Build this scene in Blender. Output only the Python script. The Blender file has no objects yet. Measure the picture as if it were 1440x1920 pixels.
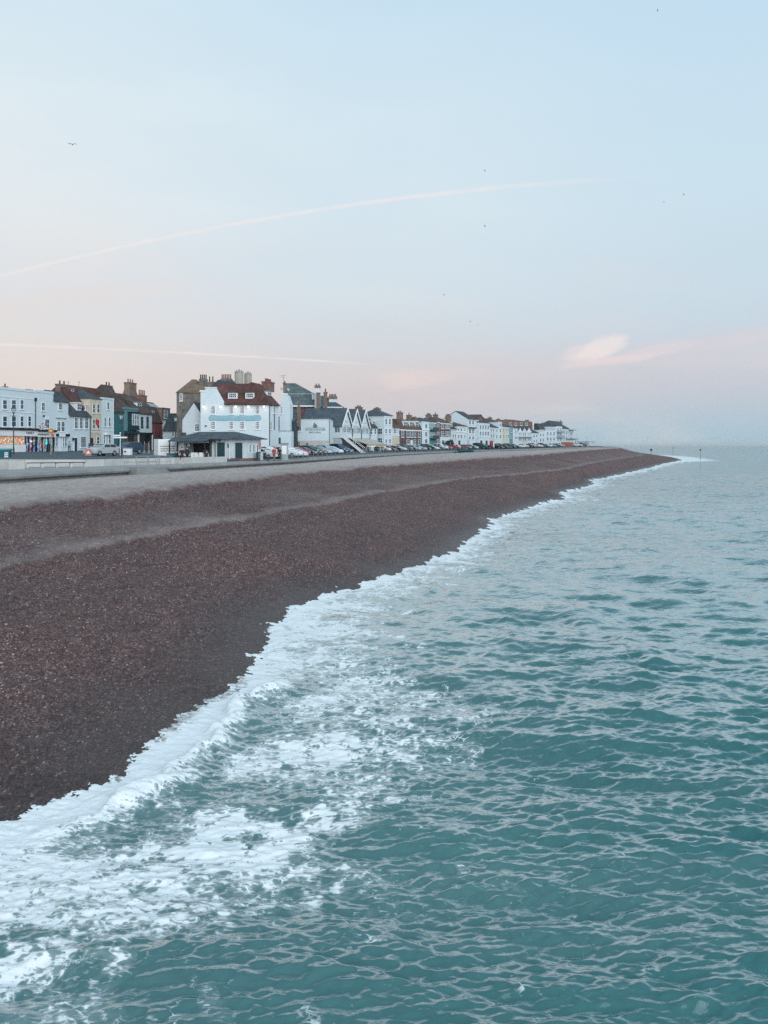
import bpy, bmesh, math, random
import numpy as np
from mathutils import Vector, Matrix
random.seed(7)
C = bpy.context.scene.collection
SC = bpy.context.scene
R = math.radians

# ------------------------------------------------------------------ camera, sky, sun, exposure
FPX, CX, HY, CAMZ = 1500.0, 720.0, 835.0, 6.0        # focal length in photo pixels, principal column, horizon row, eye height over the sea
cam_d = bpy.data.cameras.new('camera'); cam = bpy.data.objects.new('camera', cam_d); C.objects.link(cam)
cam.location = (0, 0, CAMZ); cam.rotation_euler = (R(90), 0, 0)
cam_d.sensor_fit = 'VERTICAL'; cam_d.sensor_height = 36.0; cam_d.sensor_width = 27.0
cam_d.lens = 36.0 * FPX / 1920.0
cam_d.shift_y = -(960.0 - HY) / 1920.0
cam_d.clip_start = 0.1; cam_d.clip_end = 60000
SC.camera = cam
SC.render.resolution_x, SC.render.resolution_y = 768, 1024
SC.view_settings.view_transform = 'Standard'; SC.view_settings.look = 'None'
SC.view_settings.exposure = 0.0; SC.view_settings.gamma = 1.0
SC.render.engine = 'CYCLES'
SC.cycles.max_bounces = 5; SC.cycles.diffuse_bounces = 3; SC.cycles.glossy_bounces = 3; SC.cycles.volume_bounces = 0
SC.cycles.use_denoising = False

def lin(c):
    out = []
    for v in c[:3]:
        v /= 255.0
        out.append(v / 12.92 if v <= 0.04045 else ((v + 0.055) / 1.055) ** 2.4)
    return tuple(out) + (1.0,)

class NT:
    """short hand for building a node tree"""
    def __init__(s, tree): s.t = tree; s.n = tree.nodes; s.l = tree.links
    def add(s, kind, **kw):
        n = s.n.new(kind)
        for k, v in kw.items(): setattr(n, k, v)
        return n
    def put(s, sock, v):
        if isinstance(v, bpy.types.NodeSocket): s.l.new(v, sock)
        else: sock.default_value = v
    def math(s, op, a, b=0.0, c=0.0, clamp=False):
        n = s.add('ShaderNodeMath', operation=op, use_clamp=clamp)
        for i, v in enumerate((a, b, c)): s.put(n.inputs[i], v)
        return n.outputs[0]
    def ramp(s, fac, stops, interp='LINEAR'):
        n = s.add('ShaderNodeValToRGB'); r = n.color_ramp; r.interpolation = interp
        while len(r.elements) < len(stops): r.elements.new(0.5)
        for e, (p, c) in zip(r.elements, stops): e.position = p; e.color = c
        s.put(n.inputs[0], fac); return n.outputs[0]
    def mix(s, f, a, b, blend='MIX'):
        n = s.add('ShaderNodeMix', data_type='RGBA', blend_type=blend)
        s.put(n.inputs[0], f); s.put(n.inputs[6], a); s.put(n.inputs[7], b); return n.outputs[2]
    def noise(s, vec, scale, detail=3.0, rough=0.5, dist=0.0):
        n = s.add('ShaderNodeTexNoise'); s.put(n.inputs['Vector'], vec)
        n.inputs['Scale'].default_value = scale; n.inputs['Detail'].default_value = detail
        n.inputs['Roughness'].default_value = rough; n.inputs['Distortion'].default_value = dist
        return n.outputs[0]
    def voronoi(s, vec, scale, feature='F1', out='Distance', rnd=1.0):
        n = s.add('ShaderNodeTexVoronoi', feature=feature); s.put(n.inputs['Vector'], vec)
        n.inputs['Scale'].default_value = scale; n.inputs['Randomness'].default_value = rnd
        return n.outputs[out]
    def mapr(s, v, a, b, c=0.0, d=1.0, smooth=False):
        n = s.add('ShaderNodeMapRange'); n.interpolation_type = 'SMOOTHSTEP' if smooth else 'LINEAR'
        for i, x in enumerate((v, a, b, c, d)): s.put(n.inputs[i], x)
        return n.outputs[0]

# dusk sky: the sun is already down behind the town, earth shadow and pink belt over the sea
W = bpy.data.worlds.new('World'); SC.world = W; W.use_nodes = True
w = NT(W.node_tree); w.n.clear()
tc = w.add('ShaderNodeTexCoord'); sx = w.add('ShaderNodeSeparateXYZ'); w.l.new(tc.outputs['Generated'], sx.inputs[0])
dx, dy, dz = sx.outputs
az = w.math('ARCTAN2', dx, dy)                        # 0 straight up the coast, positive out to sea
el = w.math('ARCSINE', dz)
def elv(py): return math.atan((HY - py) / FPX)
ET = R(60)
def stops(lst): return [(max(0.0, min(1.0, elv(py) / ET)), lin(c)) for py, c in lst]
eln = w.math('DIVIDE', el, ET, clamp=True)
mid = w.ramp(eln, stops([(835, (166, 194, 207)), (812, (178, 194, 206)), (782, (196, 196, 202)), (745, (204, 196, 200)), (700, (208, 202, 204)),
    (640, (206, 210, 215)), (560, (209, 219, 225)), (400, (211, 226, 234)), (200, (207, 226, 236)), (0, (196, 221, 237)), (-900, (168, 203, 230))]))
lef = w.ramp(eln, stops([(835, (205, 200, 202)), (780, (216, 206, 203)), (720, (221, 210, 205)), (650, (223, 215, 212)), (560, (223, 221, 221)), (400, (223, 230, 233)),
    (200, (218, 231, 237)), (0, (208, 228, 239)), (-900, (172, 206, 231))]))
rig = w.ramp(eln, stops([(835, (163, 192, 205)), (800, (171, 193, 207)), (740, (190, 196, 207)), (690, (200, 201, 209)), (650, (197, 206, 216)), (580, (196, 213, 224)),
    (400, (199, 221, 232)), (200, (196, 220, 235)), (0, (188, 217, 238)), (-900, (160, 198, 230))]))
fl = w.mapr(az, -0.42, 0.02, 1.0, 0.0, True); fr = w.mapr(az, 0.02, 0.44, 0.0, 1.0, True)
sky = w.mix(fr, w.mix(fl, mid, lef), rig)
# the west and south behind the pier still glow brighter than the sea horizon
behind = w.mapr(dy, 0.1, -0.9, 0.0, 1.0, True)
sky = w.mix(behind, sky, (1.30, 1.33, 1.36, 1.0))
high = w.mapr(dz, 0.47, 0.80, 0.0, 1.0, True)
sky = w.mix(high, sky, (0.29, 0.45, 0.55, 1.0))
# broad cirrus unevenness
comb = w.add('ShaderNodeCombineXYZ'); w.l.new(az, comb.inputs[0]); w.l.new(w.math('MULTIPLY', el, 3.2), comb.inputs[1])
n1 = w.noise(comb.outputs[0], 5.0, 5.0, 0.55, 0.4)
sky = w.mix(w.math('MULTIPLY', w.mapr(n1, 0.46, 0.72, 0.0, 1.0, True), w.mapr(el, 0.02, 0.34, 0.34, 0.0)), sky, lin((226, 214, 211)))
sky = w.mix(w.math('MULTIPLY', w.mapr(w.noise(comb.outputs[0], 3.1, 3.0), 0.40, 0.65, 1.0, 0.0, True), w.mapr(el, 0.06, 0.2, 0.0, 0.22)), sky, lin((196, 216, 230)))
def trail(pts, wid, strength, col, fade0, fade1):
    """a condensation trail: a thin line whose elevation follows a curve over azimuth"""
    global sky
    A = [math.atan((px - CX) / FPX) for px, py in pts]; E = [math.atan((HY - py) / math.hypot(FPX, px - CX)) for px, py in pts]
    co = np.polyfit(A, E, 2 if len(pts) > 2 else 1)
    e = w.math('ADD', w.math('MULTIPLY', az, float(co[-2])), float(co[-1]))
    if len(co) == 3: e = w.math('ADD', e, w.math('MULTIPLY', w.math('MULTIPLY', az, az), float(co[0])))
    wob = w.math('MULTIPLY', w.math('SUBTRACT', w.noise(comb.outputs[0], 60.0, 2.0), 0.5), 0.002)
    d = w.math('ABSOLUTE', w.math('ADD', w.math('SUBTRACT', el, e), wob))
    wd = w.mapr(az, A[0], A[-1], wid[0], wid[1])
    m = w.mapr(w.math('DIVIDE', d, wd), 0.2, 1.0, 1.0, 0.0, True)
    brk = w.mapr(w.noise(comb.outputs[0], 26.0, 3.0), 0.3, 0.6, 0.35, 1.0)
    f = w.math('MULTIPLY', w.math('MULTIPLY', m, brk), w.mapr(az, fade0, fade1, strength, 0.0, True))
    sky = w.mix(f, sky, lin(col))
trail([(-200, 572), (0, 519), (220, 466), (380, 428), (540, 400), (740, 376), (980, 352), (1200, 330)], (0.0022, 0.0044), 0.52, (242, 230, 226), 0.05, 0.38)
trail([(-200, 637), (0, 646), (380, 663), (600, 677), (740, 686)], (0.0026, 0.0016), 0.6, (240, 226, 222), -0.1, 0.02)
# pink evening cloud bank low over the sea
def cloud(px, py, rx, ry, strength, col, tilt=0.0, seed=0.0, asym=0.0):
    global sky
    a0 = math.atan((px - CX) / FPX); e0 = math.atan((HY - py) / FPX)
    da = w.math('SUBTRACT', az, a0); de = w.math('SUBTRACT', w.math('SUBTRACT', el, e0), w.math('MULTIPLY', da, tilt))
    c2 = w.add('ShaderNodeCombineXYZ'); w.l.new(w.math('ADD', az, seed), c2.inputs[0]); w.l.new(w.math('MULTIPLY', de, 2.6), c2.inputs[1])
    nz = w.math('SUBTRACT', w.noise(c2.outputs[0], 16.0, 5.0, 0.6, 0.3), 0.5)
    q = w.math('ADD', w.math('POWER', w.math('DIVIDE', w.math('ABSOLUTE', da), rx / FPX), 2.0), w.math('POWER', w.math('DIVIDE', w.math('ABSOLUTE', de), ry / FPX), 2.0))
    q = w.math('ADD', q, w.math('MULTIPLY', nz, 2.4))
    sky = w.mix(w.math('MULTIPLY', w.mapr(q, 0.0, 1.15, 1.0, 0.0, True), strength), sky, lin(col))
cloud(1330, 662, 300, 30, 0.26, (210, 203, 210), 0.10, 3.0)
cloud(1100, 672, 50, 20, 0.85, (228, 215, 214), 0.10, 1.0)
cloud(1130, 657, 46, 23, 0.85, (233, 222, 220), 0.30, 11.0)
cloud(1150, 682, 110, 9, 0.8, (226, 211, 211), 0.10, 5.0)
cloud(1240, 664, 100, 11, 0.5, (221, 209, 212), 0.17, 6.0)
cloud(1420, 648, 170, 14, 0.4, (216, 206, 211), 0.12, 2.0)
cloud(775, 712, 80, 20, 0.6, (226, 208, 205), 0.05, 7.0)
cloud(850, 700, 90, 12, 0.4, (220, 206, 206), 0.06, 8.0)
cloud(960, 700, 170, 22, 0.3, (207, 202, 208), 0.05, 9.0)
cloud(120, 580, 260, 26, 0.35, (226, 214, 210), 0.16, 4.0)
SUN_EL, SUN_ROT = R(27), R(150)                      # bright part of the evening sky, behind the pier
nis = w.add('ShaderNodeTexSky', sky_type='NISHITA', sun_disc=False); nis.sun_elevation = SUN_EL; nis.sun_rotation = SUN_ROT
bg1 = w.add('ShaderNodeBackground'); w.l.new(sky, bg1.inputs[0]); bg1.inputs[1].default_value = 1.03
bg2 = w.add('ShaderNodeBackground'); w.l.new(nis.outputs[0], bg2.inputs[0]); bg2.inputs[1].default_value = 0.004
ads = w.add('ShaderNodeAddShader'); w.l.new(bg1.outputs[0], ads.inputs[0]); w.l.new(bg2.outputs[0], ads.inputs[1])
wo = w.add('ShaderNodeOutputWorld'); w.l.new(ads.outputs[0], wo.inputs[0])

sun_d = bpy.data.lights.new('sun', 'SUN'); sun_d.energy = 1.5; sun_d.angle = R(50); sun_d.color = (0.95, 0.98, 1.0)
sun = bpy.data.objects.new('sun', sun_d); C.objects.link(sun)
sd = Vector((math.sin(SUN_ROT) * math.cos(SUN_EL), math.cos(SUN_ROT) * math.cos(SUN_EL), math.sin(SUN_EL)))   # towards the glow
sun.rotation_euler = sd.to_track_quat('Z', 'Y').to_euler(); sun.location = (30, -60, 60)

# ------------------------------------------------------------------ helpers: materials, tags, meshes
MATS = {}
def mat(name, rgb, rough=0.8, var=0.10, scale=1.5, metal=0.0, spec=0.4, bump=0.0, emit=None, emit_s=0.0):
    """plain weathered surface: base colour with soft noise variation"""
    if name in MATS: return MATS[name]
    m = bpy.data.materials.new(name); m.use_nodes = True; t = NT(m.node_tree); b = t.n['Principled BSDF']
    base = rgb if len(rgb) == 4 else tuple(rgb) + (1.0,)
    tcn = t.add('ShaderNodeTexCoord')
    if var > 0:
        nz = t.noise(tcn.outputs['Object'], scale, 5.0, 0.6)
        lo = tuple(max(0, c * (1 - var * 1.6)) for c in base[:3]) + (1,); hi = tuple(min(1, c * (1 + var * 0.9)) for c in base[:3]) + (1,)
        t.l.new(t.ramp(nz, [(0.3, lo), (0.7, hi)]), b.inputs['Base Color'])
    else: b.inputs['Base Color'].default_value = base
    b.inputs['Roughness'].default_value = rough; b.inputs['Metallic'].default_value = metal
    b.inputs['Specular IOR Level'].default_value = spec
    if bump > 0:
        bn = t.add('ShaderNodeBump'); bn.inputs['Strength'].default_value = bump; bn.inputs['Distance'].default_value = 0.03
        t.l.new(t.noise(tcn.outputs['Object'], scale * 9, 4.0), bn.inputs['Height']); t.l.new(bn.outputs[0], b.inputs['Normal'])
    if emit:
        b.inputs['Emission Color'].default_value = tuple(emit) + (1.0,); b.inputs['Emission Strength'].default_value = emit_s
    MATS[name] = m; return m

def tag(o, label=None, cat=None, group=None, kind=None):
    if label: o['label'] = label
    if cat: o['category'] = cat
    if group: o['group'] = group
    if kind: o['kind'] = kind
    return o
def empty(name, loc=(0, 0, 0), rz=0.0, label=None, cat=None, group=None):
    o = bpy.data.objects.new(name, None); C.objects.link(o); o.empty_display_size = 0.3
    o.location = loc; o.rotation_euler = (0, 0, rz); return tag(o, label, cat, group)
def link(name, me, m=None, parent=None):
    o = bpy.data.objects.new(name, me); C.objects.link(o)
    if m is not None and not me.materials:
        for x in (m if isinstance(m, (list, tuple)) else [m]): me.materials.append(x)
    if parent is not None: o.parent = parent
    return o
def copy_tree(o, parent=None):
    c = o.copy(); C.objects.link(c)
    if parent is not None: c.parent = parent
    for ch in list(o.children): copy_tree(ch, c)
    return c

class MB:
    """collects boxes, prisms, tubes; build() links them as ONE mesh object"""
    def __init__(s): s.bm = bmesh.new(); s.mi = 0
    def face(s, pts):
        vs = [s.bm.verts.new(p) for p in pts]
        f = s.bm.faces.new(vs); f.material_index = s.mi; return f
    def box(s, x0, x1, y0, y1, z0, z1):
        v = [s.bm.verts.new(p) for p in ((x0,y0,z0),(x1,y0,z0),(x1,y1,z0),(x0,y1,z0),(x0,y0,z1),(x1,y0,z1),(x1,y1,z1),(x0,y1,z1))]
        for q in ((0,3,2,1),(4,5,6,7),(0,1,5,4),(1,2,6,5),(2,3,7,6),(3,0,4,7)):
            f = s.bm.faces.new([v[i] for i in q]); f.material_index = s.mi
        return s
    def prism(s, poly, axis, a, b):
        """extrude a 2-D outline along axis ('x','y' or 'z') from a to b"""
        def p3(p, t): return {'x': (t, p[0], p[1]), 'y': (p[0], t, p[1]), 'z': (p[0], p[1], t)}[axis]
        A = [s.bm.verts.new(p3(p, a)) for p in poly]; B = [s.bm.verts.new(p3(p, b)) for p in poly]; n = len(poly)
        fs = [s.bm.faces.new(A), s.bm.faces.new(B[::-1])]
        for i in range(n): fs.append(s.bm.faces.new((A[i], B[i], B[(i+1) % n], A[(i+1) % n])))
        for f in fs: f.material_index = s.mi
        return s
    def solid(s, bot, top):
        """closed solid from a lower and an upper polygon with the same count"""
        A = [s.bm.verts.new(p) for p in bot]; B = [s.bm.verts.new(p) for p in top]; n = len(A)
        fs = [s.bm.faces.new(A[::-1]), s.bm.faces.new(B)]
        for i in range(n): fs.append(s.bm.faces.new((A[i], A[(i+1) % n], B[(i+1) % n], B[i])))
        for f in fs: f.material_index = s.mi
        return s
    def cyl(s, x, y, z0, z1, r0, r1=None, n=10):
        r1 = r0 if r1 is None else r1
        a = [(x + r0*math.cos(2*math.pi*i/n), y + r0*math.sin(2*math.pi*i/n), z0) for i in range(n)]
        b = [(x + r1*math.cos(2*math.pi*i/n), y + r1*math.sin(2*math.pi*i/n), z1) for i in range(n)]
        return s.solid(a, b)
    def tube(s, pts, r, n=6):
        pts = [Vector(p) for p in pts]; rings = []
        for i, p in enumerate(pts):
            d = (pts[min(i+1, len(pts)-1)] - pts[max(i-1, 0)]).normalized()
            u = d.orthogonal().normalized() if abs(d.z) < 0.95 else Vector((1,0,0)); u = (u - d*u.dot(d)).normalized(); v = d.cross(u)
            if abs(d.z) < 0.95:
                v = Vector((0,0,1)) - d*d.z; v.normalize(); u = v.cross(d)
            rr = r[i] if isinstance(r, (list, tuple)) else r
            rings.append([s.bm.verts.new(p + (u*math.cos(2*math.pi*k/n) + v*math.sin(2*math.pi*k/n))*rr) for k in range(n)])
        fs = [s.bm.faces.new(rings[0][::-1]), s.bm.faces.new(rings[-1])]
        for a, b in zip(rings, rings[1:]):
            for k in range(n): fs.append(s.bm.faces.new((a[k], a[(k+1) % n], b[(k+1) % n], b[k])))
        for f in fs: f.material_index = s.mi
        return s
    def ball(s, x, y, z, rx, ry=None, rz=None, seg=10, rings=7):
        ry = rx if ry is None else ry; rz = rx if rz is None else rz
        m = Matrix.Translation((x, y, z)) @ Matrix.Diagonal((rx, ry, rz, 1))
        r = bmesh.ops.create_uvsphere(s.bm, u_segments=seg, v_segments=rings, radius=1.0, matrix=m)
        for v in r['verts']:
            for f in v.link_faces: f.material_index = s.mi
        return s
    def build(s, name, m, parent=None, bevel=0.0, smooth=False):
        bmesh.ops.recalc_face_normals(s.bm, faces=s.bm.faces)
        if bevel > 0: bmesh.ops.bevel(s.bm, geom=list(s.bm.edges), offset=bevel, segments=1, affect='EDGES')
        if smooth:
            for f in s.bm.faces: f.smooth = True
        me = bpy.data.meshes.new(name); s.bm.to_mesh(me); s.bm.free()
        return link(name, me, m, parent)

def grid_mesh(name, X, Y, Z, m, attrs=None, keep=None):
    """numpy grid (rows x cols) to a smooth mesh object; attrs = {name: array}; keep = cell mask"""
    nr, nc = X.shape
    co = np.stack([X, Y, Z], -1).reshape(-1, 3).astype(np.float32)
    i = np.arange(nr*nc).reshape(nr, nc)
    q = np.stack([i[:-1, :-1], i[:-1, 1:], i[1:, 1:], i[1:, :-1]], -1)
    q = q[keep] if keep is not None else q.reshape(-1, 4)
    used = np.zeros(nr*nc, bool); used[q.ravel()] = True
    remap = np.cumsum(used) - 1; q = remap[q]; co = co[used]
    me = bpy.data.meshes.new(name)
    me.vertices.add(len(co)); me.vertices.foreach_set('co', co.ravel())
    me.loops.add(q.size); me.loops.foreach_set('vertex_index', q.ravel().astype(np.int32))
    me.polygons.add(len(q)); me.polygons.foreach_set('loop_start', np.arange(0, q.size, 4, dtype=np.int32))
    me.polygons.foreach_set('use_smooth', np.ones(len(q), bool))
    for k, a in (attrs or {}).items():
        at = me.attributes.new(k, 'FLOAT', 'POINT'); at.data.foreach_set('value', a.reshape(-1)[used].astype(np.float32))
    me.update(calc_edges=True); me.validate()
    return link(name, me, m)

# ------------------------------------------------------------------ the lie of the land, measured in metres from the pier
def ground_pt(px, py, z):
    Y = (CAMZ - z) * FPX / (py - HY); return ((px - CX) / FPX * Y, Y)
def curve(pts):
    pts = sorted(pts, key=lambda p: p[1]); ys = [p[1] for p in pts]; xs = [p[0] for p in pts]
    def f(Y):
        Y = np.asarray(Y, float)
        r = np.interp(Y, ys, xs)
        s0 = (xs[1]-xs[0])/(ys[1]-ys[0]); s1 = (xs[-1]-xs[-2])/(ys[-1]-ys[-2])
        r = np.where(Y < ys[0], xs[0] + (Y-ys[0])*s0, r); return np.where(Y > ys[-1], xs[-1] + (Y-ys[-1])*s1, r)
    return f
shore_px = [(-70,1610),(0,1560),(60,1530),(140,1495),(215,1466),(222,1450),(240,1420),(300,1380),(362,1322),(445,1290),(458,1262),(460,1240),(494,1216),(500,1205),(496,1184),(530,1158),
    (580,1130),(618,1112),(680,1096),(725,1087),(737,1074),(790,1057),(835,1043),(862,1029),(878,1011),(922,989),(918,974),(968,962),(1010,946),(1062,934),
    (1047,925),(1090,915),(1112,908),(1106,901),(1150,893),(1185,885),(1218,877),(1240,871),(1279,863)]
shoreline = curve([(-13.5, 0.0), (-11.0, 5.0), (-8.4, 9.5)] + [ground_pt(a, b, 0.0) for a, b in shore_px] + [(135, 370), (148, 420), (158, 470), (160, 530), (158, 600), (165, 700), (190, 900)])
seawall = curve([(-39, 0), (-26, 53.6), (-7, 133), (2.5, 172), (12, 200), (28, 232), (45, 262), (72, 312), (98, 360), (118, 410), (134, 470), (143, 540), (146, 700), (160, 900)])
crest = curve([(-20.5, 0), (-16.6, 22)] + [ground_pt(a, b, z) for a, b, z in ((0,955,3.4),(115,940,3.4),(250,922,3.4),(350,907,3.4),(450,899,3.42),(565,886,3.5),(640,879,3.58),(757,868,3.75),(905,859,4.0),(1013,852,4.2),(1080,846,4.5),(1120,843,4.7))] + [(88, 300), (106, 360), (122, 420), (136, 470), (148, 540), (150, 700), (165, 900)])
step = curve([(-16.0, 0), (-13.4, 18)] + [ground_pt(a, b, 2.3) for a, b in ((0,1055),(75,1040),(200,1012),(280,1000),(400,980),(500,960),(600,942),(720,920),(860,897))] + [(26, 120), (44, 170), (72, 240), (97, 300), (116, 360), (133, 420), (146, 470), (154, 540), (155, 700), (170, 900)])
def prom_z(Y): return np.interp(Y, [40, 110, 136, 170, 200, 226, 263, 309, 353, 480, 900], [4.0, 4.0, 4.08, 4.15, 4.28, 4.48, 4.65, 5.0, 5.25, 5.35, 5.35])
def wall_foot_z(Y): return np.interp(Y, [40, 105, 136, 170, 200, 226, 263, 309, 353, 480, 900], [3.42, 3.42, 3.6, 3.72, 3.87, 4.07, 4.25, 4.62, 4.9, 5.05, 5.0])

def noise_tile(seed, N=256, lo=2, hi=40, p=1.2):
    r = np.random.RandomState(seed); k = np.fft.fftfreq(N)*N; kx, ky = np.meshgrid(k, k); kk = np.hypot(kx, ky); kk[0, 0] = 1
    a = np.where((kk >= lo) & (kk <= hi), kk**-p, 0)
    h = np.fft.ifft2(np.fft.fft2(r.randn(N, N))*a).real; return h/h.std()
def sample(tile, x, y, L):
    N = tile.shape[0]; u = (np.asarray(x)/L % 1.0)*N; v = (np.asarray(y)/L % 1.0)*N
    i = np.floor(u).astype(int) % N; j = np.floor(v).astype(int) % N; fu = u-np.floor(u); fv = v-np.floor(v)
    i2 = (i+1) % N; j2 = (j+1) % N
    return (tile[j, i]*(1-fu) + tile[j, i2]*fu)*(1-fv) + (tile[j2, i]*(1-fu) + tile[j2, i2]*fu)*fv
T1, T2, T3 = noise_tile(1), noise_tile(2), noise_tile(3, lo=4, hi=90, p=0.9)

# ---- shingle beach
def shingle_mat():
    m = bpy.data.materials.new('shingle'); m.use_nodes = True; t = NT(m.node_tree); b = t.n['Principled BSDF']
    geo = t.add('ShaderNodeNewGeometry'); P0 = geo.outputs['Position']
    pm = t.add('ShaderNodeMapping'); pm.inputs['Scale'].default_value = (1.0, 0.55, 0.55); t.l.new(P0, pm.inputs['Vector']); P = pm.outputs[0]
    wet = t.add('ShaderNodeAttribute', attribute_name='wet').outputs['Fac']; dry = t.add('ShaderNodeAttribute', attribute_name='dry').outputs['Fac']
    v1 = t.voronoi(P, 34.0, 'F1', 'Color'); d1 = t.voronoi(P, 34.0, 'F1', 'Distance')
    sp = t.add('ShaderNodeSeparateColor'); t.l.new(v1, sp.inputs[0])
    v2 = t.voronoi(P, 9.0, 'F1', 'Color'); sp2 = t.add('ShaderNodeSeparateColor'); t.l.new(v2, sp2.inputs[0])
    stone = t.ramp(sp.outputs[0], [(0.0, (0.014,0.015,0.019,1)), (0.24, (0.056,0.045,0.047,1)), (0.42, (0.098,0.066,0.060,1)), (0.58, (0.048,0.062,0.074,1)), (0.74, (0.135,0.098,0.082,1)), (0.88, (0.17,0.16,0.165,1)), (0.98, (0.40,0.40,0.40,1))], 'CONSTANT')
    clump = t.ramp(sp2.outputs[1], [(0.0, (0.6,0.6,0.6,1)), (0.5, (1.0,0.97,0.96,1)), (1.0, (1.5,1.42,1.40,1))])
    col = t.mix(1.0, stone, clump, 'MULTIPLY')
    col = t.mix(0.30, col, (0.110,0.073,0.076,1))
    big = t.noise(P, 0.35, 5.0, 0.6)
    col = t.mix(1.0, col, t.ramp(big, [(0.3, (0.82,0.84,0.88,1)), (0.7, (1.2,1.1,1.06,1))]), 'MULTIPLY')
    col = t.mix(1.0, col, (1.37, 1.17, 1.13, 1), 'MULTIPLY')
    pale = t.mix(0.78, col, (0.52,0.475,0.455,1)); pale = t.mix(1.0, pale, t.ramp(t.noise(P, 2.2, 6.0, 0.75), [(0.3, (0.72,0.73,0.75,1)), (0.7, (1.2,1.19,1.18,1))]), 'MULTIPLY')
    edge = t.noise(P0, 0.55, 4.0, 0.55)
    col = t.mix(t.mapr(t.math('ADD', dry, t.math('MULTIPLY', t.math('SUBTRACT', edge, 0.5), 0.18)), 0.05, 0.95, 0.0, 1.0), col, pale)
    col = t.mix(t.math('MULTIPLY', wet, 0.62), col, (0.014,0.013,0.015,1))
    t.l.new(col, b.inputs['Base Color'])
    t.l.new(t.mapr(wet, 0, 1, 0.85, 0.38), b.inputs['Roughness']); b.inputs['Specular IOR Level'].default_value = 0.35
    bn = t.add('ShaderNodeBump'); bn.inputs['Strength'].default_value = 0.9; bn.inputs['Distance'].default_value = 0.035; bn.invert = True
    t.l.new(t.math('ADD', d1, t.math('MULTIPLY', t.noise(P, 3.0, 4.0), -0.8)), bn.inputs['Height']); t.l.new(bn.outputs[0], b.inputs['Normal'])
    return m
def build_beach():
    ys = np.concatenate([np.linspace(-14, 60, 430), np.linspace(60.3, 160, 300), np.linspace(161, 480, 260), np.linspace(484, 900, 60)])
    nu = 220
    u = np.linspace(0, 5, nu)                         # 0 wall, 1 crest, 2 foot of scarp, 3 step, 4 shoreline, 5 under water
    Xs, Ys, Zs, Wet, Dry = [], [], [], [], []
    for y in ys:
        sm = np.array([y-1.5, y-.75, y, y+.75, y+1.5])
        xw, xc, xs = float(seawall(y)), float(np.mean(crest(sm*1.0))), float(np.mean(step(sm)))
        xa = float(np.mean(shoreline(np.array([y-.35, y, y+.35])))); xs = min(xs, xa-2.0); xc = min(xc, xs-1.6); xw = min(xw, xc-4)
        zf = float(wall_foot_z(y)); zc = float(np.interp(y, [0, 60, 73, 89, 114, 125, 159, 204, 244, 300, 360, 450, 900], [3.4, 3.42, 3.5, 3.58, 3.75, 4.0, 4.2, 4.5, 4.7, 4.85, 4.95, 5.0, 4.8])); zs = float(np.interp(y, [0, 100, 250, 400], [2.3, 2.25, 2.3, 2.4]))
        wsc = min(1.9, (xs-xc)*0.5)
        kx = [xw-0.4, xw, xc-0.8, xc, xc+wsc*0.4, xc+wsc, xs-0.9, xs, xs+0.55, xs+1.3, xa-1.8, xa, xa+6]
        kz = [zf, zf, zc+0.02, zc, zc-0.42, zc-0.62, zs+0.06, zs+0.02, zs-0.20, zs-0.36, 0.52, 0.11, -1.3]
        ku = [0, 0.02, 0.9, 1, 1.3, 2, 2.8, 3, 3.15, 3.35, 3.8, 4, 5]
        for i in range(1, len(kx)): kx[i] = max(kx[i], kx[i-1]+0.02)
        x = np.interp(u, ku, kx); z = np.interp(x, kx, kz)
        zz = z.copy()
        for _ in range(3): zz[1:-1] = (zz[:-2] + zz[1:-1]*2 + zz[2:])/4
        Xs.append(x); Zs.append(zz); Ys.append(np.full(nu, y))
        d = xa - x
        Wet.append(np.clip(1.15 - d/2.3, 0, 1))
        dry = np.interp(x, [xc-9, xc-2.6, xc-0.1, xc+0.3, xs-1.1, xs-0.4, xs+0.1, xs+0.35, xa-3], [1.0, 0.84, 0.60, 0.05, 0.16, 0.34, 0.36, 0.04, 0.0]); Dry.append(dry)
    X, Y, Z, Wt, Dr = map(np.array, (Xs, Ys, Zs, Wet, Dry))
    near = np.clip((X - np.array([[float(seawall(y))] for y in ys]))/2, 0, 1)
    fl = np.clip((4.0-u)/0.6, 0.06, 1)[None, :]
    Z = Z + near*fl*(0.05*sample(T1, X, Y, 31) + 0.020*sample(T3, X, Y, 9.0))
    # cusps and slumps scored down the scarp, rills that run obliquely
    sc = np.exp(-((u-1.6)/0.7)**2)[None, :]
    Z = Z + sc*0.07*sample(T2, X*0.45 + Y*1.0, X*0.2, 60) + sc*0.04*sample(T3, X*0.5+Y*1.1, X*0.1, 17)
    Z = Z + 0.018*np.exp(-((u-3.6)/0.5)**2)[None, :]*sample(T3, X*0.2+Y*0.15, X*1.0 - Y*0.2, 12)
    o = grid_mesh('beach', X, Y, Z, shingle_mat(), {'wet': Wt, 'dry': np.clip(Dr + 0.035*sample(T1, X*0.6+Y*.1, Y, 37)*(Dr > .1), 0, 1)})
    tag(o, 'steep brown shingle beach running from the promenade down to the surf', kind='structure')
build_beach()

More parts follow.
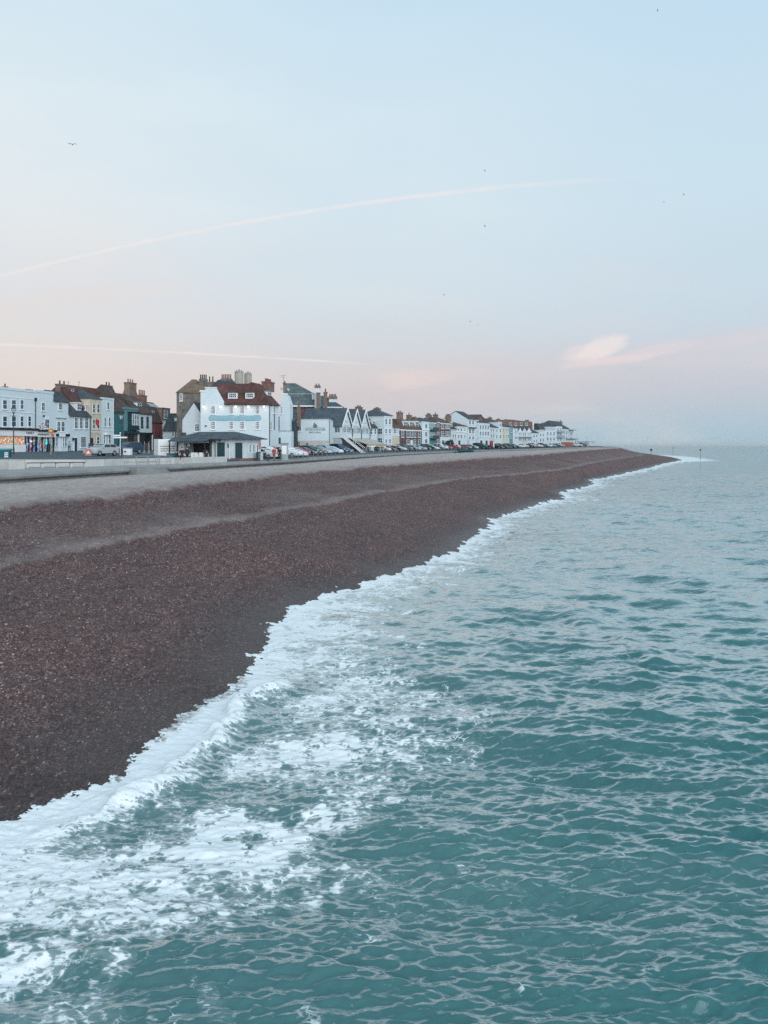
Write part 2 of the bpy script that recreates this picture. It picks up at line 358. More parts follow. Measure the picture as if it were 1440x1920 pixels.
# ---- sea
def ocean_tile(N, L, seed, wdir, lmin, lmax, p, spread):
    r = np.random.RandomState(seed); k = np.fft.fftfreq(N)*N*2*math.pi/L; kx, ky = np.meshgrid(k, k); kk = np.hypot(kx, ky); kk[0, 0] = 1e-6
    lam = 2*math.pi/kk; c = (kx*math.cos(wdir) + ky*math.sin(wdir))/kk
    a = kk**-p * (np.abs(c)**spread*0.9 + 0.1) * np.exp(-(lmin/lam)**2) * np.exp(-(lam/lmax)**4); a[0, 0] = 0
    F = np.fft.fft2(r.randn(N, N))*a
    h = np.fft.ifft2(F).real; s = h.std()
    ddx = np.fft.ifft2(1j*kx/kk*F).real/s; ddy = np.fft.ifft2(1j*ky/kk*F).real/s
    return h/s, ddx, ddy
def water_mat():
    m = bpy.data.materials.new('sea_water'); m.use_nodes = True; t = NT(m.node_tree); b = t.n['Principled BSDF']
    geo = t.add('ShaderNodeNewGeometry'); P = geo.outputs['Position']
    foam = t.add('ShaderNodeAttribute', attribute_name='foam').outputs['Fac']; lace = t.add('ShaderNodeAttribute', attribute_name='lace').outputs['Fac']
    sand = t.add('ShaderNodeAttribute', attribute_name='silt').outputs['Fac']
    big = t.noise(P, 0.12, 3.0)
    body = t.ramp(big, [(0.35, (0.017,0.116,0.128,1)), (0.65, (0.033,0.150,0.158,1))])
    body = t.mix(sand, body, (0.18,0.25,0.26,1))
    shal = t.add('ShaderNodeAttribute', attribute_name='shallow').outputs['Fac']; body = t.mix(shal, body, (0.045,0.043,0.046,1))
    # foam: blotches with round holes near the beach, thin lace further out
    wv = t.add('ShaderNodeVectorMath', operation='MULTIPLY_ADD'); nzv = t.add('ShaderNodeTexNoise'); nzv.inputs['Scale'].default_value = 1.1; nzv.inputs['Detail'].default_value = 3
    t.l.new(P, nzv.inputs['Vector']); t.l.new(nzv.outputs['Color'], wv.inputs[0]); wv.inputs[1].default_value = (0.55, 0.55, 0.55)
    sq = t.add('ShaderNodeMapping'); sq.inputs['Scale'].default_value = (0.45, 1.1, 1.0); sq.inputs['Rotation'].default_value = (0, 0, R(-10)); t.l.new(P, sq.inputs['Vector']); t.l.new(sq.outputs[0], wv.inputs[2])
    Q = wv.outputs[0]
    e1 = t.voronoi(Q, 4.6, 'DISTANCE_TO_EDGE'); e2 = t.voronoi(Q, 10.0, 'DISTANCE_TO_EDGE'); e3 = t.voronoi(Q, 23.0, 'DISTANCE_TO_EDGE')
    web = t.math('ADD', t.math('MULTIPLY', e1, 0.9), t.math('ADD', t.math('MULTIPLY', e2, 1.0), t.math('MULTIPLY', e3, 0.7)))
    fine = t.noise(sq.outputs[0], 12.0, 6.0, 0.72)
    web = t.math('ADD', web, t.math('MULTIPLY', t.math('SUBTRACT', fine, 0.5), 1.15))
    th = t.mapr(foam, 0.0, 1.0, -0.12, 1.15)
    f1 = t.mapr(t.math('SUBTRACT', th, web), -0.16, 0.30, 0.0, 1.0, True)
    f1 = t.math('ADD', t.math('MULTIPLY', f1, t.mapr(foam, 0.0, 0.5, 0.75, 1.0)), t.mapr(foam, 0.12, 0.6, 0.0, 0.34))
    blot = t.mapr(t.noise(P, 1.6, 6.0, 0.62, 0.6), 0.60, 0.70, 0.0, 1.0, True)
    speck = t.mapr(t.voronoi(Q, 9.0, 'F1'), 0.12, 0.20, 1.0, 0.0, True)
    f2 = t.math('MULTIPLY', t.math('MULTIPLY', lace, blot), t.math('MAXIMUM', t.mapr(e2, 0.03, 0.10, 1.0, 0.0, True), speck))
    f = t.math('MAXIMUM', f1, f2, clamp=True)
    col = t.mix(f, body, (0.78,0.84,0.87,1))
    st = t.add('ShaderNodeMapping'); st.inputs['Scale'].default_value = (1.0, 1.7, 1.0); st.inputs['Rotation'].default_value = (0, 0, R(-12)); t.l.new(P, st.inputs['Vector'])
    far = t.add('ShaderNodeAttribute', attribute_name='far').outputs['Fac']
    h = t.math('ADD', t.math('MULTIPLY', t.noise(st.outputs[0], 4.2, 2.0, 0.5, 0.4), 1.0), t.math('MULTIPLY', f, 0.03))
    h = t.math('ADD', h, t.math('MULTIPLY', t.math('MULTIPLY', t.noise(st.outputs[0], 1.0, 3.0, 0.6, 0.5), far), 30.0))
    bn = t.add('ShaderNodeBump'); bn.inputs['Strength'].default_value = 0.25; bn.inputs['Distance'].default_value = 0.10
    t.l.new(h, bn.inputs['Height'])
    # turbid body under a clear skin: diffuse teal, mirror growing towards grazing angles
    t.n.remove(b)
    df = t.add('ShaderNodeBsdfDiffuse'); t.l.new(col, df.inputs['Color']); t.l.new(bn.outputs[0], df.inputs['Normal'])
    gl = t.add('ShaderNodeBsdfGlossy'); gl.inputs['Roughness'].default_value = 0.06; gl.inputs['Color'].default_value = (0.96, 0.97, 0.96, 1); t.l.new(bn.outputs[0], gl.inputs['Normal'])
    lw = t.add('ShaderNodeLayerWeight'); t.l.new(bn.outputs[0], lw.inputs['Normal'])
    fr_ = t.ramp(lw.outputs['Facing'], [(0.0, (.02,)*3+(1,)), (0.32, (.03,)*3+(1,)), (0.44, (.09,)*3+(1,)), (0.57, (.29,)*3+(1,)), (0.70, (.60,)*3+(1,)), (0.9, (.68,)*3+(1,)), (1.0, (.72,)*3+(1,))])
    ms = t.add('ShaderNodeMixShader'); t.l.new(t.math('MULTIPLY', fr_, t.mapr(f, 0, 1, 1.0, 0.12)), ms.inputs[0]); t.l.new(df.outputs[0], ms.inputs[1]); t.l.new(gl.outputs[0], ms.inputs[2])
    t.l.new(ms.outputs[0], t.n['Material Output'].inputs['Surface'])
    return m
def build_sea():
    py = np.concatenate([np.linspace(2250, 1000, 860), np.linspace(999, 836.2, 240)])
    yr = CAMZ*FPX/(py-HY); yr = np.concatenate([[0.6, 2.0, 3.6, 4.8, 5.6], yr[yr > 6.1], [9000, 14000, 30000]])
    s = np.linspace(-0.95, 1.0, 940)
    Y = np.repeat(yr[:, None], len(s), 1); X = s[None, :]*np.maximum(Y, 14.0)
    gap = np.gradient(yr)[:, None]*np.ones_like(X)
    A = shoreline(Y); dxa = X - A
    slope = np.gradient(shoreline(yr), yr)[:, None]; d = dxa/np.sqrt(1+np.clip(slope, -1.2, 1.2)**2)     # metres off the beach
    h1, a1, b1 = ocean_tile(1024, 47.0, 11, R(-98), 0.26, 2.3, 1.3, 7.0)
    h2, a2, b2 = ocean_tile(512, 13.3, 12, R(-80), 0.09, 0.5, 1.3, 4.0)
    h3, a3, b3 = ocean_tile(256, 143.0, 13, R(-130), 4, 40, 2.2, 3.0)
    h4, a4, b4 = ocean_tile(512, 71.0, 21, R(-122), 1.7, 7.5, 1.7, 3.0)
    k4 = np.clip(1.6 - gap/2.2, 0, 1)
    k1 = np.clip(1.6 - gap/0.75, 0, 1); k2 = np.clip(1.5 - gap/0.16, 0, 1); k3 = np.clip(1.6 - gap/8, 0, 1)
    calm = np.clip((d+0.2)/4.5, 0.12, 1)*0.75 + 0.25*np.clip((d-4)/10, 0, 1)
    H1, H2, H3, H4 = 0.034, 0.0110, 0.08, 0.066
    Z = calm*(H1*k1*sample(h1, X, Y, 47.0) + H3*k3*sample(h3, X, Y, 143.0) + H4*k4*sample(h4, X, Y, 71.0)) + np.clip((d+.3)/2.5, .15, 1)*H2*k2*sample(h2, X, Y, 13.3)
    ch = 0.12
    DX = calm*ch*(H1*k1*sample(a1, X, Y, 47.0)) + ch*H2*k2*sample(a2, X, Y, 13.3)
    DY = calm*ch*(H1*k1*sample(b1, X, Y, 47.0)) + ch*H2*k2*sample(b2, X, Y, 13.3)
    # low rollers parallel to the beach, a bore running in
    wob = 0.9*sample(T1, X, Y, 47)
    for dd, hh, ww, y0, y1 in ((6.2, 0.13, 0.8, 18, 70), (10.5, 0.11, 1.1, 12, 160), (3.6, 0.10, 0.6, 26, 140)):
        env = np.clip((Y-y0)/5, 0, 1)*np.clip((y1-Y)/15, 0, 1)*(0.6+0.4*sample(T2, X, Y, 37))
        Z += hh*env*np.exp(-((d-dd-wob)/ww)**2)
    bore_y = np.clip((Y-11.6)/1.5, 0, 1)*np.clip((20.8-Y)/1.5, 0, 1)
    bd = d - 1.05 - 0.13*sample(T1, X, Y, 15)
    Z += bore_y*(0.22 + 0.03*sample(T1, X, Y, 11))*np.where(bd < 0, np.exp(-(bd/0.16)**2), np.exp(-(bd/0.42)**2))
    Z += np.where(d < 1.4, np.clip(0.07*(1.4-d), 0, 0.12), 0) + np.where(d < 2.5, 0.006*sample(T3, X, Y, 2.3), 0)
    Z += 0.022*sample(T1, X*1.0, Y, 9)*np.exp(-(d/0.9)**2)*np.clip(Y/30, 0.5, 2.2)
    # foam density
    wid = np.interp(Y, [0, 8, 12, 17, 24, 34, 45, 70, 120, 300], [5.6, 5.4, 4.6, 4.9, 4.0, 2.9, 2.3, 2.6, 3.2, 5.0])*(1+0.16*sample(T1, X, Y, 33))
    q = d/wid
    lf = sample(T1, X, Y, 19); mf = sample(T2, X, Y, 7.0); sf = sample(T3, X, Y, 6.0)
    foam = np.interp(q, [-1, 0.0, 0.12, 0.3, 0.6, 0.95, 1.3, 2.0], [0.86, 0.80, 0.58, 0.43, 0.34, 0.22, 0.06, 0.0])
    foam += np.where(q < 1.25, 0.09*mf + 0.08*sf + 0.03*lf, 0)*np.clip(q*4, 0.15, 1)*np.clip((1.35-q)*3, 0, 1)
    # patches left by the last breakers
    for cx, cy, rx, ry, a, tilt in ((-2.3,12.2,1.7,0.62,0.55,0.55), (-5.1,9.3,1.0,0.9,0.50,0.2), (-1.6,25.0,1.7,1.5,0.34,0.2), (-3.4,10.0,1.6,.35,.25,0.3), (-0.5,16.4,1.5,0.8,0.28,0.4), (-2.8,30,1.2,2.5,0.25,0), (-3.9,7.9,1.2,.8,.3,.3), (0.6,20.5,1.2,.9,.22,.3)):
        ax, ay = X-cx, (Y-cy)-tilt*(X-cx)
        foam += a*0.55*np.exp(-(ax/rx)**2-(ay/ry)**2)*(1+0.3*mf+0.3*sf)
    foam += bore_y*(0.5*np.exp(-((bd+0.35)/0.4)**2) - 0.38*np.exp(-((bd-0.62)/0.38)**2))
    # a tongue of swash draining back just above the bore
    foam -= bore_y*0.34*np.exp(-((d-0.25)/0.3)**2)*(1+0.4*sf)*np.clip((Y-13.5)/2, 0, 1)
    foam = np.where(Y > 60, foam*np.interp(Y, [60, 110, 300], [1, 1.05, 1.35]), foam)
    # whitecaps beyond the point and along the far edge
    foam -= np.where(d < .35, 0.30*np.clip((.35-d)/.3, 0, 1)*np.clip(.55+.55*sample(T2, X, Y, 9.0)+.3*sf, 0, 1.4), 0)*np.clip(1.6-Y/60, .25, 1)
    foam += np.where((Y > 300) & (X > 110), 0.6*np.exp(-((d-6)/9)**2), 0)
    lace = np.clip(np.interp(d, [1, 4, 7, 11, 17], [0.9, 0.9, 0.65, 0.35, 0.0]) + 0.25*lf, 0, 1)*np.clip(1.5-Y/40, 0, 1)
    silt = np.interp(d, [0, 1.5, 5, 12, 20], [0.55, 0.45, 0.30, 0.08, 0.0])

    keep = (d > -2.2); keep = keep[:-1, :-1] | keep[1:, 1:]
    o = grid_mesh('sea', X+DX, Y+DY, Z, water_mat(), {'foam': np.clip(foam, 0, 1), 'lace': lace, 'silt': silt, 'far': np.clip(gap/0.9-.12, 0, 1), 'shallow': np.clip(1.1-d/0.55, 0, 1)}, keep)
    tag(o, 'choppy teal sea with white foam washing onto the shingle', kind='structure')
build_sea()

# evening haze lying over the sea and the town
hz = bpy.data.materials.new('sea_haze'); hz.use_nodes = True; ht = NT(hz.node_tree); ht.n.remove(ht.n['Principled BSDF'])
pv = ht.add('ShaderNodeVolumePrincipled'); pv.inputs['Color'].default_value = (0.86, 0.93, 0.97, 1); pv.inputs['Density'].default_value = 0.00006; pv.inputs['Anisotropy'].default_value = 0.0
ht.l.new(pv.outputs[0], ht.n['Material Output'].inputs['Volume'])
tag(MB().box(-32000, 32000, -32000, 32000, -4, 38).build('haze', hz), 'thin evening haze over the sea and the town', kind='stuff')

# ------------------------------------------------------------------ materials of the town
def L3(r, g, b): return (r, g, b)
WHITE = mat('white_render', (0.60, 0.70, 0.75), 0.75, 0.035, 0.9)
WHITE2 = mat('greyed_white_render', (0.54, 0.61, 0.65), 0.8, 0.06, 0.7)
CREAM = mat('cream_render', (0.58, 0.53, 0.42), 0.8, 0.07, 0.5)
PALEBLUE = mat('pale_blue_render', (0.46, 0.58, 0.65), 0.8, 0.06, 0.5)
TEAL = mat('dark_teal_render', (0.030, 0.145, 0.165), 0.75, 0.12, 0.5)
GTEAL = mat('grey_green_render', (0.13, 0.27, 0.29), 0.75, 0.08, 0.5)
GREEN = mat('sea_green_render', (0.07, 0.27, 0.27), 0.75, 0.1, 0.5)
REDP = mat('brick_red_paint', (0.26, 0.075, 0.075), 0.75, 0.1, 0.6)
YELLOW = mat('pale_yellow_render', (0.62, 0.60, 0.36), 0.8, 0.06, 0.5)
DKPAINT = mat('black_paint', (0.014, 0.018, 0.022), 0.5, 0.1, 1.0)
NAVY = mat('navy_paint', (0.018, 0.032, 0.075), 0.5, 0.05, 1.0)
TRIM = mat('white_paint', (0.78, 0.81, 0.82), 0.55, 0.03, 1.0)
GREYTRIM = mat('grey_trim', (0.32, 0.37, 0.40), 0.6, 0.05, 1.0)
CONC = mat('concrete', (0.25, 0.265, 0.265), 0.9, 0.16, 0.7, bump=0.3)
CONCL = mat('pale_concrete', (0.50, 0.51, 0.50), 0.9, 0.12, 0.9, bump=0.2)
STONE = mat('flint_stone', (0.18, 0.165, 0.15), 0.9, 0.35, 1.1, bump=0.4)
ASPH = mat('asphalt', (0.055, 0.086, 0.105), 0.9, 0.14, 0.35)
TANK = mat('ribbed_grey_concrete', (0.40, 0.39, 0.34), 0.85, 0.08, 0.4)
POT = mat('clay_pot', (0.19, 0.075, 0.055), 0.8, 0.2, 2.0)
POTD = mat('sooty_pot', (0.06, 0.045, 0.042), 0.8, 0.2, 2.0)
STEEL = mat('galvanised_steel', (0.34, 0.37, 0.38), 0.45, 0.08, 1.5, metal=0.6)
DKSTEEL = mat('dark_painted_steel', (0.03, 0.05, 0.058), 0.5, 0.1, 1.5)
LEADG = mat('lead_grey', (0.17, 0.20, 0.22), 0.6, 0.1, 0.8)
CANVAS = mat('beige_canvas', (0.40, 0.37, 0.32), 0.9, 0.08, 0.6)
WOOD = mat('orange_brown_timber', (0.30, 0.11, 0.06), 0.8, 0.15, 0.8)
RUBBER = mat('black_rubber', (0.012, 0.012, 0.013), 0.8, 0.1, 3.0)
SKIN = mat('skin', (0.50, 0.30, 0.23), 0.6, 0.04, 3.0)
HAIRD = mat('dark_hair', (0.03, 0.022, 0.018), 0.6, 0.1, 5.0)
def roofmat(name, a, b):
    """slate or tile: horizontal courses, single slates of varying tone, broad weathering"""
    m = bpy.data.materials.new(name); m.use_nodes = True; t = NT(m.node_tree); bs = t.n['Principled BSDF']
    O = t.add('ShaderNodeTexCoord').outputs['Object']
    mp = t.add('ShaderNodeMapping'); mp.inputs['Scale'].default_value = (3.0, 3.0, 5.0); t.l.new(O, mp.inputs['Vector'])
    cell = t.voronoi(mp.outputs[0], 1.0, 'F1', 'Color'); sc = t.add('ShaderNodeSeparateColor'); t.l.new(cell, sc.inputs[0])
    z = t.add('ShaderNodeSeparateXYZ'); t.l.new(O, z.inputs[0])
    course = t.mapr(t.math('FRACT', t.math('MULTIPLY', z.outputs[2], 4.0)), 0.0, 0.25, 0.72, 1.0)
    col = t.ramp(sc.outputs[0], [(0.1, tuple(a)+(1,)), (0.9, tuple(b)+(1,))])
    col = t.mix(1.0, col, t.ramp(t.noise(O, 0.6, 6.0, 0.65), [(0.28, (0.62,0.64,0.68,1)), (0.72, (1.35,1.30,1.26,1))]), 'MULTIPLY')
    cc = t.add('ShaderNodeCombineColor'); [t.l.new(course, q) for q in cc.inputs]
    t.l.new(t.mix(1.0, col, cc.outputs[0], 'MULTIPLY'), bs.inputs['Base Color'])
    bs.inputs['Roughness'].default_value = 0.85; bs.inputs['Specular IOR Level'].default_value = 0.25
    return m
SLATE = roofmat('blue_slate', (0.060, 0.085, 0.105), (0.085, 0.115, 0.135))
SLATED = roofmat('dark_slate', (0.048, 0.064, 0.080), (0.068, 0.084, 0.098))
SLATET = roofmat('green_slate', (0.075, 0.115, 0.125), (0.12, 0.16, 0.165))
TILE = roofmat('red_brown_tile', (0.088, 0.046, 0.045), (0.120, 0.060, 0.055))
TILEB = roofmat('brown_tile', (0.098, 0.066, 0.058), (0.135, 0.088, 0.074))
TILED = roofmat('dark_brown_tile', (0.072, 0.058, 0.058), (0.100, 0.078, 0.072))
TILEP = roofmat('mossy_brown_tile', (0.155, 0.115, 0.085), (0.20, 0.150, 0.11))
def brickmat(name, a, b, mort):
    m = bpy.data.materials.new(name); m.use_nodes = True; t = NT(m.node_tree); bs = t.n['Principled BSDF']
    O = t.add('ShaderNodeTexCoord').outputs['Object']; mp = t.add('ShaderNodeMapping'); mp.inputs['Rotation'].default_value = (R(90), 0, 0); t.l.new(O, mp.inputs['Vector'])
    br = t.add('ShaderNodeTexBrick'); br.inputs['Scale'].default_value = 1.0; br.inputs['Brick Width'].default_value = 0.23; br.inputs['Row Height'].default_value = 0.075
    br.inputs['Color1'].default_value = tuple(a)+(1,); br.inputs['Color2'].default_value = tuple(b)+(1,); br.inputs['Mortar'].default_value = tuple(mort)+(1,); br.inputs['Mortar Size'].default_value = 0.008
    t.l.new(mp.outputs[0], br.inputs['Vector'])
    t.l.new(t.mix(1.0, br.outputs[0], t.ramp(t.noise(O, 0.8, 6.0, 0.65), [(0.3, (0.7,0.7,0.72,1)), (0.7, (1.25,1.22,1.2,1))]), 'MULTIPLY'), bs.inputs['Base Color']); bs.inputs['Roughness'].default_value = 0.9
    return m
BRICK = brickmat('red_brick', (0.16, 0.066, 0.056), (0.20, 0.085, 0.068), (0.25, 0.22, 0.2))
BRICKP = brickmat('plum_brick', (0.085, 0.047, 0.060), (0.115, 0.060, 0.068), (0.16, 0.14, 0.14))
BRICKB = brickmat('brown_stock_brick', (0.15, 0.105, 0.085), (0.19, 0.13, 0.10), (0.24, 0.21, 0.18))
def glassmat(name, c, rough=0.08, emit=None, es=0.0):
    m = bpy.data.materials.new(name); m.use_nodes = True; t = NT(m.node_tree); b = t.n['Principled BSDF']
    O = t.add('ShaderNodeTexCoord').outputs['Object']
    t.l.new(t.ramp(t.noise(O, 0.45, 2.0), [(0.35, tuple(x*0.5 for x in c)+(1,)), (0.65, tuple(x*1.7 for x in c)+(1,))]), b.inputs['Base Color'])
    b.inputs['Roughness'].default_value = rough; b.inputs['IOR'].default_value = 1.5; b.inputs['Specular IOR Level'].default_value = 0.5
    if emit: b.inputs['Emission Color'].default_value = tuple(emit)+(1,); b.inputs['Emission Strength'].default_value = es
    return m
GLASS = glassmat('window_glass', (0.030, 0.078, 0.108))
GLASSL = glassmat('curtained_glass', (0.17, 0.24, 0.28))

# ------------------------------------------------------------------ where a photo column meets the street line
def street(line, px, lo=60.0, hi=900.0):
    k = (px-CX)/FPX
    for _ in range(60):
        m = (lo+hi)/2
        if k*m < float(line(m)): lo = m      # still left of (inland from) the line: go further
        else: hi = m
    return None
def meet(line, px, lo=60.0, hi=800.0, n=4000):
    ys = np.linspace(lo, hi, n); f = (px-CX)/FPX*ys - line(ys); s = np.where(np.sign(f[:-1]) != np.sign(f[1:]))[0]
    if not len(s): raise ValueError('column %s misses the line' % px)
    i = s[0]; y = ys[i] - f[i]*(ys[i+1]-ys[i])/(f[i+1]-f[i]); return ((px-CX)/FPX*y, y)

ZB = 4.85
class House:
    """a building in its own frame: x along the front, y inland, z up from the pavement"""
    def __init__(s, name, label, P0, P1, depth, cat='house', zb=ZB, group=None):
        s.P0 = P0; s.P1 = P1; s.D = depth; s.zb = zb
        s.rz = math.atan2(P1[1]-P0[1], P1[0]-P0[0]); s.L = math.hypot(P1[0]-P0[0], P1[1]-P0[1])
        s.o = empty(name, (P0[0], P0[1], zb), s.rz, label, cat, group)
        s.c, s.s_ = math.cos(s.rz), math.sin(s.rz)
    def fx(s, px, y=0.0):
        """where a photo column meets the plane of the front (set back y): local x"""
        k = (px-CX)/FPX; ox, oy = s.P0[0]-s.s_*y, s.P0[1]+s.c*y
        return (k*oy-ox)/(s.c-k*s.s_)
    def fz(s, px, py, y=0.0):
        x = s.fx(px, y); Y = s.P0[1]+s.s_*x+s.c*y
        return CAMZ+(HY-py)/FPX*Y - s.zb
    def sy(s, px, x):
        """local y where a photo column meets a side wall at local x"""
        k = (px-CX)/FPX; ox, oy = s.P0[0]+s.c*x, s.P0[1]+s.s_*x
        return (k*oy-ox)/(-s.s_-k*s.c)
    def sz(s, py, x, y):
        return CAMZ+(HY-py)/FPX*(s.P0[1]+s.s_*x+s.c*y) - s.zb
    def part(s, mb, name, m, parent=None, label=None, **k):
        o = mb.build(name, m, parent or s.o, **k)
        if label: o['label'] = label
        return o
    def wall(s, m, H, x0=0, x1=None, y0=0, y1=None, z0=-0.6, name='wall'):
        x1 = s.L if x1 is None else x1; y1 = s.D if y1 is None else y1
        return s.part(MB().box(x0, x1, y0, y1, z0, H), name, m)
    def wall_gable_x(s, m, H, rh, ry=None, x0=0, x1=None, y0=0, y1=None, open_gable=False):
        """gables at both ends, ridge along the front"""
        x1 = s.L if x1 is None else x1; y1 = s.D if y1 is None else y1; ry = (y0+y1)/2 if ry is None else ry
        return s.part(MB().prism([(y0,-.6),(y1,-.6),(y1,H),(ry,H+rh),(y0,H)] if open_gable else [(y0,-.6),(y1,-.6),(y1,H),(y0,H)], 'x', x0, x1), 'wall', m)
    def wall_gable_y(s, m, H, rh, x0=0, x1=None, y0=0, y1=None, rx=None):
        x1 = s.L if x1 is None else x1; y1 = s.D if y1 is None else y1; rx = (x0+x1)/2 if rx is None else rx
        return s.part(MB().prism([(x0,-.6),(x1,-.6),(x1,H),(rx,H+rh),(x0,H)], 'y', y0, y1), 'wall', m)
    def roof_gable_x(s, m, H, rh, o=0.35, t=0.18, x0=0, x1=None, y0=0, y1=None, ry=None, g=0.06, closed=True):
        x1 = s.L if x1 is None else x1; y1 = s.D if y1 is None else y1; ry = (y0+y1)/2 if ry is None else ry
        s0 = rh/(ry-y0); s1 = rh/(y1-ry)
        pts = [(y0-o, H-o*s0+.02), (ry, H+rh+.02), (y1+o, H-o*s1+.02), (y1+o, H-o*s1+.02+t), (ry, H+rh+.02+t*1.2), (y0-o, H-o*s0+.02+t)]
        if closed: pts = [(y0-o, H-.02), (y1+o, H-.02), (y1+o, H-o*s1+.02+t), (ry, H+rh+.02+t*1.2), (y0-o, H-o*s0+.02+t)] if o*max(s0, s1) < t else [(y0-o, H-o*s0), (y0+.02, H-.02), (y1-.02, H-.02), (y1+o, H-o*s1), (y1+o, H-o*s1+t), (ry, H+rh+t*1.2), (y0-o, H-o*s0+t)]
        return s.part(MB().prism(pts, 'x', x0-g, x1+g), 'roof', m)
    def roof_gable_y(s, m, H, rh, o=0.3, t=0.18, x0=0, x1=None, y0=0, y1=None, g=0.3, rx=None):
        x1 = s.L if x1 is None else x1; y1 = s.D if y1 is None else y1; rx = (x0+x1)/2 if rx is None else rx
        s0 = rh/(rx-x0); s1 = rh/(x1-rx)
        pts = [(x0-o, H-o*s0+.02), (rx, H+rh+.02), (x1+o, H-o*s1+.02), (x1+o, H-o*s1+.02+t), (rx, H+rh+.02+t*1.2), (x0-o, H-o*s0+.02+t)]
        return s.part(MB().prism(pts, 'y', y0-g, y1+.1), 'roof', m)
    def roof_hip(s, m, H, rh, o=0.3, x0=0, x1=None, y0=0, y1=None, rx0=None, rx1=None, ry=None, flat=0.0):
        x1 = s.L if x1 is None else x1; y1 = s.D if y1 is None else y1; ry = (y0+y1)/2 if ry is None else ry
        hw = (y1-y0)/2
        rx0 = min(x0+hw, (x0+x1)/2-.05) if rx0 is None else rx0; rx1 = max(x1-hw, (x0+x1)/2+.05) if rx1 is None else rx1
        f = max(flat, 0.05)
        a = [(x0-o,y0-o,H+.01),(x1+o,y0-o,H+.01),(x1+o,y1+o,H+.01),(x0-o,y1+o,H+.01)]
        b = [(p[0],p[1],H+.13) for p in a]
        top = [(rx0,ry-f,H+rh),(rx1,ry-f,H+rh),(rx1,ry+f,H+rh),(rx0,ry+f,H+rh)]
        mb = MB(); mb.solid(a, b); mb.solid([(p[0]*.999+.0, p[1], p[2]-.001) for p in b], top)
        return s.part(mb, 'roof', m)
    def parapet(s, m, H, h=0.35, p=0.08, name='parapet', x0=0, x1=None):
        x1 = s.L if x1 is None else x1
        return s.part(MB().box(x0-p, x1+p, -p, 0.28, H-.12, H+h), name, m)
    def band(s, m, z, h=0.18, p=0.07, name='cornice', x0=0, x1=None):
        x1 = s.L if x1 is None else x1
        return s.part(MB().box(x0-.02, x1+.02, -p, -.004, z, z+h), name, m)
    def win(s, x0, x1, z0, z1, y=0.0, rows=2, cols=2, mf=None, mg=None, bar=.045, fr=.085, sill=True, name='window', parent=None):
        mf = mf or TRIM; mg = mg or GLASS; mb = MB(); a, b = y-.07, y+.03
        fr = min(fr, (x1-x0)*.22)
        mb.box(x0-.03, x0+fr, a, b, z0, z1).box(x1-fr, x1+.03, a, b, z0, z1).box(x0+fr, x1-fr, a, b, z1-fr, z1).box(x0+fr, x1-fr, a, b, z0, z0+fr)
        for i in range(1, cols): xx = x0+(x1-x0)*i/cols; mb.box(xx-bar/2, xx+bar/2, a+.015, b, z0+fr, z1-fr)
        for j in range(1, rows): zz = z0+(z1-z0)*j/rows; bb = bar*(1.5 if j*2 == rows else 1); mb.box(x0+fr, x1-fr, a+.02, b, zz-bb/2, zz+bb/2)
        if sill: mb.box(x0-.12, x1+.12, y-.16, y+.02, z0-.11, z0-.002)
        w_ = mb.build(name, mf, parent or s.o)
        MB().box(x0+.01, x1-.01, y-.030, y+.035, z0+.01, z1-.01).build('pane', mg, w_)
        return w_
    def wpx(s, px0, px1, py0, py1, y=0.0, **k):
        """window given by its outline in the photograph, solved on the plane of the front"""
        pm = (px0+px1)/2; return s.win(s.fx(px0, y), s.fx(px1, y), s.fz(pm, py1, y), s.fz(pm, py0, y), y=y, **k)
    def swin(s, x, y0, y1, z0, z1, mf=None, mg=None, rows=2, cols=2, sgn=1):
        """window in a side wall at local x; sgn -1 faces the pier end"""
        mb = MB(); a, b = (x-.03, x+.07) if sgn > 0 else (x-.07, x+.03); fr = .09
        mb.box(a,b,y0,y0+fr,z0,z1).box(a,b,y1-fr,y1,z0,z1).box(a,b,y0+fr,y1-fr,z1-fr,z1).box(a,b,y0+fr,y1-fr,z0,z0+fr)
        for i in range(1, cols): yy = y0+(y1-y0)*i/cols; mb.box(a,b,yy-.025,yy+.025,z0+fr,z1-fr)
        for j in range(1, rows): zz = z0+(z1-z0)*j/rows; mb.box(a,b,y0+fr,y1-fr,zz-.03,zz+.03)
        w_ = mb.build('window', mf or TRIM, s.o); c = x+.03*sgn
        MB().box(min(x-.03*sgn, c), max(x-.03*sgn, c), y0+.01, y1-.01, z0+.01, z1-.01).build('pane', mg or GLASS, w_); return w_
    def door(s, x0, x1, z1, m, y=0.0, z0=0.0, surround=None):
        mb = MB().box(x0, x1, y-.06, y+.02, z0, z1); d = mb.build('door', m, s.o)
        MB().box(x1-.16, x1-.10, y-.11, y-.055, z0+.95, z0+1.07).build('handle', STEEL, d)
        if surround:
            MB().box(x0-.14, x0, y-.09, y, z0, z1+.14).box(x1, x1+.14, y-.09, y, z0, z1+.14).box(x0, x1, y-.09, y, z1, z1+.14).build('door_frame', surround, s.o)
        return d
    def chimney(s, x, y, z0, z1, w=0.9, d=0.6, pots=2, ph=0.7, m=None, mp=None, cap=True, label=None, along='x'):
        mb = MB(); mb.box(x-w/2, x+w/2, y-d/2, y+d/2, z0, z1-.25)
        if cap: mb.box(x-w/2-.08, x+w/2+.08, y-d/2-.08, y+d/2+.08, z1-.25, z1)
        c = s.part(mb, 'chimney', m or BRICK, label=label)
        for i in range(pots):
            t = (i+.5)/pots; xx = x-w/2+w*t if along == 'x' else x; yy = y if along == 'x' else y-d/2+d*t
            MB().cyl(xx, yy, z1-.05, z1+ph*.9, .16, .12, 8).cyl(xx, yy, z1+ph*.88, z1+ph, .17, .17, 8).build('chimney_pot', mp or POT, c)
        return c
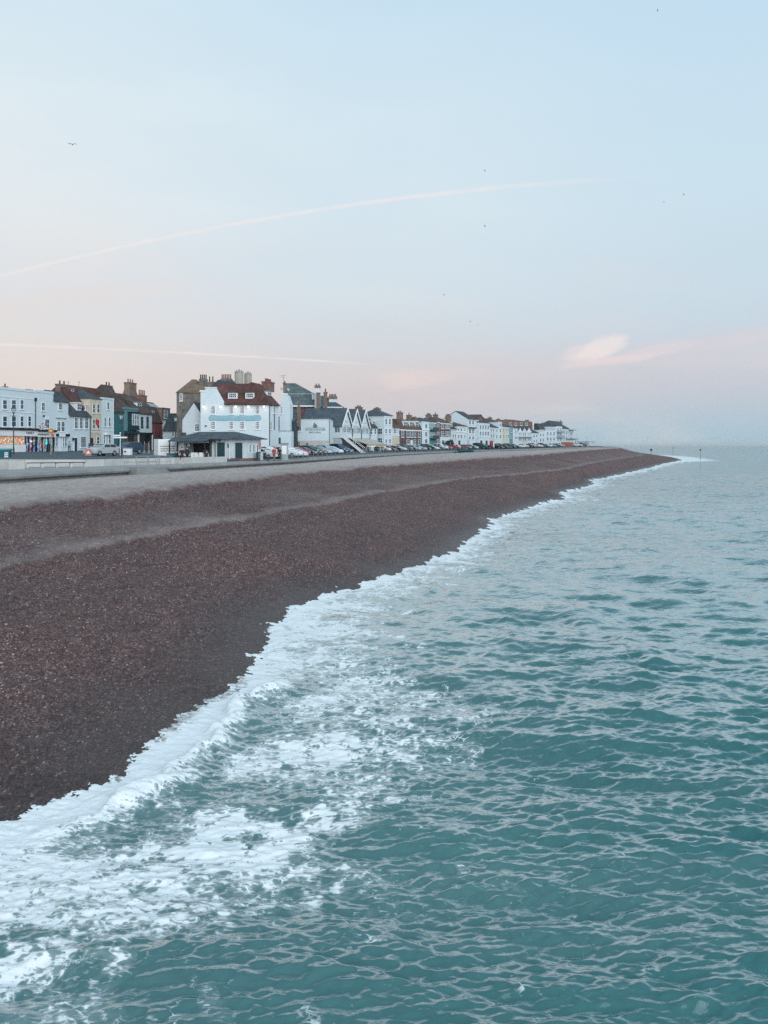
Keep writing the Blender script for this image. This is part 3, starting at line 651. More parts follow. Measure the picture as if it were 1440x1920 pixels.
    def chim_px(s, px0, px1, py_top, py_bot, y, d=0.8, pots=2, pot_py=None, **k):
        x0, x1 = s.fx(px0, y), s.fx(px1, y); pm = (px0+px1)/2; z1 = s.fz(pm, py_top, y); z0 = s.fz(pm, py_bot, y)
        ph = max(.25, s.fz(pm, pot_py, y)-z1) if pot_py else .7
        w_ = min(abs(x1-x0), 3.2)
        return s.chimney((x0+x1)/2, y, z0-.8, z1, w=max(.5, w_), d=d, pots=pots, ph=ph, **k)
    def dormer(s, x0, x1, z0, z1, y, dep=1.6, mw=None, mr=None, rows=2, cols=2, gable=False, mg=None):
        """window box standing out of a roof slope, its front at local y"""
        mb = MB(); mb.box(x0, x1, y, y+dep, z0, z1)
        d = mb.build('dormer', mw or TRIM, s.o)
        if gable:
            xm = (x0+x1)/2; rr = MB().prism([(x0-.15,z1-.03),(x1+.15,z1-.03),(xm,z1+(x1-x0)*.55)], 'y', y-.15, y+dep)
        else: rr = MB().box(x0-.15, x1+.15, y-.18, y+dep, z1-.02, z1+.14)
        rr.build('dormer_roof', mr or LEADG, d)
        mb = MB(); fr = .09; a, b = y-.05, y+.03; X0, X1, Z0, Z1 = x0+.1, x1-.1, z0+.12, z1-.1
        mb.box(X0,X0+fr,a,b,Z0,Z1).box(X1-fr,X1,a,b,Z0,Z1).box(X0+fr,X1-fr,a,b,Z1-fr,Z1).box(X0+fr,X1-fr,a,b,Z0,Z0+fr)
        for i in range(1, cols): xx = X0+(X1-X0)*i/cols; mb.box(xx-.03,xx+.03,a,b,Z0+fr,Z1-fr)
        for j in range(1, rows): zz = Z0+(Z1-Z0)*j/rows; mb.box(X0+fr,X1-fr,a,b,zz-.03,zz+.03)
        mb.mi = 1; mb.box(X0+.01, X1-.01, y-.02, y+.02, Z0+.01, Z1-.01)
        mb.build('window', (TRIM, mg or GLASS), d)
        return d
    def dorm_px(s, px0, px1, py0, py1, y, **k):
        pm = (px0+px1)/2; return s.dormer(s.fx(px0, y), s.fx(px1, y), s.fz(pm, py1, y), s.fz(pm, py0, y), y, **k)
    def pipe(s, px, py0, py1, y=-.08, m=None, name='downpipe', r=.06):
        x = s.fx(px); return s.part(MB().tube([(x, y, s.fz(px, py1)), (x, y, s.fz(px, py0))], r), name, m or DKPAINT)

def text_obj(words, size, parent, loc, rot, m, name='lettering', depth=0.012, sx=1.0):
    """writing as real raised letters, one mesh"""
    cu = bpy.data.curves.new(name, 'FONT'); cu.body = words; cu.size = size; cu.align_x = 'CENTER'; cu.align_y = 'CENTER'; cu.extrude = depth; cu.resolution_u = 2
    tmp = bpy.data.objects.new('letters', cu); C.objects.link(tmp); bpy.context.view_layer.update()
    me = bpy.data.meshes.new_from_object(tmp.evaluated_get(bpy.context.evaluated_depsgraph_get())); me.name = name
    bpy.data.objects.remove(tmp); bpy.data.curves.remove(cu)
    me.materials.clear(); o = link(name, me, m, parent); o.location = loc; o.rotation_euler = rot; o.scale = (sx, 1, 1); return o

def display_mat(name, cols, s, dark=0.45, scale=2.6):
    """shop window full of small lit goods"""
    m = bpy.data.materials.new(name); m.use_nodes = True; t = NT(m.node_tree); b = t.n['Principled BSDF']; O = t.add('ShaderNodeTexCoord').outputs['Object']
    mp = t.add('ShaderNodeMapping'); mp.inputs['Scale'].default_value = (1.0, 1.0, 0.8); t.l.new(O, mp.inputs['Vector'])
    cc = t.voronoi(mp.outputs[0], scale, 'F1', 'Color'); sc = t.add('ShaderNodeSeparateColor'); t.l.new(cc, sc.inputs[0])
    n = len(cols); col = t.ramp(sc.outputs[0], [(i/n, tuple(c)+(1,)) for i, c in enumerate(cols)], 'CONSTANT')
    val = t.mapr(sc.outputs[1], dark, 1.0, 0.08, 1.0)
    t.l.new(col, b.inputs['Base Color']); b.inputs['Roughness'].default_value = .3
    t.l.new(col, b.inputs['Emission Color']); t.l.new(t.math('MULTIPLY', val, s), b.inputs['Emission Strength']); return m
SHOPLIT = display_mat('lit_shop_goods', [(.75,.16,.10), (.9,.38,.22), (.8,.66,.5), (.85,.25,.2), (.45,.45,.2), (.9,.75,.6), (.2,.35,.25)], 0.55, 0.15, 5.0)
ARCADE = display_mat('lit_arcade_machines', [(.10,.06,.06), (.22,.12,.09), (.1,.75,.75), (.16,.10,.10), (.8,.2,.2), (.3,.2,.15), (.15,.3,.9), (.8,.6,.4), (.14,.09,.08)], 0.42, 0.3, 4.0)

# ------------------------------------------------------------------ ground: promenade, road, land behind
left_line = lambda Y: -59.0 + 0.18*(np.asarray(Y, float)-123.0)
front_line = curve([(-11.5, 163), (-3, 195), (24, 255), (60, 335), (90, 395), (130, 470), (150, 520)])
roadedge = curve([(-62, 0), (-56, 50), (-43, 69), (-38, 74.5), (-27.9, 79.3), (-19.6, 93.5), (-18.2, 104), (-16.6, 112), (-8.2, 147), (-2.5, 172), (7, 200), (23, 232), (40, 262), (67, 312), (93, 360), (113, 410), (128, 470), (137, 540), (140, 700), (150, 900)])
def build_ground():
    ys = np.concatenate([np.linspace(-20, 60, 20), np.linspace(62, 130, 60), np.linspace(132, 330, 70), np.linspace(335, 900, 60)])
    Xs, Ys, Zs = [], [], []
    for y in ys:
        w0 = float(seawall(y)); k = np.array([-.35, -2, -5, -9, -16, -40]); Xs.append(w0+k); Ys.append(np.full(6, y)); Zs.append(np.full(6, float(prom_z(y))))
    pm = mat('promenade_paving', (0.30, 0.31, 0.31), 0.9, 0.14, 0.5, bump=0.15)
    tag(grid_mesh('promenade', np.array(Xs), np.array(Ys), np.array(Zs), pm), 'pale concrete promenade along the top of the beach', kind='structure')
    Xs, Ys, Zs = [], [], []
    for y in ys:
        e = float(roadedge(y)); z0 = float(np.interp(y, [60, 75, 84, 94, 110], [4.5, 4.5, 4.4, 4.12, 4.12])); z0 = max(z0, float(prom_z(y))+.10)
        k = np.array([0, -.01, -3, -7, -14, -30, -80, -400, -3000]); zz = [z0-.4, z0, z0+.12, max(min(4.62, z0+.45), z0+.2), max(4.72, z0+.25), max(ZB, z0+.27), 5.1, 5.3, 5.4]
        Xs.append(e+k); Ys.append(np.full(9, y)); Zs.append(np.array(zz)+.02)
    tag(grid_mesh('road', np.array(Xs), np.array(Ys), np.array(Zs), ASPH), 'blue grey asphalt seafront road and parking in front of the houses', kind='structure')
build_ground()

def build_seawall():
    """curved concrete wall with an overhanging lip over the shingle"""
    o = empty('sea_wall', (0, 0, 0), 0, 'long concrete sea wall with rounded lip between the promenade and the shingle', 'sea wall')
    ys = np.concatenate([np.linspace(20, 130, 90), np.linspace(132, 520, 130)])
    prof = [(-.6, -1.6), (-.34, -1.6), (-.34, -.46), (-.12, -.38), (.10, -.30), (.16, -.16), (.10, -.03), (-.05, .02), (-.6, .02)]
    X = np.array([[float(seawall(y))+p[0] for p in prof] for y in ys]); Y = np.repeat(ys[:, None], len(prof), 1); Z = np.array([[float(prom_z(y))+p[1] for p in prof] for y in ys])
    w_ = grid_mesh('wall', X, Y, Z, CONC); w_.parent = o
    for f in w_.data.polygons: f.use_smooth = False
build_seawall()

# low promenade wall: panels with joints, a white block and a long slatted bench let into it
def build_lowwall():
    o = empty('promenade_wall', (0, 0, 0), 0, 'low pale concrete wall in panels between promenade and road, with dark slat bench', 'wall')
    zt = lambda px: np.interp(px, [-60, 160, 425], [4.70, 4.66, 4.66])
    base = [(-90, 877), (0, 875.5), (15, 875), (47, 875.5), (160, 874.8), (196, 874), (240, 872.2), (300, 870.3), (345, 869.2), (385, 867.8), (426, 866.4)]
    pts = [ground_pt(a, b, 4.0) for a, b in base]
    for (a, b), (p, q) in zip(zip(pts, pts[1:]), zip(base, base[1:])):
        dx, dy = b[0]-a[0], b[1]-a[1]; L = math.hypot(dx, dy); ux, uy = dx/L, dy/L; nx, ny = -uy*.32, ux*.32; g = .02
        a2 = (a[0]+ux*g, a[1]+uy*g); b2 = (b[0]-ux*g, b[1]-uy*g)
        lo = [(a2[0], a2[1], 3.9), (b2[0], b2[1], 3.9), (b2[0]+nx, b2[1]+ny, 3.9), (a2[0]+nx, a2[1]+ny, 3.9)]
        MB().solid(lo, [(x, y, float(zt(p[0] if i in (0, 3) else q[0]))) for i, (x, y, z) in enumerate(lo)]).build('panel', CONCL, o)
    # coping
    # bench
    a, b = ground_pt(50, 877.2, 4.0), ground_pt(158, 875.6, 4.0)
    dx, dy = b[0]-a[0], b[1]-a[1]; L = math.hypot(dx, dy)
    rz = math.atan2(dy, dx)
    be = MB(); be.box(0, L, -.42, .0, .40, .47); t = be.build('bench_seat', DKPAINT, o); t.location = (a[0], a[1], 4.0); t.rotation_euler = (0, 0, rz)
    mb = MB()
    for i in range(5): mb.box(L*i/4-.09, L*i/4+.09, -.36, -.02, 0, .40)
    t = mb.build('bench_support', CONCL, o); t.location = (a[0], a[1], 4.0); t.rotation_euler = (0, 0, rz)
    c = ground_pt(17, 880.5, 4.0); d = ground_pt(47, 879.7, 4.0)
    k = empty('concrete_block', (c[0], c[1], 4.0), math.atan2(d[1]-c[1], d[0]-c[0]), 'pale square concrete block at the near end of the bench in the promenade wall', 'block')
    L = math.hypot(d[0]-c[0], d[1]-c[1]); MB().box(0, L, 0, 2.0, -.05, .66).build('block', CONCL, k, bevel=.03)
build_lowwall()

def build_steps():
    a = ground_pt(256, 891.0, 3.42); b = ground_pt(322, 888.4, 3.42); rz = math.atan2(b[1]-a[1], b[0]-a[0]); L = math.hypot(b[0]-a[0], b[1]-a[1])
    o = empty('beach_steps', (a[0], a[1], 3.42), rz, 'concrete landing and steps with steel handrails leading from the promenade down to the shingle', 'steps')
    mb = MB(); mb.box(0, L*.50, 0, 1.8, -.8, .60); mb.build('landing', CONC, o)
    mb = MB()
    for i in range(4): mb.box(L*.50, L*.98, .25*i, 2.0, -.8 if i == 0 else .14*i, .14*(i+1))
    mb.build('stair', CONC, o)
    for y in (.06, 1.7):
        mb = MB()
        for i in range(4): x = .1+L*.95*i/3; mb.tube([(x, y, .5), (x, y, 1.62)], .028)
        mb.tube([(.1, y, 1.62), (L*.95, y, 1.62)], .028); mb.tube([(.1, y, 1.1), (L*.95, y, 1.1)], .022)
        mb.build('handrail', STEEL, o)
    mb = MB(); mb.tube([(L*.52, .0, 1.55), (L*.36, -.95, .62)], .028); mb.tube([(L*.36, -.95, -.2), (L*.36, -.95, .62)], .028); mb.build('handrail', STEEL, o)
build_steps()

# ------------------------------------------------------------------ the left row, across the road from the pier
LL = left_line
def lit(name, rgb, s=1.0): return mat(name, tuple(c*.5 for c in rgb), 0.5, 0.15, 3.0, emit=rgb, emit_s=s)
def build_left_row():
    # 1 long white corner building with amusement shop
    A, B = meet(LL, -42), meet(LL, 66)
    h = House('shop_building', 'long white two storey corner building with parapet over a lit amusement shopfront', A, B, 11, 'building')
    HH = h.fz(30, 729.5); h.wall(WHITE, HH-.1); h.parapet(WHITE, HH-.15, .25); h.band(TRIM, h.fz(40, 747), .12, name='string_course'); h.band(TRIM, h.fz(40, 774), .10, name='string_course')
    h.part(MB().box(-.3, h.L+.2, .3, 11, HH-.5, HH-.2), 'roof', LEADG)
    for p0, p1 in ((-18, -9), (4.5, 13), (21, 30), (37.5, 44)): h.wpx(p0, p1, 749.5, 767.5, cols=1)
    for p0, p1 in ((-18, -9), (4.5, 13), (21, 30), (37.5, 44), (52, 58)): h.wpx(p0, p1, 780, 800.5, cols=1)
    zb_, zt_ = h.fz(30, 812.5), h.fz(30, 805)
    zs = h.fz(22, 833.5); x0, x1, x2 = h.fx(-38), h.fx(45), h.L
    h.part(MB().box(0, x1, -.35, -.004, -.5, zs), 'stall_riser', TRIM)
    h.part(MB().box(0, x2, -.75, -.004, zt_-.12, zt_+.22), 'cornice', DKPAINT)
    h.part(MB().box(0, x2, -.50, -.004, zb_-.42, zt_-.12), 'fascia', TRIM)
    n = 6; xs = np.linspace(.1, x1-.1, n+1)
    for i in range(n): h.part(MB().box(xs[i]+.07, xs[i+1]-.07, -.20, -.05, zs+.05, zb_-.48), 'display_window', SHOPLIT)
    h.part(MB().box(x1+.1, x2-.05, -.10, -.03, .1, zb_-.45), 'shop_window', ARCADE)
    rr = random.Random(4); AC = [(.1,.8,.75), (.9,.25,.2), (.95,.85,.6), (.2,.35,1.), (.95,.55,.2)]
    for i in range(4):
        xx = x1+.5+(x2-x1-1.2)*i/4.; zz = rr.uniform(1.2, 1.7); h.part(MB().box(xx, xx+rr.uniform(.3,.9), -.22, -.10, zz, zz+rr.uniform(.12, .3)), 'arcade_light', lit('arcade_%d' % (i % 5), AC[i % 5], .8))
    for i in range(4): xx = x1+.05+(x2-x1-.2)*i/3; h.part(MB().box(xx-.07, xx+.07, -.28, -.02, -.1, zb_-.42), 'mullion', DKPAINT)
    text_obj('FAMILY', .50, h.o, (h.fx(56.5, -.5), -.53, zb_+.08), (R(90), 0, 0), DKPAINT, sx=1.25)
    h.pipe(66, 747, 804); h.part(MB().box(h.L-.25, h.L+.2, -.22, -.02, h.fz(66, 752), h.fz(66, 746)), 'rain_hopper', DKPAINT)
    h.part(MB().box(-.1, h.L+.1, -.03, 0, -.6, .22), 'plinth', DKPAINT)
    # 1b its return, bending back with the street
    A2 = B; B2 = meet(lambda Y: LL(Y)-.02*(Y-B[1]), 100)
    h = House('arcade_building', 'white rendered end of the corner building with arched first floor window and flag', A2, B2, 10, 'building')
    HH = h.fz(80, 733.5); h.wall(WHITE, HH-.1); h.parapet(WHITE, HH-.15, .25)
    h.part(MB().box(-.1, h.L+.1, .3, 10, HH-.5, HH-.2), 'roof', LEADG)
    h.wpx(77.5, 84, 754.5, 770.5, cols=2); w_ = h.wpx(84, 92, 786, 803.5, cols=2)
    xm = h.fx(88); MB().prism([(xm-.75, h.fz(88, 786)), (xm+.75, h.fz(88, 786)), (xm+.45, h.fz(88, 782.5)), (xm, h.fz(88, 781.5)), (xm-.45, h.fz(88, 782.5))], 'y', -.09, .01).build('arch', TRIM, w_)
    zb_, zt_ = h.fz(80, 815.5), h.fz(80, 808)
    h.part(MB().box(0, h.L, -.75, -.004, zt_-.12, zt_+.2), 'cornice', DKPAINT); h.part(MB().box(0, h.L, -.50, -.004, zb_-.35, zt_-.12), 'fascia', TRIM)
    text_obj('AMUSEMENTS', .46, h.o, (h.fx(81.5, -.5), -.53, zb_+.05), (R(90), 0, 0), DKPAINT, sx=1.2)
    h.part(MB().box(.2, h.L-.5, -.10, -.03, .1, zb_-.35), 'shop_window', ARCADE)
    for i in range(3):
        xx = .6+(h.L-1.8)*i/3.; zz = rr.uniform(.5, 1.3); h.part(MB().box(xx, xx+.2, -.22, -.10, zz, zz+rr.uniform(.5, 1.1)), 'arcade_light', lit('arcade_%d' % ((i+3) % 5), AC[(i+3) % 5], .8))
    for i in range(4): xx = .05+(h.L-.3)*i/3; h.part(MB().box(xx-.07, xx+.07, -.28, -.02, -.1, zb_-.35), 'mullion', DKPAINT)
    h.part(MB().box(h.fx(80), h.fx(80)+.2, -.3, -.05, h.fz(80, 781.5), h.fz(80, 778.5)), 'lantern', DKPAINT)
    # 2 narrow white house with shop
    A, B = B2, meet(LL, 128)
    h = House('narrow_house', 'narrow white rendered house with slate roof above a small white shopfront', A, B, 8)
    HH = h.fz(112, 751.5); h.wall_gable_x(WHITE, HH, 1.6, y1=6, ry=1.6); h.roof_gable_x(SLATED, HH, 1.6, o=.25, y1=6, ry=1.6)
    h.wpx(109.5, 117, 755, 769, cols=3, rows=1); h.wpx(106.5, 113, 790, 809.5, cols=2); h.wpx(114.5, 121, 790, 809.5, cols=2)
    h.band(GREYTRIM, h.fz(114, 784.5), .12, .2, x0=h.fx(104.5), x1=h.fx(124), name='hood')
    zt_ = h.fz(114, 813); h.part(MB().box(.05, h.L-.05, -.35, -.004, zt_-.55, zt_), 'fascia', TRIM); h.part(MB().box(h.fx(119.5), h.L-.1, -.40, -.35, zt_-.5, zt_-.03), 'sign_board', DKPAINT)
    h.part(MB().box(h.fx(101), h.fx(107), -.40, -.35, zt_-.5, zt_-.03), 'sign_board', DKPAINT)
    for a, b in ((99.8, 103.5), (104.2, 108.2), (117, 120.2), (121, 125.2)): h.wpx(a, b, 820, 838, y=-.02, cols=1, rows=2, mg=mat('blue_stock', (.10,.25,.38), .4, .6, 5.0), sill=False, name='shop_window')
    h.door(h.fx(110.5), h.fx(114.2), h.fz(112, 821), TRIM)
    # 3 white cottage with dormers
    A, B = B, meet(LL, 169)
    h = House('white_cottage', 'white cottage with steep dark slate roof, two dormers and navy front door', A, B, 8)
    HH = h.fz(148, 778.5); rh = h.fz(146, 742, 4)-HH; h.wall_gable_x(WHITE, HH, rh, open_gable=True); h.roof_gable_x(SLATED, HH, rh, o=.35, closed=False); h.band(TRIM, HH-.45, .36, .12)
    h.dorm_px(144, 152.5, 756, 770, .55, cols=2, dep=2.2, mr=TRIM); h.dorm_px(160.5, 167, 759.5, 771, .55, cols=2, dep=2.2, mr=TRIM)
    for a, b in ((139.5, 145.5), (149, 154.8), (158.8, 165)): h.wpx(a, b, 783, 804, cols=2, rows=3)
    h.door(h.fx(139), h.fx(144.2), h.fz(141, 821), NAVY, surround=TRIM); h.wpx(150.5, 161, 818, 839.5, cols=5, rows=1)
    h.part(MB().box(0, h.L, -.04, 0, -.6, .2), 'plinth', DKPAINT); h.part(MB().tube([(h.L-.1, -.12, HH-.4), (h.L-.1, -.12, 0)], .06), 'downpipe', DKPAINT)
    h.part(MB().box(h.fx(136)-.12, h.fx(136)+.12, -.3, -.02, h.fz(136, 826), h.fz(136, 821)), 'lantern', DKPAINT)
    # 4 cream three storey house
    A, B = B, meet(LL, 190)
    h = House('cream_house', 'cream three storey house with slate hip roof and small red flag', A, B, 7)
    HH = h.fz(178, 748.5); h.wall(CREAM, HH); h.roof_hip(SLATE, HH, 2.0, o=.15); h.band(TRIM, h.fz(178, 811), .15)
    for a, b in ((173.5, 178), (181.5, 186.5)):
        h.wpx(a, b, 757.5, 774.5, cols=1); h.wpx(a, b, 786, 804.5, cols=1)
    h.wpx(181, 186, 818.5, 833, cols=1); h.door(h.fx(170), h.fx(174), h.fz(172, 821), DKPAINT)
    # 5 white three storey house
    A, B = B, meet(LL, 213)
    h = House('white_townhouse', 'white three storey town house with flat parapet and arched doorcase', A, B, 7)
    HH = h.fz(201, 746.5); h.wall(WHITE, HH-.1); h.parapet(WHITE, HH-.15, .22); h.part(MB().box(.1, h.L-.1, .3, 7, HH-.5, HH-.2), 'roof', LEADG)
    h.wpx(200.5, 204.5, 754, 768.5, cols=1); h.band(TRIM, h.fz(201, 808), .14)
    for a, b in ((195, 198.5), (203.3, 206.8)): h.wpx(a, b, 782.5, 800, cols=1)
    for a, b in ((193.5, 196.6), (203.6, 207.4)): h.wpx(a, b, 814.5, 833, cols=1)
    h.door(h.fx(198.3), h.fx(201.7), h.fz(200, 818), WHITE2, surround=TRIM); xm = h.fx(200)
    h.part(MB().prism([(xm-.9, h.fz(200, 815.5)), (xm+.9, h.fz(200, 815.5)), (xm+.5, h.fz(200, 812.5)), (xm-.5, h.fz(200, 812.5))], 'y', -.5, -.01), 'door_canopy', TRIM)
    h.pipe(212, 748, 842, m=TRIM)
    # 6 teal painted flank
    A, B = B, meet(LL, 232)
    h = House('teal_flank_house', 'dark teal painted house with sloping brown tiled roof beside the white town house', A, B, 9)
    HH = h.fz(222, 770); rh = h.fz(222, 727, 2.6)-HH; h.wall_gable_x(TEAL, HH, rh, ry=2.6); h.roof_gable_x(TILED, HH, rh, o=.2, ry=2.6)
    h.wpx(220, 224, 812, 832, mf=TEAL, cols=1)
    # 7 grey-green house with bay and shop
    A, B = B, meet(LL, 258)
    h = House('green_shop_house', 'grey green house with projecting dark bay window over a dark shopfront', A, B, 8)
    HH = h.fz(245, 765); h.wall(GTEAL, HH-.1); h.parapet(GTEAL, HH-.2, .3, .15); h.wall(GTEAL, HH, y0=.4) if False else None
    h.roof_hip(TILED, HH-.6, 3.4, o=-.4)
    x0, x1, z0, z1 = h.fx(239.5), h.fx(254), h.fz(246, 804), h.fz(246, 774)
    bay = h.part(MB().box(x0, x1, -.85, .02, z0, z1).box(x0-.15, x1+.15, -1.0, .02, z1, z1+.2).box(x0-.1, x1+.1, -.95, .02, z0-.25, z0), 'bay', mat('bay_dark_green', (.012,.05,.062), .5, .1, 1.))
    for i in range(3):
        xa = x0+.12+(x1-x0-.24)*i/3; h.win(xa+.06, xa+(x1-x0-.24)/3-.06, z0+.7, z1-.25, y=-.85, cols=1, rows=2, mg=GLASSL, sill=False)
    zt_ = h.fz(246, 808); h.part(MB().box(.05, h.L-.05, -.5, -.004, zt_-.55, zt_), 'fascia', mat('shop_dark_teal', (.016,.07,.085), .5, .1, 1.))
    for i in range(3): xa = .15+(h.L-.3)*i/3; h.win(xa+.08, xa+(h.L-.3)/3-.08, .35 if i != 1 else 0, zt_-.65, y=-.03, cols=1, rows=1, mf=DKPAINT, mg=glassmat('shop_glass_%d' % i, (.10,.055,.04) if i != 1 else (.01,.014,.018), .15), sill=False, name='shop_window')
    # 8 white house with two slit windows and black shopfront
    A, B = B, meet(LL, 285)
    h = House('slit_window_house', 'white house with two tall dark windows over a black open shopfront', A, B, 8)
    HH = h.fz(271, 774.5); h.wall_gable_x(WHITE, HH, 3.6); h.roof_gable_x(TILED, HH, 3.6, o=.3)
    for a, b in ((264.3, 268), (274.6, 278.2)): h.wpx(a, b, 781.5, 801.5, mf=DKPAINT, cols=1)
    zt_ = h.fz(271, 811); h.part(MB().box(.05, h.L-.05, -.4, -.004, zt_-.3, zt_), 'fascia', DKPAINT)
    for i in range(4): xa = .3+(h.L-.6)*i/4; h.win(xa+.06, xa+(h.L-.6)/4-.06, .1, zt_-.4, y=-.03, cols=1, rows=2, mf=DKPAINT, mg=glassmat('dark_shop_glass_%d' % (i % 2), (.03,.035,.04) if i % 2 else (.008,.012,.016), .12), sill=False, name='shop_window')
    for x in (.12, h.L-.12): h.part(MB().box(x-.13, x+.13, -.25, -.004, -.3, zt_), 'pilaster', TRIM)
    h.dorm_px(256.5, 266, 754.5, 766, 1.4, cols=2)
    # 9 brick red painted house under dark mansard
    A, B = B, meet(LL, 304)
    h = House('red_house', 'brick red painted house with two narrow windows under a tall dark mansard roof', A, B, 8)
    HH = h.fz(294, 793); h.wall(REDP, HH); 
    h.part(MB().solid([(-.1,-.2,HH+.01),(h.L+.1,-.2,HH+.01),(h.L+.1,8,HH+.01),(-.1,8,HH+.01)], [(0,1.5,HH+3.6),(h.L,1.5,HH+3.6),(h.L,7,HH+4.2),(0,7,HH+4.2)]), 'roof', TILED)
    for a, b in ((290, 292.8), (296.5, 299.5)): h.wpx(a, b, 798, 815, mf=REDP, cols=1)
    zt_ = h.fz(294, 820); h.part(MB().box(.02, h.L-.02, -.12, -.004, -.4, zt_), 'shopfront', TEAL); h.part(MB().box(.5, h.L-1.2, -.16, -.12, .4, zt_-.5), 'shop_window', GLASS)
    h.part(MB().box(h.fx(289), h.fx(297), -.5, -.01, h.fz(293, 837), h.fz(293, 835.5)), 'sign_board', TRIM)
    h.dorm_px(285.5, 290, 770, 784, .9, cols=1)
    # 10 brick house with white bay
    A, B = B, meet(LL, 319)
    h = House('bay_window_house', 'narrow brown brick house with white window above and white bay window below', A, B, 7)
    HH = h.fz(311, 766); h.wall(BRICKB, HH); h.part(MB().box(-.1, h.L+.1, -.1, 7, HH, HH+.15), 'roof', LEADG)
    h.wpx(307.5, 314, 768.5, 784.5, cols=2)
    z0, z1 = h.fz(311, 812), h.fz(311, 791); x0, x1 = h.fx(304.5), h.fx(318)
    h.part(MB().box(x0, x1, -.9, .02, z0-1.0, z1).box(x0-.12, x1+.12, -1.0, .02, z1, z1+.18), 'bay', WHITE)
    for i in range(2): xa = x0+.1+(x1-x0-.2)*i/2; h.win(xa+.1, xa+(x1-x0-.2)/2-.1, z0, z1-.3, y=-.9, cols=1, rows=2)
    h.part(MB().box(.02, h.L-.02, -.15, -.004, -.4, z0-1.0), 'ground_storey', WHITE); h.part(MB().box(x0+.5, x1-.3, -.22, -.15, 0, z0-1.4), 'door', DKPAINT)
    # behind: big tiled roofs, chimney stacks
    # brown roofed house behind the corner building
    off = lambda d: (lambda Y: LL(Y)-d)
    A, B = meet(off(7), 66), meet(off(7), 136)
    h = House('hipped_house', 'house with low brown hipped roof showing above the white corner building', A, B, 10)
    HH = h.fz(70, 738); h.wall(BRICKB, HH); h.roof_hip(TILEB, HH, h.fz(60, 724.5)-HH, o=.4)
    h.chimney(h.fx(42), 5, HH, h.fz(42, 724), w=1.4, d=.7, pots=0); h.chimney(h.fx(57), 5, HH, h.fz(57, 724), w=.6, d=.6, pots=1, ph=.5)
    A, B = meet(off(1.0), 141), meet(off(1.0), 213)
    h = House('long_tiled_house', 'long house with broad red brown tiled roof rising behind the cottage and cream house', A, B, 8)
    HH = h.fz(150, 762); rh = h.fz(150, 726.5, 3.2)-HH; h.wall_gable_x(BRICKB, HH, rh, ry=3.2); h.roof_gable_x(TILE, HH, rh, o=.3, ry=3.2)
    h.chim_px(108, 124, 720.5, 728, 3.2, pots=2, pot_py=714, d=.9, m=BRICKB, mp=POTD); h.chim_px(197, 207, 723, 728, 3.2, pots=2, pot_py=716.5, d=.9, mp=POTD)
    for px in (128, 148): x = h.fx(px, 3.2); h.part(MB().tube([(x, 3.2, h.fz(px, 728, 3.2)), (x, 3.2, h.fz(px, 714.5, 3.2))], .05, 5).tube([(x-.3, 3.2, h.fz(px, 717, 3.2)), (x+.3, 3.2, h.fz(px, 717, 3.2))], .03, 4), 'aerial', STEEL)
    h.dormer(h.fx(133, 2.2), h.fx(139, 2.2), h.fz(136, 739, 2.2), h.fz(136, 729.5, 2.2), 2.2, mw=BRICK, dep=2.2, cols=1)
    A, B = meet(off(6), 246), meet(off(6), 284)
    h = House('stack_house', 'brown tiled house with one very large brick chimney stack behind the grey green shop', A, B, 9)
    HH = h.fz(240, 762); h.wall_gable_x(BRICKB, HH, h.fz(240, 736.5)-HH); h.roof_gable_x(TILE, HH, h.fz(240, 736.5)-HH, o=.4)
    h.chim_px(234.5, 254, 717.5, 738, 4.5, d=1.4, pots=3, pot_py=711, m=BRICKB, label='very broad brown brick chimney stack'); xc = h.fx(244, 4.5); zc = h.fz(244, 735, 4.5)
    h.part(MB().solid([(xc-2.1, 3.5, zc-1.2), (xc+2.1, 3.5, zc-1.2), (xc+2.1, 5.5, zc-1.2), (xc-2.1, 5.5, zc-1.2)], [(xc-1.75, 3.8, zc+.2), (xc+1.75, 3.8, zc+.2), (xc+1.75, 5.2, zc+.2), (xc-1.75, 5.2, zc+.2)]), 'chimney_base', BRICKB)
    h.dormer(h.fx(229.5, 1.5), h.fx(238.5, 1.5), h.fz(234, 760, 1.5), h.fz(234, 749, 1.5), 1.5, mw=LEADG, cols=2, dep=2)
    A, B = meet(off(3), 284), meet(off(3), 316)
    h = House('triple_pot_house', 'dark brown roofed house with a row of tall chimney pots and a grey rooflight', A, B, 8)
    HH = h.fz(284, 776); h.wall_gable_x(BRICKB, HH, h.fz(280, 752)-HH); h.roof_gable_x(TILED, HH, h.fz(280, 752)-HH, o=.3)
    h.chim_px(258.5, 273, 741, 758, 4.0, d=.9, pots=4, pot_py=731.5, m=BRICK, along='x')
    x0, x1 = h.fx(284, 2), h.fx(298, 2); z0 = h.fz(290, 767, 2); s_ = (h.fz(280, 752)-HH)/4.0
    h.part(MB().solid([(x0, .9, HH+.9*s_+.3), (x1, .9, HH+.9*s_+.3), (x1, 3.2, HH+3.2*s_+.3), (x0, 3.2, HH+3.2*s_+.3)], [(x0, .9, HH+.9*s_+.42), (x1, .9, HH+.9*s_+.42), (x1, 3.2, HH+3.2*s_+.42), (x0, 3.2, HH+3.2*s_+.42)]), 'rooflight', GREYTRIM)
    # low slate building at the street corner
    h = House('slate_annex', 'low white building with long blue slate roof between the bay window house and the hotel', ((306-CX)/FPX*172, 172), ((376-CX)/FPX*172, 172), 10, 'building')
    HH = h.fz(330, 806); h.wall_gable_x(WHITE2, HH, h.fz(330, 775)-HH); h.roof_gable_x(SLATED, HH, h.fz(330, 775)-HH, o=.4)
    h.wpx(336, 341, 809, 818, cols=2); h.wpx(322, 327, 810, 818, cols=2); h.door(h.fx(329.5), h.fx(333), 2.0, DKPAINT)
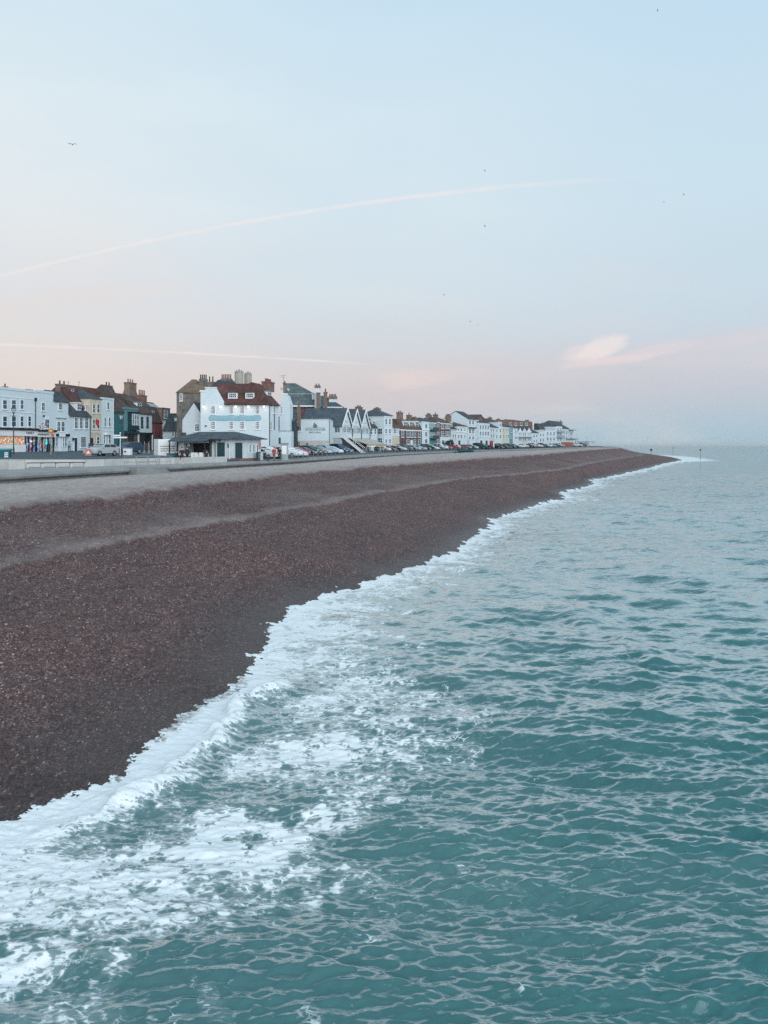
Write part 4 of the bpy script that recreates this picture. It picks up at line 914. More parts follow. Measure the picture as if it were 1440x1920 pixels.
build_left_row()

# ------------------------------------------------------------------ the hotel, the kiosk and the boathouse
def build_middle():
    k = lambda px, Y: ((px-CX)/FPX*Y, Y)
    # old flint house behind
    h = House('flint_house', 'old grey brown flint house with hipped mossy roof standing behind the white gable', k(331, 168), k(392, 168), 9)
    HH = h.fz(360, 737); h.wall(STONE, HH); h.roof_hip(TILEP, HH, h.fz(362, 711.5, 4.5)-HH, o=.15, rx0=h.fx(360, 4.5), rx1=h.fx(368, 4.5))
    h.wpx(337, 342, 737.5, 752, cols=1, rows=3, mg=GLASSL); h.wpx(351, 354, 760, 768, cols=1, mf=STONE)
    h.chim_px(374.5, 388, 711, 735, 3, pots=4, pot_py=702.5, d=1.2, m=STONE, mp=POTD, label='broad grey stone chimney stack with a row of pots')
    h = House('grey_roof_house', 'house with grey hipped roof and two stone chimney stacks behind the hotel', k(386, 176), k(446, 176), 9)
    HH = h.fz(400, 735); h.wall(STONE, HH); h.roof_hip(SLATED, HH, h.fz(415, 712, 4.5)-HH, o=.2, rx0=h.fx(409, 4.5), rx1=h.fx(436, 4.5))
    h.chim_px(390, 402, 716, 730, 3, pots=2, pot_py=706, d=.9, m=STONE, mp=POTD); h.chim_px(415, 434, 710, 725, 4.5, pots=6, pot_py=702, d=1.0, m=STONE, mp=POT)
    # twin concrete tanks
    for (a, b, top, lab, Y) in ((440, 456.5, 698.5, 'taller ribbed pale concrete tower with vents on top behind the hotel roof', 190), (458, 472, 702.5, 'shorter ribbed pale concrete tower close beside the taller one', 193)):
        x, y = k((a+b)/2, Y); t = empty('ribbed_tower', (x, y, ZB), 0, lab, 'tower', 'pale ribbed towers behind the hotel'); r = (b-a)/2/FPX*Y; zt = CAMZ+(HY-top)/FPX*Y-ZB
        mb = MB(); n = 20
        mb.solid([(math.cos(2*math.pi*i/n)*r*(1 if i % 2 else .94), math.sin(2*math.pi*i/n)*r*(1 if i % 2 else .94), -.5) for i in range(n)], [(math.cos(2*math.pi*i/n)*r*(1 if i % 2 else .94), math.sin(2*math.pi*i/n)*r*(1 if i % 2 else .94), zt) for i in range(n)])
        mb.build('shaft', TANK, t); MB().cyl(0, 0, zt, zt+.18, r*1.05, r*1.05, 20).build('cap', TANK, t)
        for i in range(3): MB().cyl(-r*.55+i*r*.55, 0, zt+.1, zt+.55+.2*(i == 1), .18, .16, 8).build('vent', LEADG, t)
    # white gabled annex left of the hotel
    Y = 136.5
    h = House('gabled_annex', 'plain white gabled wing with slate roof attached to the left of the hotel', k(342, Y), k(384, Y), 10, 'building')
    He = h.fz(342, 787); Hp = h.fz(364, 755.5); h.wall_gable_y(WHITE2, He, Hp-He, rx=h.fx(363.5)); h.roof_gable_y(SLATED, He, Hp-He, o=.1, g=.04, rx=h.fx(363.5))
    h.wpx(365, 374.5, 794.5, 809, cols=3, rows=3); h.part(MB().box(h.fx(341), h.fx(349), -.9, -.01, h.fz(345, 817), h.fz(345, 811)), 'shed_box', DKSTEEL)
    # the hotel
    P0, P1 = k(376, 135), k(504.5, 135)
    h = House('hotel', 'large white hotel with red brown tiled roof, long pale blue sign and lit globe lamps', P0, P1, 11, 'hotel')
    He = h.fz(460, 757); Hr = h.fz(450, 719.5, 4.2)
    wl = [(0, -.6), (h.L, -.6), (h.L, He), (h.fx(422), He), (h.fx(405.5), h.fz(405.5, 727)), (h.fx(386), h.fz(386, 727)), (h.fx(384), h.fz(384, 733)), (h.fx(376.5), h.fz(376.5, 733.5)), (0, h.fz(376, 736))]
    h.part(MB().prism(wl, 'y', 0, .35), 'gable_wall', WHITE)
    h.part(MB().box(.02, h.L-.02, .36, 11, -.6, He-.02), 'wall', WHITE)
    h.part(MB().box(-.12, h.fx(384.5), -.12, .5, h.fz(376, 734.5), h.fz(376, 731.5)), 'coping', TRIM)
    h.part(MB().box(h.fx(384)-.05, h.fx(405.5)+.1, -.10, .5, h.fz(395, 727.3), h.fz(395, 725.8)), 'coping', TRIM)
    # tiled roof, verge following the shaped gable on the left, hipped on the right
    xl, xr = h.fx(421.5), h.fx(505.2); a = [(xl, -.35, He-.05), (xr+.3, -.35, He-.05), (xr+.3, 10, He-.05), (xl-2.5, 10, He-.05), (h.fx(407, 4.2)-.1, .36, He-.05)]
    tx0, tx1 = h.fx(405, 4.2), h.fx(487, 4.2)
    mb = MB()
    mb.solid([(tx0-.2, .40, He-.3), (xr+.3, .40, He-.3), (xr+.3, 9.5, He-.3), (tx0-.2, 9.5, He-.3)], [(tx0, 4.0, Hr), (tx1, 4.0, Hr), (tx1, 4.4, Hr), (tx0, 4.4, Hr)])
    s0 = (Hr-He)/4.2
    mb.face([(xl, -.35, He-.10), (xr+.3, -.35, He-.10), (tx1, 4.0, Hr+.02), (tx0, 4.0, Hr+.02)])
    mb.solid([(xl, -.35, He-.16), (xr+.3, -.35, He-.16), (xr+.3, .45, He-.16), (xl, .45, He-.16)], [(xl+.03, -.33, He-.02), (xr+.27, -.33, He-.02), (xr+.2, .45, He+.5), (xl, .45, He+.5)])
    h.part(mb, 'roof', TILE)
    h.part(MB().box(xl, xr+.3, -.50, -.36, He-.22, He-.06), 'gutter', DKPAINT)
    for a_, b_ in ((427.5, 445), (460, 477)): 
        h.dorm_px(a_, b_, 736, 747.5, .55, cols=4, rows=2, dep=3.0, mr=SLATED)
    for (r0, r1) in ((761, 776.5), (790, 805)):
        for a_, b_ in ((395.5, 404), (429.5, 438), (450, 458.5), (478.5, 487)): h.wpx(a_, b_, r0, r1, cols=3, rows=4, bar=.06)
    # sign board with scalloped ends
    za, zb_ = h.fz(440, 788), h.fz(440, 779); x0, x1 = h.fx(392), h.fx(489.5)
    h.part(MB().prism([(x0, za+.2), (x0+.2, za), (x1-.2, za), (x1, za+.2), (x1, zb_-.2), (x1-.2, zb_), (x0+.2, zb_), (x0, zb_-.2)], 'y', -.14, -.004), 'sign_board', mat('pale_blue_sign', (.25,.46,.54), .6, .06, 1.))
    text_obj('THE ROYAL HOTEL', .62, h.o, ((x0+x1)/2, -.17, (za+zb_)/2), (R(90), 0, 0), mat('sign_letters', (.34,.56,.64), .6, .03), sx=1.25) if False else None
    mb = MB(); rr = random.Random(3); x = x0+.6
    for wlen in (4, 5, 6):
        for i in range(wlen):
            mb.box(x, x+.07, -.165, -.135, za+.24, zb_-.22); mb.box(x+.07, x+.3, -.165, -.135, zb_-.30 if rr.random() > .5 else (za+zb_)/2-.04, zb_-.22 if rr.random() > .7 else (za+zb_)/2+.04); mb.box(x+.3, x+.37, -.165, -.135, za+.24, zb_-.22); x += .43
        x += .4
    h.part(mb, 'faded_lettering', mat('sign_letters', (.30,.53,.61), .6, .03))
    # globe lamps and the glow they throw on the wall
    for px in (383.5, 415, 443, 466.5, 496):
        xx, zz = h.fx(px), h.fz(px, 763.2); lam = h.part(MB().tube([(xx, -.01, zz+.35), (xx, -.5, zz+.42), (xx, -.55, zz+.18)], .03, 5), 'lamp_bracket', DKPAINT)
        MB().ball(xx, -.55, zz+.02, .17).build('lamp_globe', mat('lamp_glow', (.9,.85,.8), .4, 0, emit=(1.0,.86,.74), emit_s=2.2), lam)
        ld = bpy.data.lights.new('wall_lamp_light', 'POINT'); ld.energy = 7; ld.color = (1.0, .66, .52); ld.shadow_soft_size = .18; lo = bpy.data.objects.new('wall_lamp_light', ld); C.objects.link(lo); lo.parent = lam; lo.location = (xx, -.62, zz-.25)
    h.part(MB().box(h.fx(386)-.15, h.fx(386)+.15, -.15, -.01, h.fz(386, 799.5), h.fz(386, 797.5)), 'alarm_box', DKPAINT)
    # seaward side
    E = (P1[0]+.24*9, P1[1]+9.0)
    g = House('hotel_wing', 'white seaward side wing of the hotel with its own tiled roof and brick stack', (P1[0]+.02, P1[1]+.02), (P1[0]+.20*4.9, P1[1]+4.9), 8, 'hotel')
    He2 = g.fz(512, 759); g.wall(WHITE, He2, y0=.02, y1=8)
    Hr2 = g.fz(520, 727, 3.2)
    mb = MB(); mb.solid([(-.3, -.35, He2-.1), (g.L+.2, -.35, He2-.1), (g.L+.2, 8, He2-.1), (-.3, 8, He2-.1)], [(.6, 3.2, Hr2), (g.L-.3, 3.2, Hr2), (g.L-.3, 3.6, Hr2), (.6, 3.6, Hr2)]); g.part(mb, 'roof', TILE)
    g.wpx(506, 509.3, 790, 805.5, cols=2, rows=4); g.wpx(512, 514, 763, 775, cols=1, rows=3, mg=GLASSL)
    g.pipe(504.8, 758, 838); g.pipe(514, 760, 806); g.dorm_px(501, 509, 734, 748, 1.3, cols=2, mr=LEADG, dep=2.2)
    g.chim_px(494.5, 510.5, 716, 726, 3.4, pots=5, pot_py=710.5, d=1.3, m=BRICK, cap=True)
    # white end gable with parapet shoulders
    Y = 149.0; h = House('tall_end_gable', 'tall white shouldered end gable with chimney top beside the hotel wing', k(524, Y), k(543.5, Y), 5, 'building')
    h.part(MB().prism([(0, -.6), (h.L, -.6), (h.L, h.fz(543.5, 757)), (h.fx(538), h.fz(538, 739.5)), (h.fx(530), h.fz(530, 739.5)), (h.fx(526), h.fz(526, 757)), (0, h.fz(524, 759))], 'y', 0, 5), 'wall', WHITE)
    h.part(MB().box(h.fx(528.5), h.fx(539), -.08, 1.0, h.fz(534, 740), h.fz(534, 737.5)), 'coping', TRIM); h.wpx(526.5, 530, 762, 776, cols=1, rows=3, mg=GLASSL)
    # satellite dishes and stack
    h.chim_px(531.5, 536, 718, 742, 2.5, pots=1, pot_py=714.5, d=.6, m=BRICKB)
    for px, py in ((528.5, 729), (540.5, 730.5)):
        d = MB(); d.cyl(0, 0, 0, .06, 0.30, .26, 14).tube([(0, 0, 0), (0, 0, -.5)], .03, 5); o = h.part(d, 'satellite_dish', GREYTRIM); o.location = (h.fx(px, 2), 2.0, h.fz(px, py, 2)); o.rotation_euler = (R(72), 0, R(25))
    # big slate mansard building behind
    Y = 186.0; h = House('mansard_building', 'large building with high blue green slate mansard roof and white gutter behind the boathouse', k(528, Y), k(596, Y), 14, 'building')
    H1, H2, H3 = h.fz(560, 763), h.fz(560, 738), h.fz(545, 718.5, 6)
    h.wall(BRICKP, H1); mb = MB()
    mb.solid([(-.3, -.3, H1+.35), (h.L+.3, -.3, H1+.35), (h.L+.3, 14, H1+.35), (-.3, 14, H1+.35)], [(.3, 1.2, H2), (h.L-.8, 1.2, H2), (h.L-.8, 13, H2), (.3, 13, H2)])
    mb.solid([(.3, 1.2, H2+.01), (h.L-.8, 1.2, H2+.01), (h.L-.8, 13, H2+.01), (.3, 13, H2+.01)], [(h.fx(535, 6), 5.8, H3), (h.fx(554, 6), 5.8, H3), (h.fx(554, 6), 6.2, H3), (h.fx(535, 6), 6.2, H3)])
    h.part(mb, 'roof', SLATET); h.part(MB().box(-.4, h.L+.4, -.55, .1, H1+.02, H1+.34), 'gutter', TRIM); h.part(MB().box(0, h.L-.6, 1.05, 1.25, H2-.1, H2+.08), 'roof_curb', GREYTRIM)
    for a_ in (584.8, 588.4): h.dorm_px(a_, a_+3.2, 738.5, 753, .5, cols=1, rows=2, dep=2.5, mr=TRIM)
    x = h.fx(571, .4); h.part(MB().solid([(x, .35, H1+.7), (x+.35, .35, H1+.7), (x+.35, .7, H1+.7), (x, .7, H1+.7)], [(h.fx(564, 1), 1.15, H2), (h.fx(564, 1)+.35, 1.15, H2), (h.fx(564, 1)+.35, 1.4, H2), (h.fx(564, 1), 1.4, H2)]), 'hip_flashing', GREYTRIM)
    h.chim_px(590.5, 600.5, 723.5, 760, -.9, pots=2, pot_py=719.5, d=1.2, m=WHITE, label='white rendered stack with brown top'); h.part(MB().box(h.fx(590, -1.), h.fx(601, -1.), -1.7, -.2, h.fz(595, 727, -1.), h.fz(595, 723, -1.)), 'chimney_top', BRICKB); h.chim_px(594, 600, 736, 762, -2.0, pots=0, d=.8, m=BRICKB)
    h.chim_px(607, 613.5, 735, 765, -1.2, pots=1, pot_py=729, d=.9, m=BRICKB, mp=POTD)
    x = h.fx(531.5, 3); h.part(MB().tube([(x, 3, h.fz(531, 735, 3)), (x, 3, h.fz(531, 703, 3))], .06, 6).tube([(x-1.0, 3, h.fz(531, 705, 3)), (x+.7, 3, h.fz(531, 703.5, 3))], .035, 4).tube([(x-.5, 2.6, h.fz(531, 708, 3)), (x+.4, 3.4, h.fz(531, 708, 3))], .03, 4), 'aerial_mast', STEEL)
    # second slate roof with white stack
    Y = 205.0; h = House('white_stack_house', 'slate roofed house with broad white chimney stack right of the mansard building', k(596, Y), k(640, Y), 9)
    HH = h.fz(620, 763); h.wall(WHITE2, HH); h.roof_hip(SLATE, HH, h.fz(606, 742, 4.5)-HH, o=.4, rx0=h.fx(600, 4.5), rx1=h.fx(610, 4.5)); h.part(MB().box(-.4, h.L+.4, -.5, -.1, HH-.25, HH+.02), 'gutter', TRIM)
    h.chim_px(617, 630.5, 744.5, 770, 2, pots=5, pot_py=739, d=1.0, m=WHITE, mp=POTD, label='broad white rendered chimney stack'); h.part(MB().box(h.fx(616, 2), h.fx(632, 2), 1.35, 2.65, h.fz(624, 748, 2), h.fz(624, 743, 2)), 'chimney_top', BRICKB)
    # dark low building between
    Y = 152.0; h = House('dark_lean_to', 'low dark slate hung building with one white window between the hotel and boathouse', k(520, Y), k(552, Y), 8, 'building')
    HH = h.fz(533, 791); h.wall(mat('dark_blue_cladding', (.022,.045,.062), .7, .15, .8), HH); h.part(MB().prism([(-.2, HH-.1), (9, HH+2.6), (9, HH+2.8), (-.2, HH+.12)], 'x', -.1, h.L+.1), 'roof', SLATE)
    h.wpx(526, 531.5, 793.5, 804, cols=1, rows=2, mf=TRIM)
    h.chim_px(557, 563.5, 762, 792, 4.5, pots=1, pot_py=757, d=.8, m=BRICKB)
    h.part(MB().tube([(h.fx(525), -.05, h.fz(525, 786)), (h.fx(543), -.05, h.fz(543, 777))], .06), 'downpipe', DKPAINT)
    # low white wing
    Y = 146.5; h = House('low_white_wing', 'low flat roofed white wing with dark double window beside the hotel car park', k(503, Y), k(546, Y), 4, 'building')
    HH = h.fz(520, 808.5); h.wall(WHITE, HH, z0=-.8); h.part(MB().box(-.05, h.L+.05, -.06, 4, HH, HH+.10), 'roof', LEADG)
    h.wpx(510.5, 515, 820.5, 830.5, cols=1, mf=DKPAINT); h.wpx(515.5, 521, 820.5, 830.5, cols=1); h.wpx(521.5, 526, 820.5, 830.5, cols=1, mf=DKPAINT)
    h.part(MB().box(h.fx(487), h.fx(492), -.1, -.0, h.fz(489, 833), h.fz(489, 820)), 'door', BRICKP)
    # the boathouse
    Y = 158.0; h = House('boathouse', 'white boathouse bar with sailing boat emblem on its gable wall and slate roof', k(544, Y), k(619, Y), 9, 'building')
    wl = [(0, -.8), (h.L, -.8), (h.L, h.fz(618, 784)), (h.fx(563), h.fz(563, 784.5)), (0, h.fz(544, 797.5))]
    h.part(MB().prism(wl, 'y', 0, 9), 'wall', WHITE)
    h.part(MB().box(-.02, h.L+.02, -.05, -.002, -.8, h.fz(580, 826)), 'base_wall', CONCL)
    HH = h.fz(590, 784.5); mb = MB(); xl, xr = h.fx(563)-.3, h.L+.35
    mb.solid([(xl, -.35, HH), (xr, -.35, HH), (xr, 9, HH), (xl, 9, HH)], [(xl, -.35, HH+.14), (xr, -.35, HH+.14), (xr, 9, HH+.14), (xl, 9, HH+.14)])
    ap = h.fx(602, 3.2); za_ = h.fz(602, 766.5, 3.2); mb.solid([(xl, -.34, HH+.141), (xr-.01, -.34, HH+.141), (xr-.01, 9, HH+.141), (xl, 9, HH+.141)], [(ap-.1, 3.1, za_), (ap+.1, 3.1, za_), (ap+.1, 6, za_), (ap-.1, 6, za_)]); h.part(mb, 'roof', SLATE)
    h.part(MB().solid([(-.1, -.12, h.fz(544, 798)), (-.1, 4, h.fz(544, 798)), (xl, 4, HH), (xl, -.12, HH)], [(-.1, -.12, h.fz(544, 797)), (-.1, 4, h.fz(544, 797)), (xl, 4, HH+.13), (xl, -.12, HH+.13)]), 'verge', GREYTRIM)
    h.wpx(557.5, 565, 798.5, 808.5, cols=2, rows=1); h.wpx(558.5, 561.5, 828.5, 835, mf=DKPAINT, cols=1); h.part(MB().tube([(h.fx(576), -.06, h.fz(576, 832.5)), (h.fx(576), -.002, h.fz(576, 832.5))], .2, 10), 'vent', DKPAINT)
    # emblem: hull, two sails
    ex, ez = h.fx(590.5), h.fz(590, 801); sc = .26; mm = mat('sign_teal', (.03,.13,.16), .6, .03)
    h.part(MB().prism([(ex-1.6*sc, ez+.5*sc), (ex+2.1*sc, ez+.5*sc), (ex+1.4*sc, ez-.3*sc), (ex-1.0*sc, ez-.3*sc)], 'y', -.04, -.002).prism([(ex-.1*sc, ez+.7*sc), (ex-.1*sc, ez+4.0*sc), (ex-1.5*sc, ez+.7*sc)], 'y', -.04, -.002).prism([(ex+.12*sc, ez+.7*sc), (ex+1.9*sc, ez+.7*sc), (ex+.12*sc, ez+3.2*sc)], 'y', -.04, -.002), 'boat_emblem', mm)
    text_obj('THE BOATHOUSE', .60, h.o, (h.fx(591), -.03, h.fz(591, 805.8)), (R(90), 0, 0), mm, sx=.84); text_obj('BAR & GRILL', .46, h.o, (h.fx(591), -.03, h.fz(591, 810.8)), (R(90), 0, 0), mm, sx=.92)
    h.part(MB().box(h.fx(573), h.fx(609), -.03, -.002, h.fz(590, 802.6), h.fz(590, 802.1)), 'sign_rule', mm)
    h.pipe(618, 786, 838, m=LEADG)
    # three slate ranges with their gables to the sea and a glazed upper veranda
    P0 = meet(front_line, 640); P1 = meet(front_line, 691.5)
    h = House('veranda_building', 'white building of three slate roofed ranges with pointed gables and glazed upper veranda', P0, P1, 9, 'building')
    He = h.fz(640, 797.5); h.wall(WHITE2, He, z0=-.8); n = 3; wd = h.L/n; zf = h.fz(640, 819)
    for i in range(n):
        x0, x1 = wd*i, wd*(i+1); xm = (x0+x1)/2; zt = h.fz((652, 668.5, 684)[i], (767, 768.5, 769.8)[i], 0)-He
        g_ = MB(); g_.prism([(x0+.05, He-.01), (x1-.05, He-.01), (xm, He+zt-.1)], 'y', .02, 9); go = h.part(g_, 'gable', WHITE)
        for sg in (0, 1):
            a_, b_ = (x0-.30, He-.28) if sg == 0 else (x1+.30, He-.28)
            MB().prism([(a_, b_), (xm, He+zt), (xm, He+zt+.22), (a_, b_+.22)], 'y', -.30, 9.2).build('gable_roof', SLATE, go)
            MB().prism([(a_-.02, b_-.30), (xm, He+zt-.32), (xm, He+zt+.25), (a_-.02, b_+.25)], 'y', -.44, -.31).build('bargeboard', TRIM, go)
        MB().box(xm-.9, xm+.9, -.06, .01, He+.9, He+1.0).box(xm-1.9, xm+1.9, -.06, .01, He-.1, He+.05).build('gable_boards', mat('pinkish_boards', (.50,.42,.41), .8, .1), go)
        for kx in range(2):
            xa = x0+.35+kx*(wd-.7)/2; h.win(xa+.1, xa+(wd-.7)/2-.1, zf+.9, He-.15, y=-.02, cols=3, rows=1, mg=GLASSL, sill=False)
        h.part(MB().tube([(x1, -.3, He-.3), (x1, -.3, -.6)], .10, 6), 'downpipe', DKPAINT)
    for i in range(3): h.swin(0, .25+i*1.5, 1.55+i*1.5, zf+.9, He-.2, cols=2, rows=1, mg=GLASSL, sgn=-1)
    h.part(MB().box(-.16, h.L, -.22, -.04, zf-.25, zf+.75), 'balustrade', WHITE); h.part(MB().box(-.20, -.04, -.04, 9, zf-.25, zf+.75), 'balustrade', WHITE)
    h.part(MB().box(-.25, h.L, -.30, -.04, zf-.45, zf-.26), 'deck_edge', DKSTEEL)
    h.part(MB().box(.4, h.L-.3, -.06, -.01, -.4, zf-.5), 'ground_storey', mat('dark_grey_front', (.06,.08,.09), .7, .2)); h.part(MB().box(-.05, -.01, .2, 8, -.8, zf-.5), 'undercroft', CONCL)
    st = MB(); x0, run, n = .4, 4.4, 11
    for i in range(n): st.box(x0+.1, x0+1.5, -.35-(i+1)*run/n-.05, -.35-i*run/n, zf-.1-(zf+.4)*(i+1)/n-.07, zf-.1-(zf+.4)*(i+1)/n)
    h.part(st, 'stair_treads', GREYTRIM)
    for xx in (x0, x0+1.52):
        h.part(MB().prism([(-.35, zf+.05), (-.35-run, -.40), (-.35-run, -.80), (-.35, zf-.40)], 'x', xx, xx+.08), 'stair_string', TRIM)
        h.part(MB().tube([(xx+.04, -.35, zf+1.05), (xx+.04, -.35-run, .6), (xx+.04, -.35-run, -.5)], .05, 5).tube([(xx+.04, -.35-run*.5, zf/2), (xx+.04, -.35-run*.5, zf/2+.9)], .04, 5), 'handrail', TRIM)
    x0, y1 = wd*.75, -4.2; x1 = h.L+1.0; zw = zf-.3; mb = MB(); mb.solid([(x0, -.25, zw-.08), (x1, -.25, zw-.08), (x1, y1, zw-1.35), (x0, y1, zw-1.35)], [(x0, -.25, zw), (x1, -.25, zw), (x1, y1, zw-1.27), (x0, y1, zw-1.27)]); mb.box(x0, x1, y1-.04, y1, zw-1.62, zw-1.28)
    aw = h.part(mb, 'awning', CANVAS)
    for i in range(1, 5): xx = x0+(x1-x0)*i/5; MB().solid([(xx-.06, -.25, zw+.01), (xx+.06, -.25, zw+.01), (xx+.06, y1, zw-1.26), (xx-.06, y1, zw-1.26)], [(xx-.06, -.25, zw+.06), (xx+.06, -.25, zw+.06), (xx+.06, y1, zw-1.21), (xx-.06, y1, zw-1.21)]).build('awning_rib', TRIM, aw)
    for i in range(4): xx = x0+.2+(x1-x0-.4)*i/3; MB().tube([(xx, y1+.1, zw-1.3), (xx, y1+.1, -.6)], .05, 5).build('awning_post', TRIM, aw)
    lm = mat('terrace_bulb', (.9,.8,.6), .4, 0, emit=(1.0,.86,.62), emit_s=1.6)
    for i in range(14): xx = x0+.4+(x1-x0-.8)*i/13; MB().ball(xx, y1-.1, zw-1.72-.06*math.sin(i*1.3)**2, .07, seg=6, rings=4).build('festoon_bulb', lm, aw)
    # kiosk on the promenade
    P0, P1 = (k(333, 104.4)), (k(462.5, 101.6)); zk = 4.06
    h = House('promenade_kiosk', 'low white promenade kiosk with blue slate hip roof, open bar counter and dark doors', P0, P1, 4.2, 'kiosk', zb=zk)
    He = h.fz(430, 824); mk = mat('kiosk_cladding', (.56,.64,.68), .7, .06, .6)
    xb = h.fx(395)
    h.part(MB().box(xb, h.L, 0, 4.2, -.1, He).box(0, h.fx(345), 0, 4.2, -.1, He).box(h.fx(345), xb, 2.6, 4.2, -.1, He).box(h.fx(345), xb, 0, .3, -.1, .95).box(h.fx(345), xb, 0, .4, He-.45, He), 'wall', mk)
    h.part(MB().box(xb-.02, h.L+.03, -.04, -.003, -.1, .30), 'plinth', BRICK); h.part(MB().box(h.L+.001, h.L+.04, 0, 4.2, -.1, .30), 'plinth', BRICK)
    h.part(MB().box(h.fx(344), xb+.1, -.25, .32, .95, 1.03), 'bar_counter', WOOD); h.part(MB().box(h.fx(345)+.05, xb-.05, 2.45, 2.58, .1, He-.1), 'bar_back', DKPAINT)
    h.part(MB().box(h.fx(371), h.fx(384), 1.2, 2.4, .1, 1.35), 'bar_fridge', DKSTEEL); h.part(MB().box(h.fx(349), h.fx(353), .35, .40, h.fz(351, 837), h.fz(351, 832.5)), 'menu_board', TRIM)
    dk = mat('kiosk_dark_green', (.012,.05,.06), .5, .08)
    h.part(MB().box(h.fx(407.5), h.fx(421.5), -.06, -.003, .28, h.fz(415, 829.5)), 'door', dk); h.part(MB().box(h.fx(441.5), h.fx(454.5), -.06, -.003, .28, h.fz(448, 830)), 'door', dk)
    h.part(MB().box(h.fx(427.3), h.fx(430), -.12, -.003, h.fz(428, 839), h.fz(428, 832)), 'wall_box', DKPAINT)
    for px in (397, 404, 430.5): h.part(MB().tube([(h.fx(px), -.1, He), (h.fx(px), -.1, .1)], .05), 'downpipe', DKPAINT if px < 420 else TRIM)
    for px in (333.5, 394): h.part(MB().box(h.fx(px)-.07, h.fx(px)+.07, -.15, -.004, -.1, He), 'post', DKPAINT)
    for i in range(3): h.swin(h.L, .6+i*1.1, 1.15+i*1.1, .95, 2.1, cols=1, rows=1, sgn=1)
    o_ = .65; ap0, ap1 = h.fx(377, 2.1), h.fx(441, 2.1); zr = h.fz(410, 809.5, 2.1)
    mb = MB(); mb.solid([(-o_, -o_, He+.0), (h.L+o_, -o_, He), (h.L+o_, 4.2+o_, He), (-o_, 4.2+o_, He)], [(-o_, -o_, He+.12), (h.L+o_, -o_, He+.12), (h.L+o_, 4.2+o_, He+.12), (-o_, 4.2+o_, He+.12)])
    mb.solid([(-o_+.01, -o_+.01, He+.121), (h.L+o_-.01, -o_+.01, He+.121), (h.L+o_-.01, 4.2+o_-.01, He+.121), (-o_+.01, 4.2+o_-.01, He+.121)], [(ap0, 2.05, zr), (ap1, 2.05, zr), (ap1, 2.15, zr), (ap0, 2.15, zr)])
    rf = h.part(mb, 'roof', SLATE)
    v = MB(); xv0, xv1 = -.5, xb+.1; v.solid([(xv0, -1.5, He-.28), (xv1, -1.5, He-.28), (xv1, -.3, He+.06), (xv0, -.3, He+.06)], [(xv0, -1.5, He-.16), (xv1, -1.5, He-.16), (xv1, -.3, He+.2), (xv0, -.3, He+.2)]); v.build('canopy', SLATE, rf)
    for x in (xv0+.15, xv1-.15): h.part(MB().box(x-.06, x+.06, -1.45, -1.33, -.05, He-.27), 'canopy_post', DKPAINT)
    for px in (396, 401, 412): h.part(MB().box(h.fx(px, -.7)-.12, h.fx(px, -.7)+.12, -.85, -.62, He-.25, He+.05), 'floodlight', DKPAINT)
    h.part(MB().box(h.L+.003, h.L+.06, 3.4, 4.1, 1.5, 2.3), 'notice', mat('red_white_notice', (.55,.25,.28), .6, .3, 6.))
build_middle()

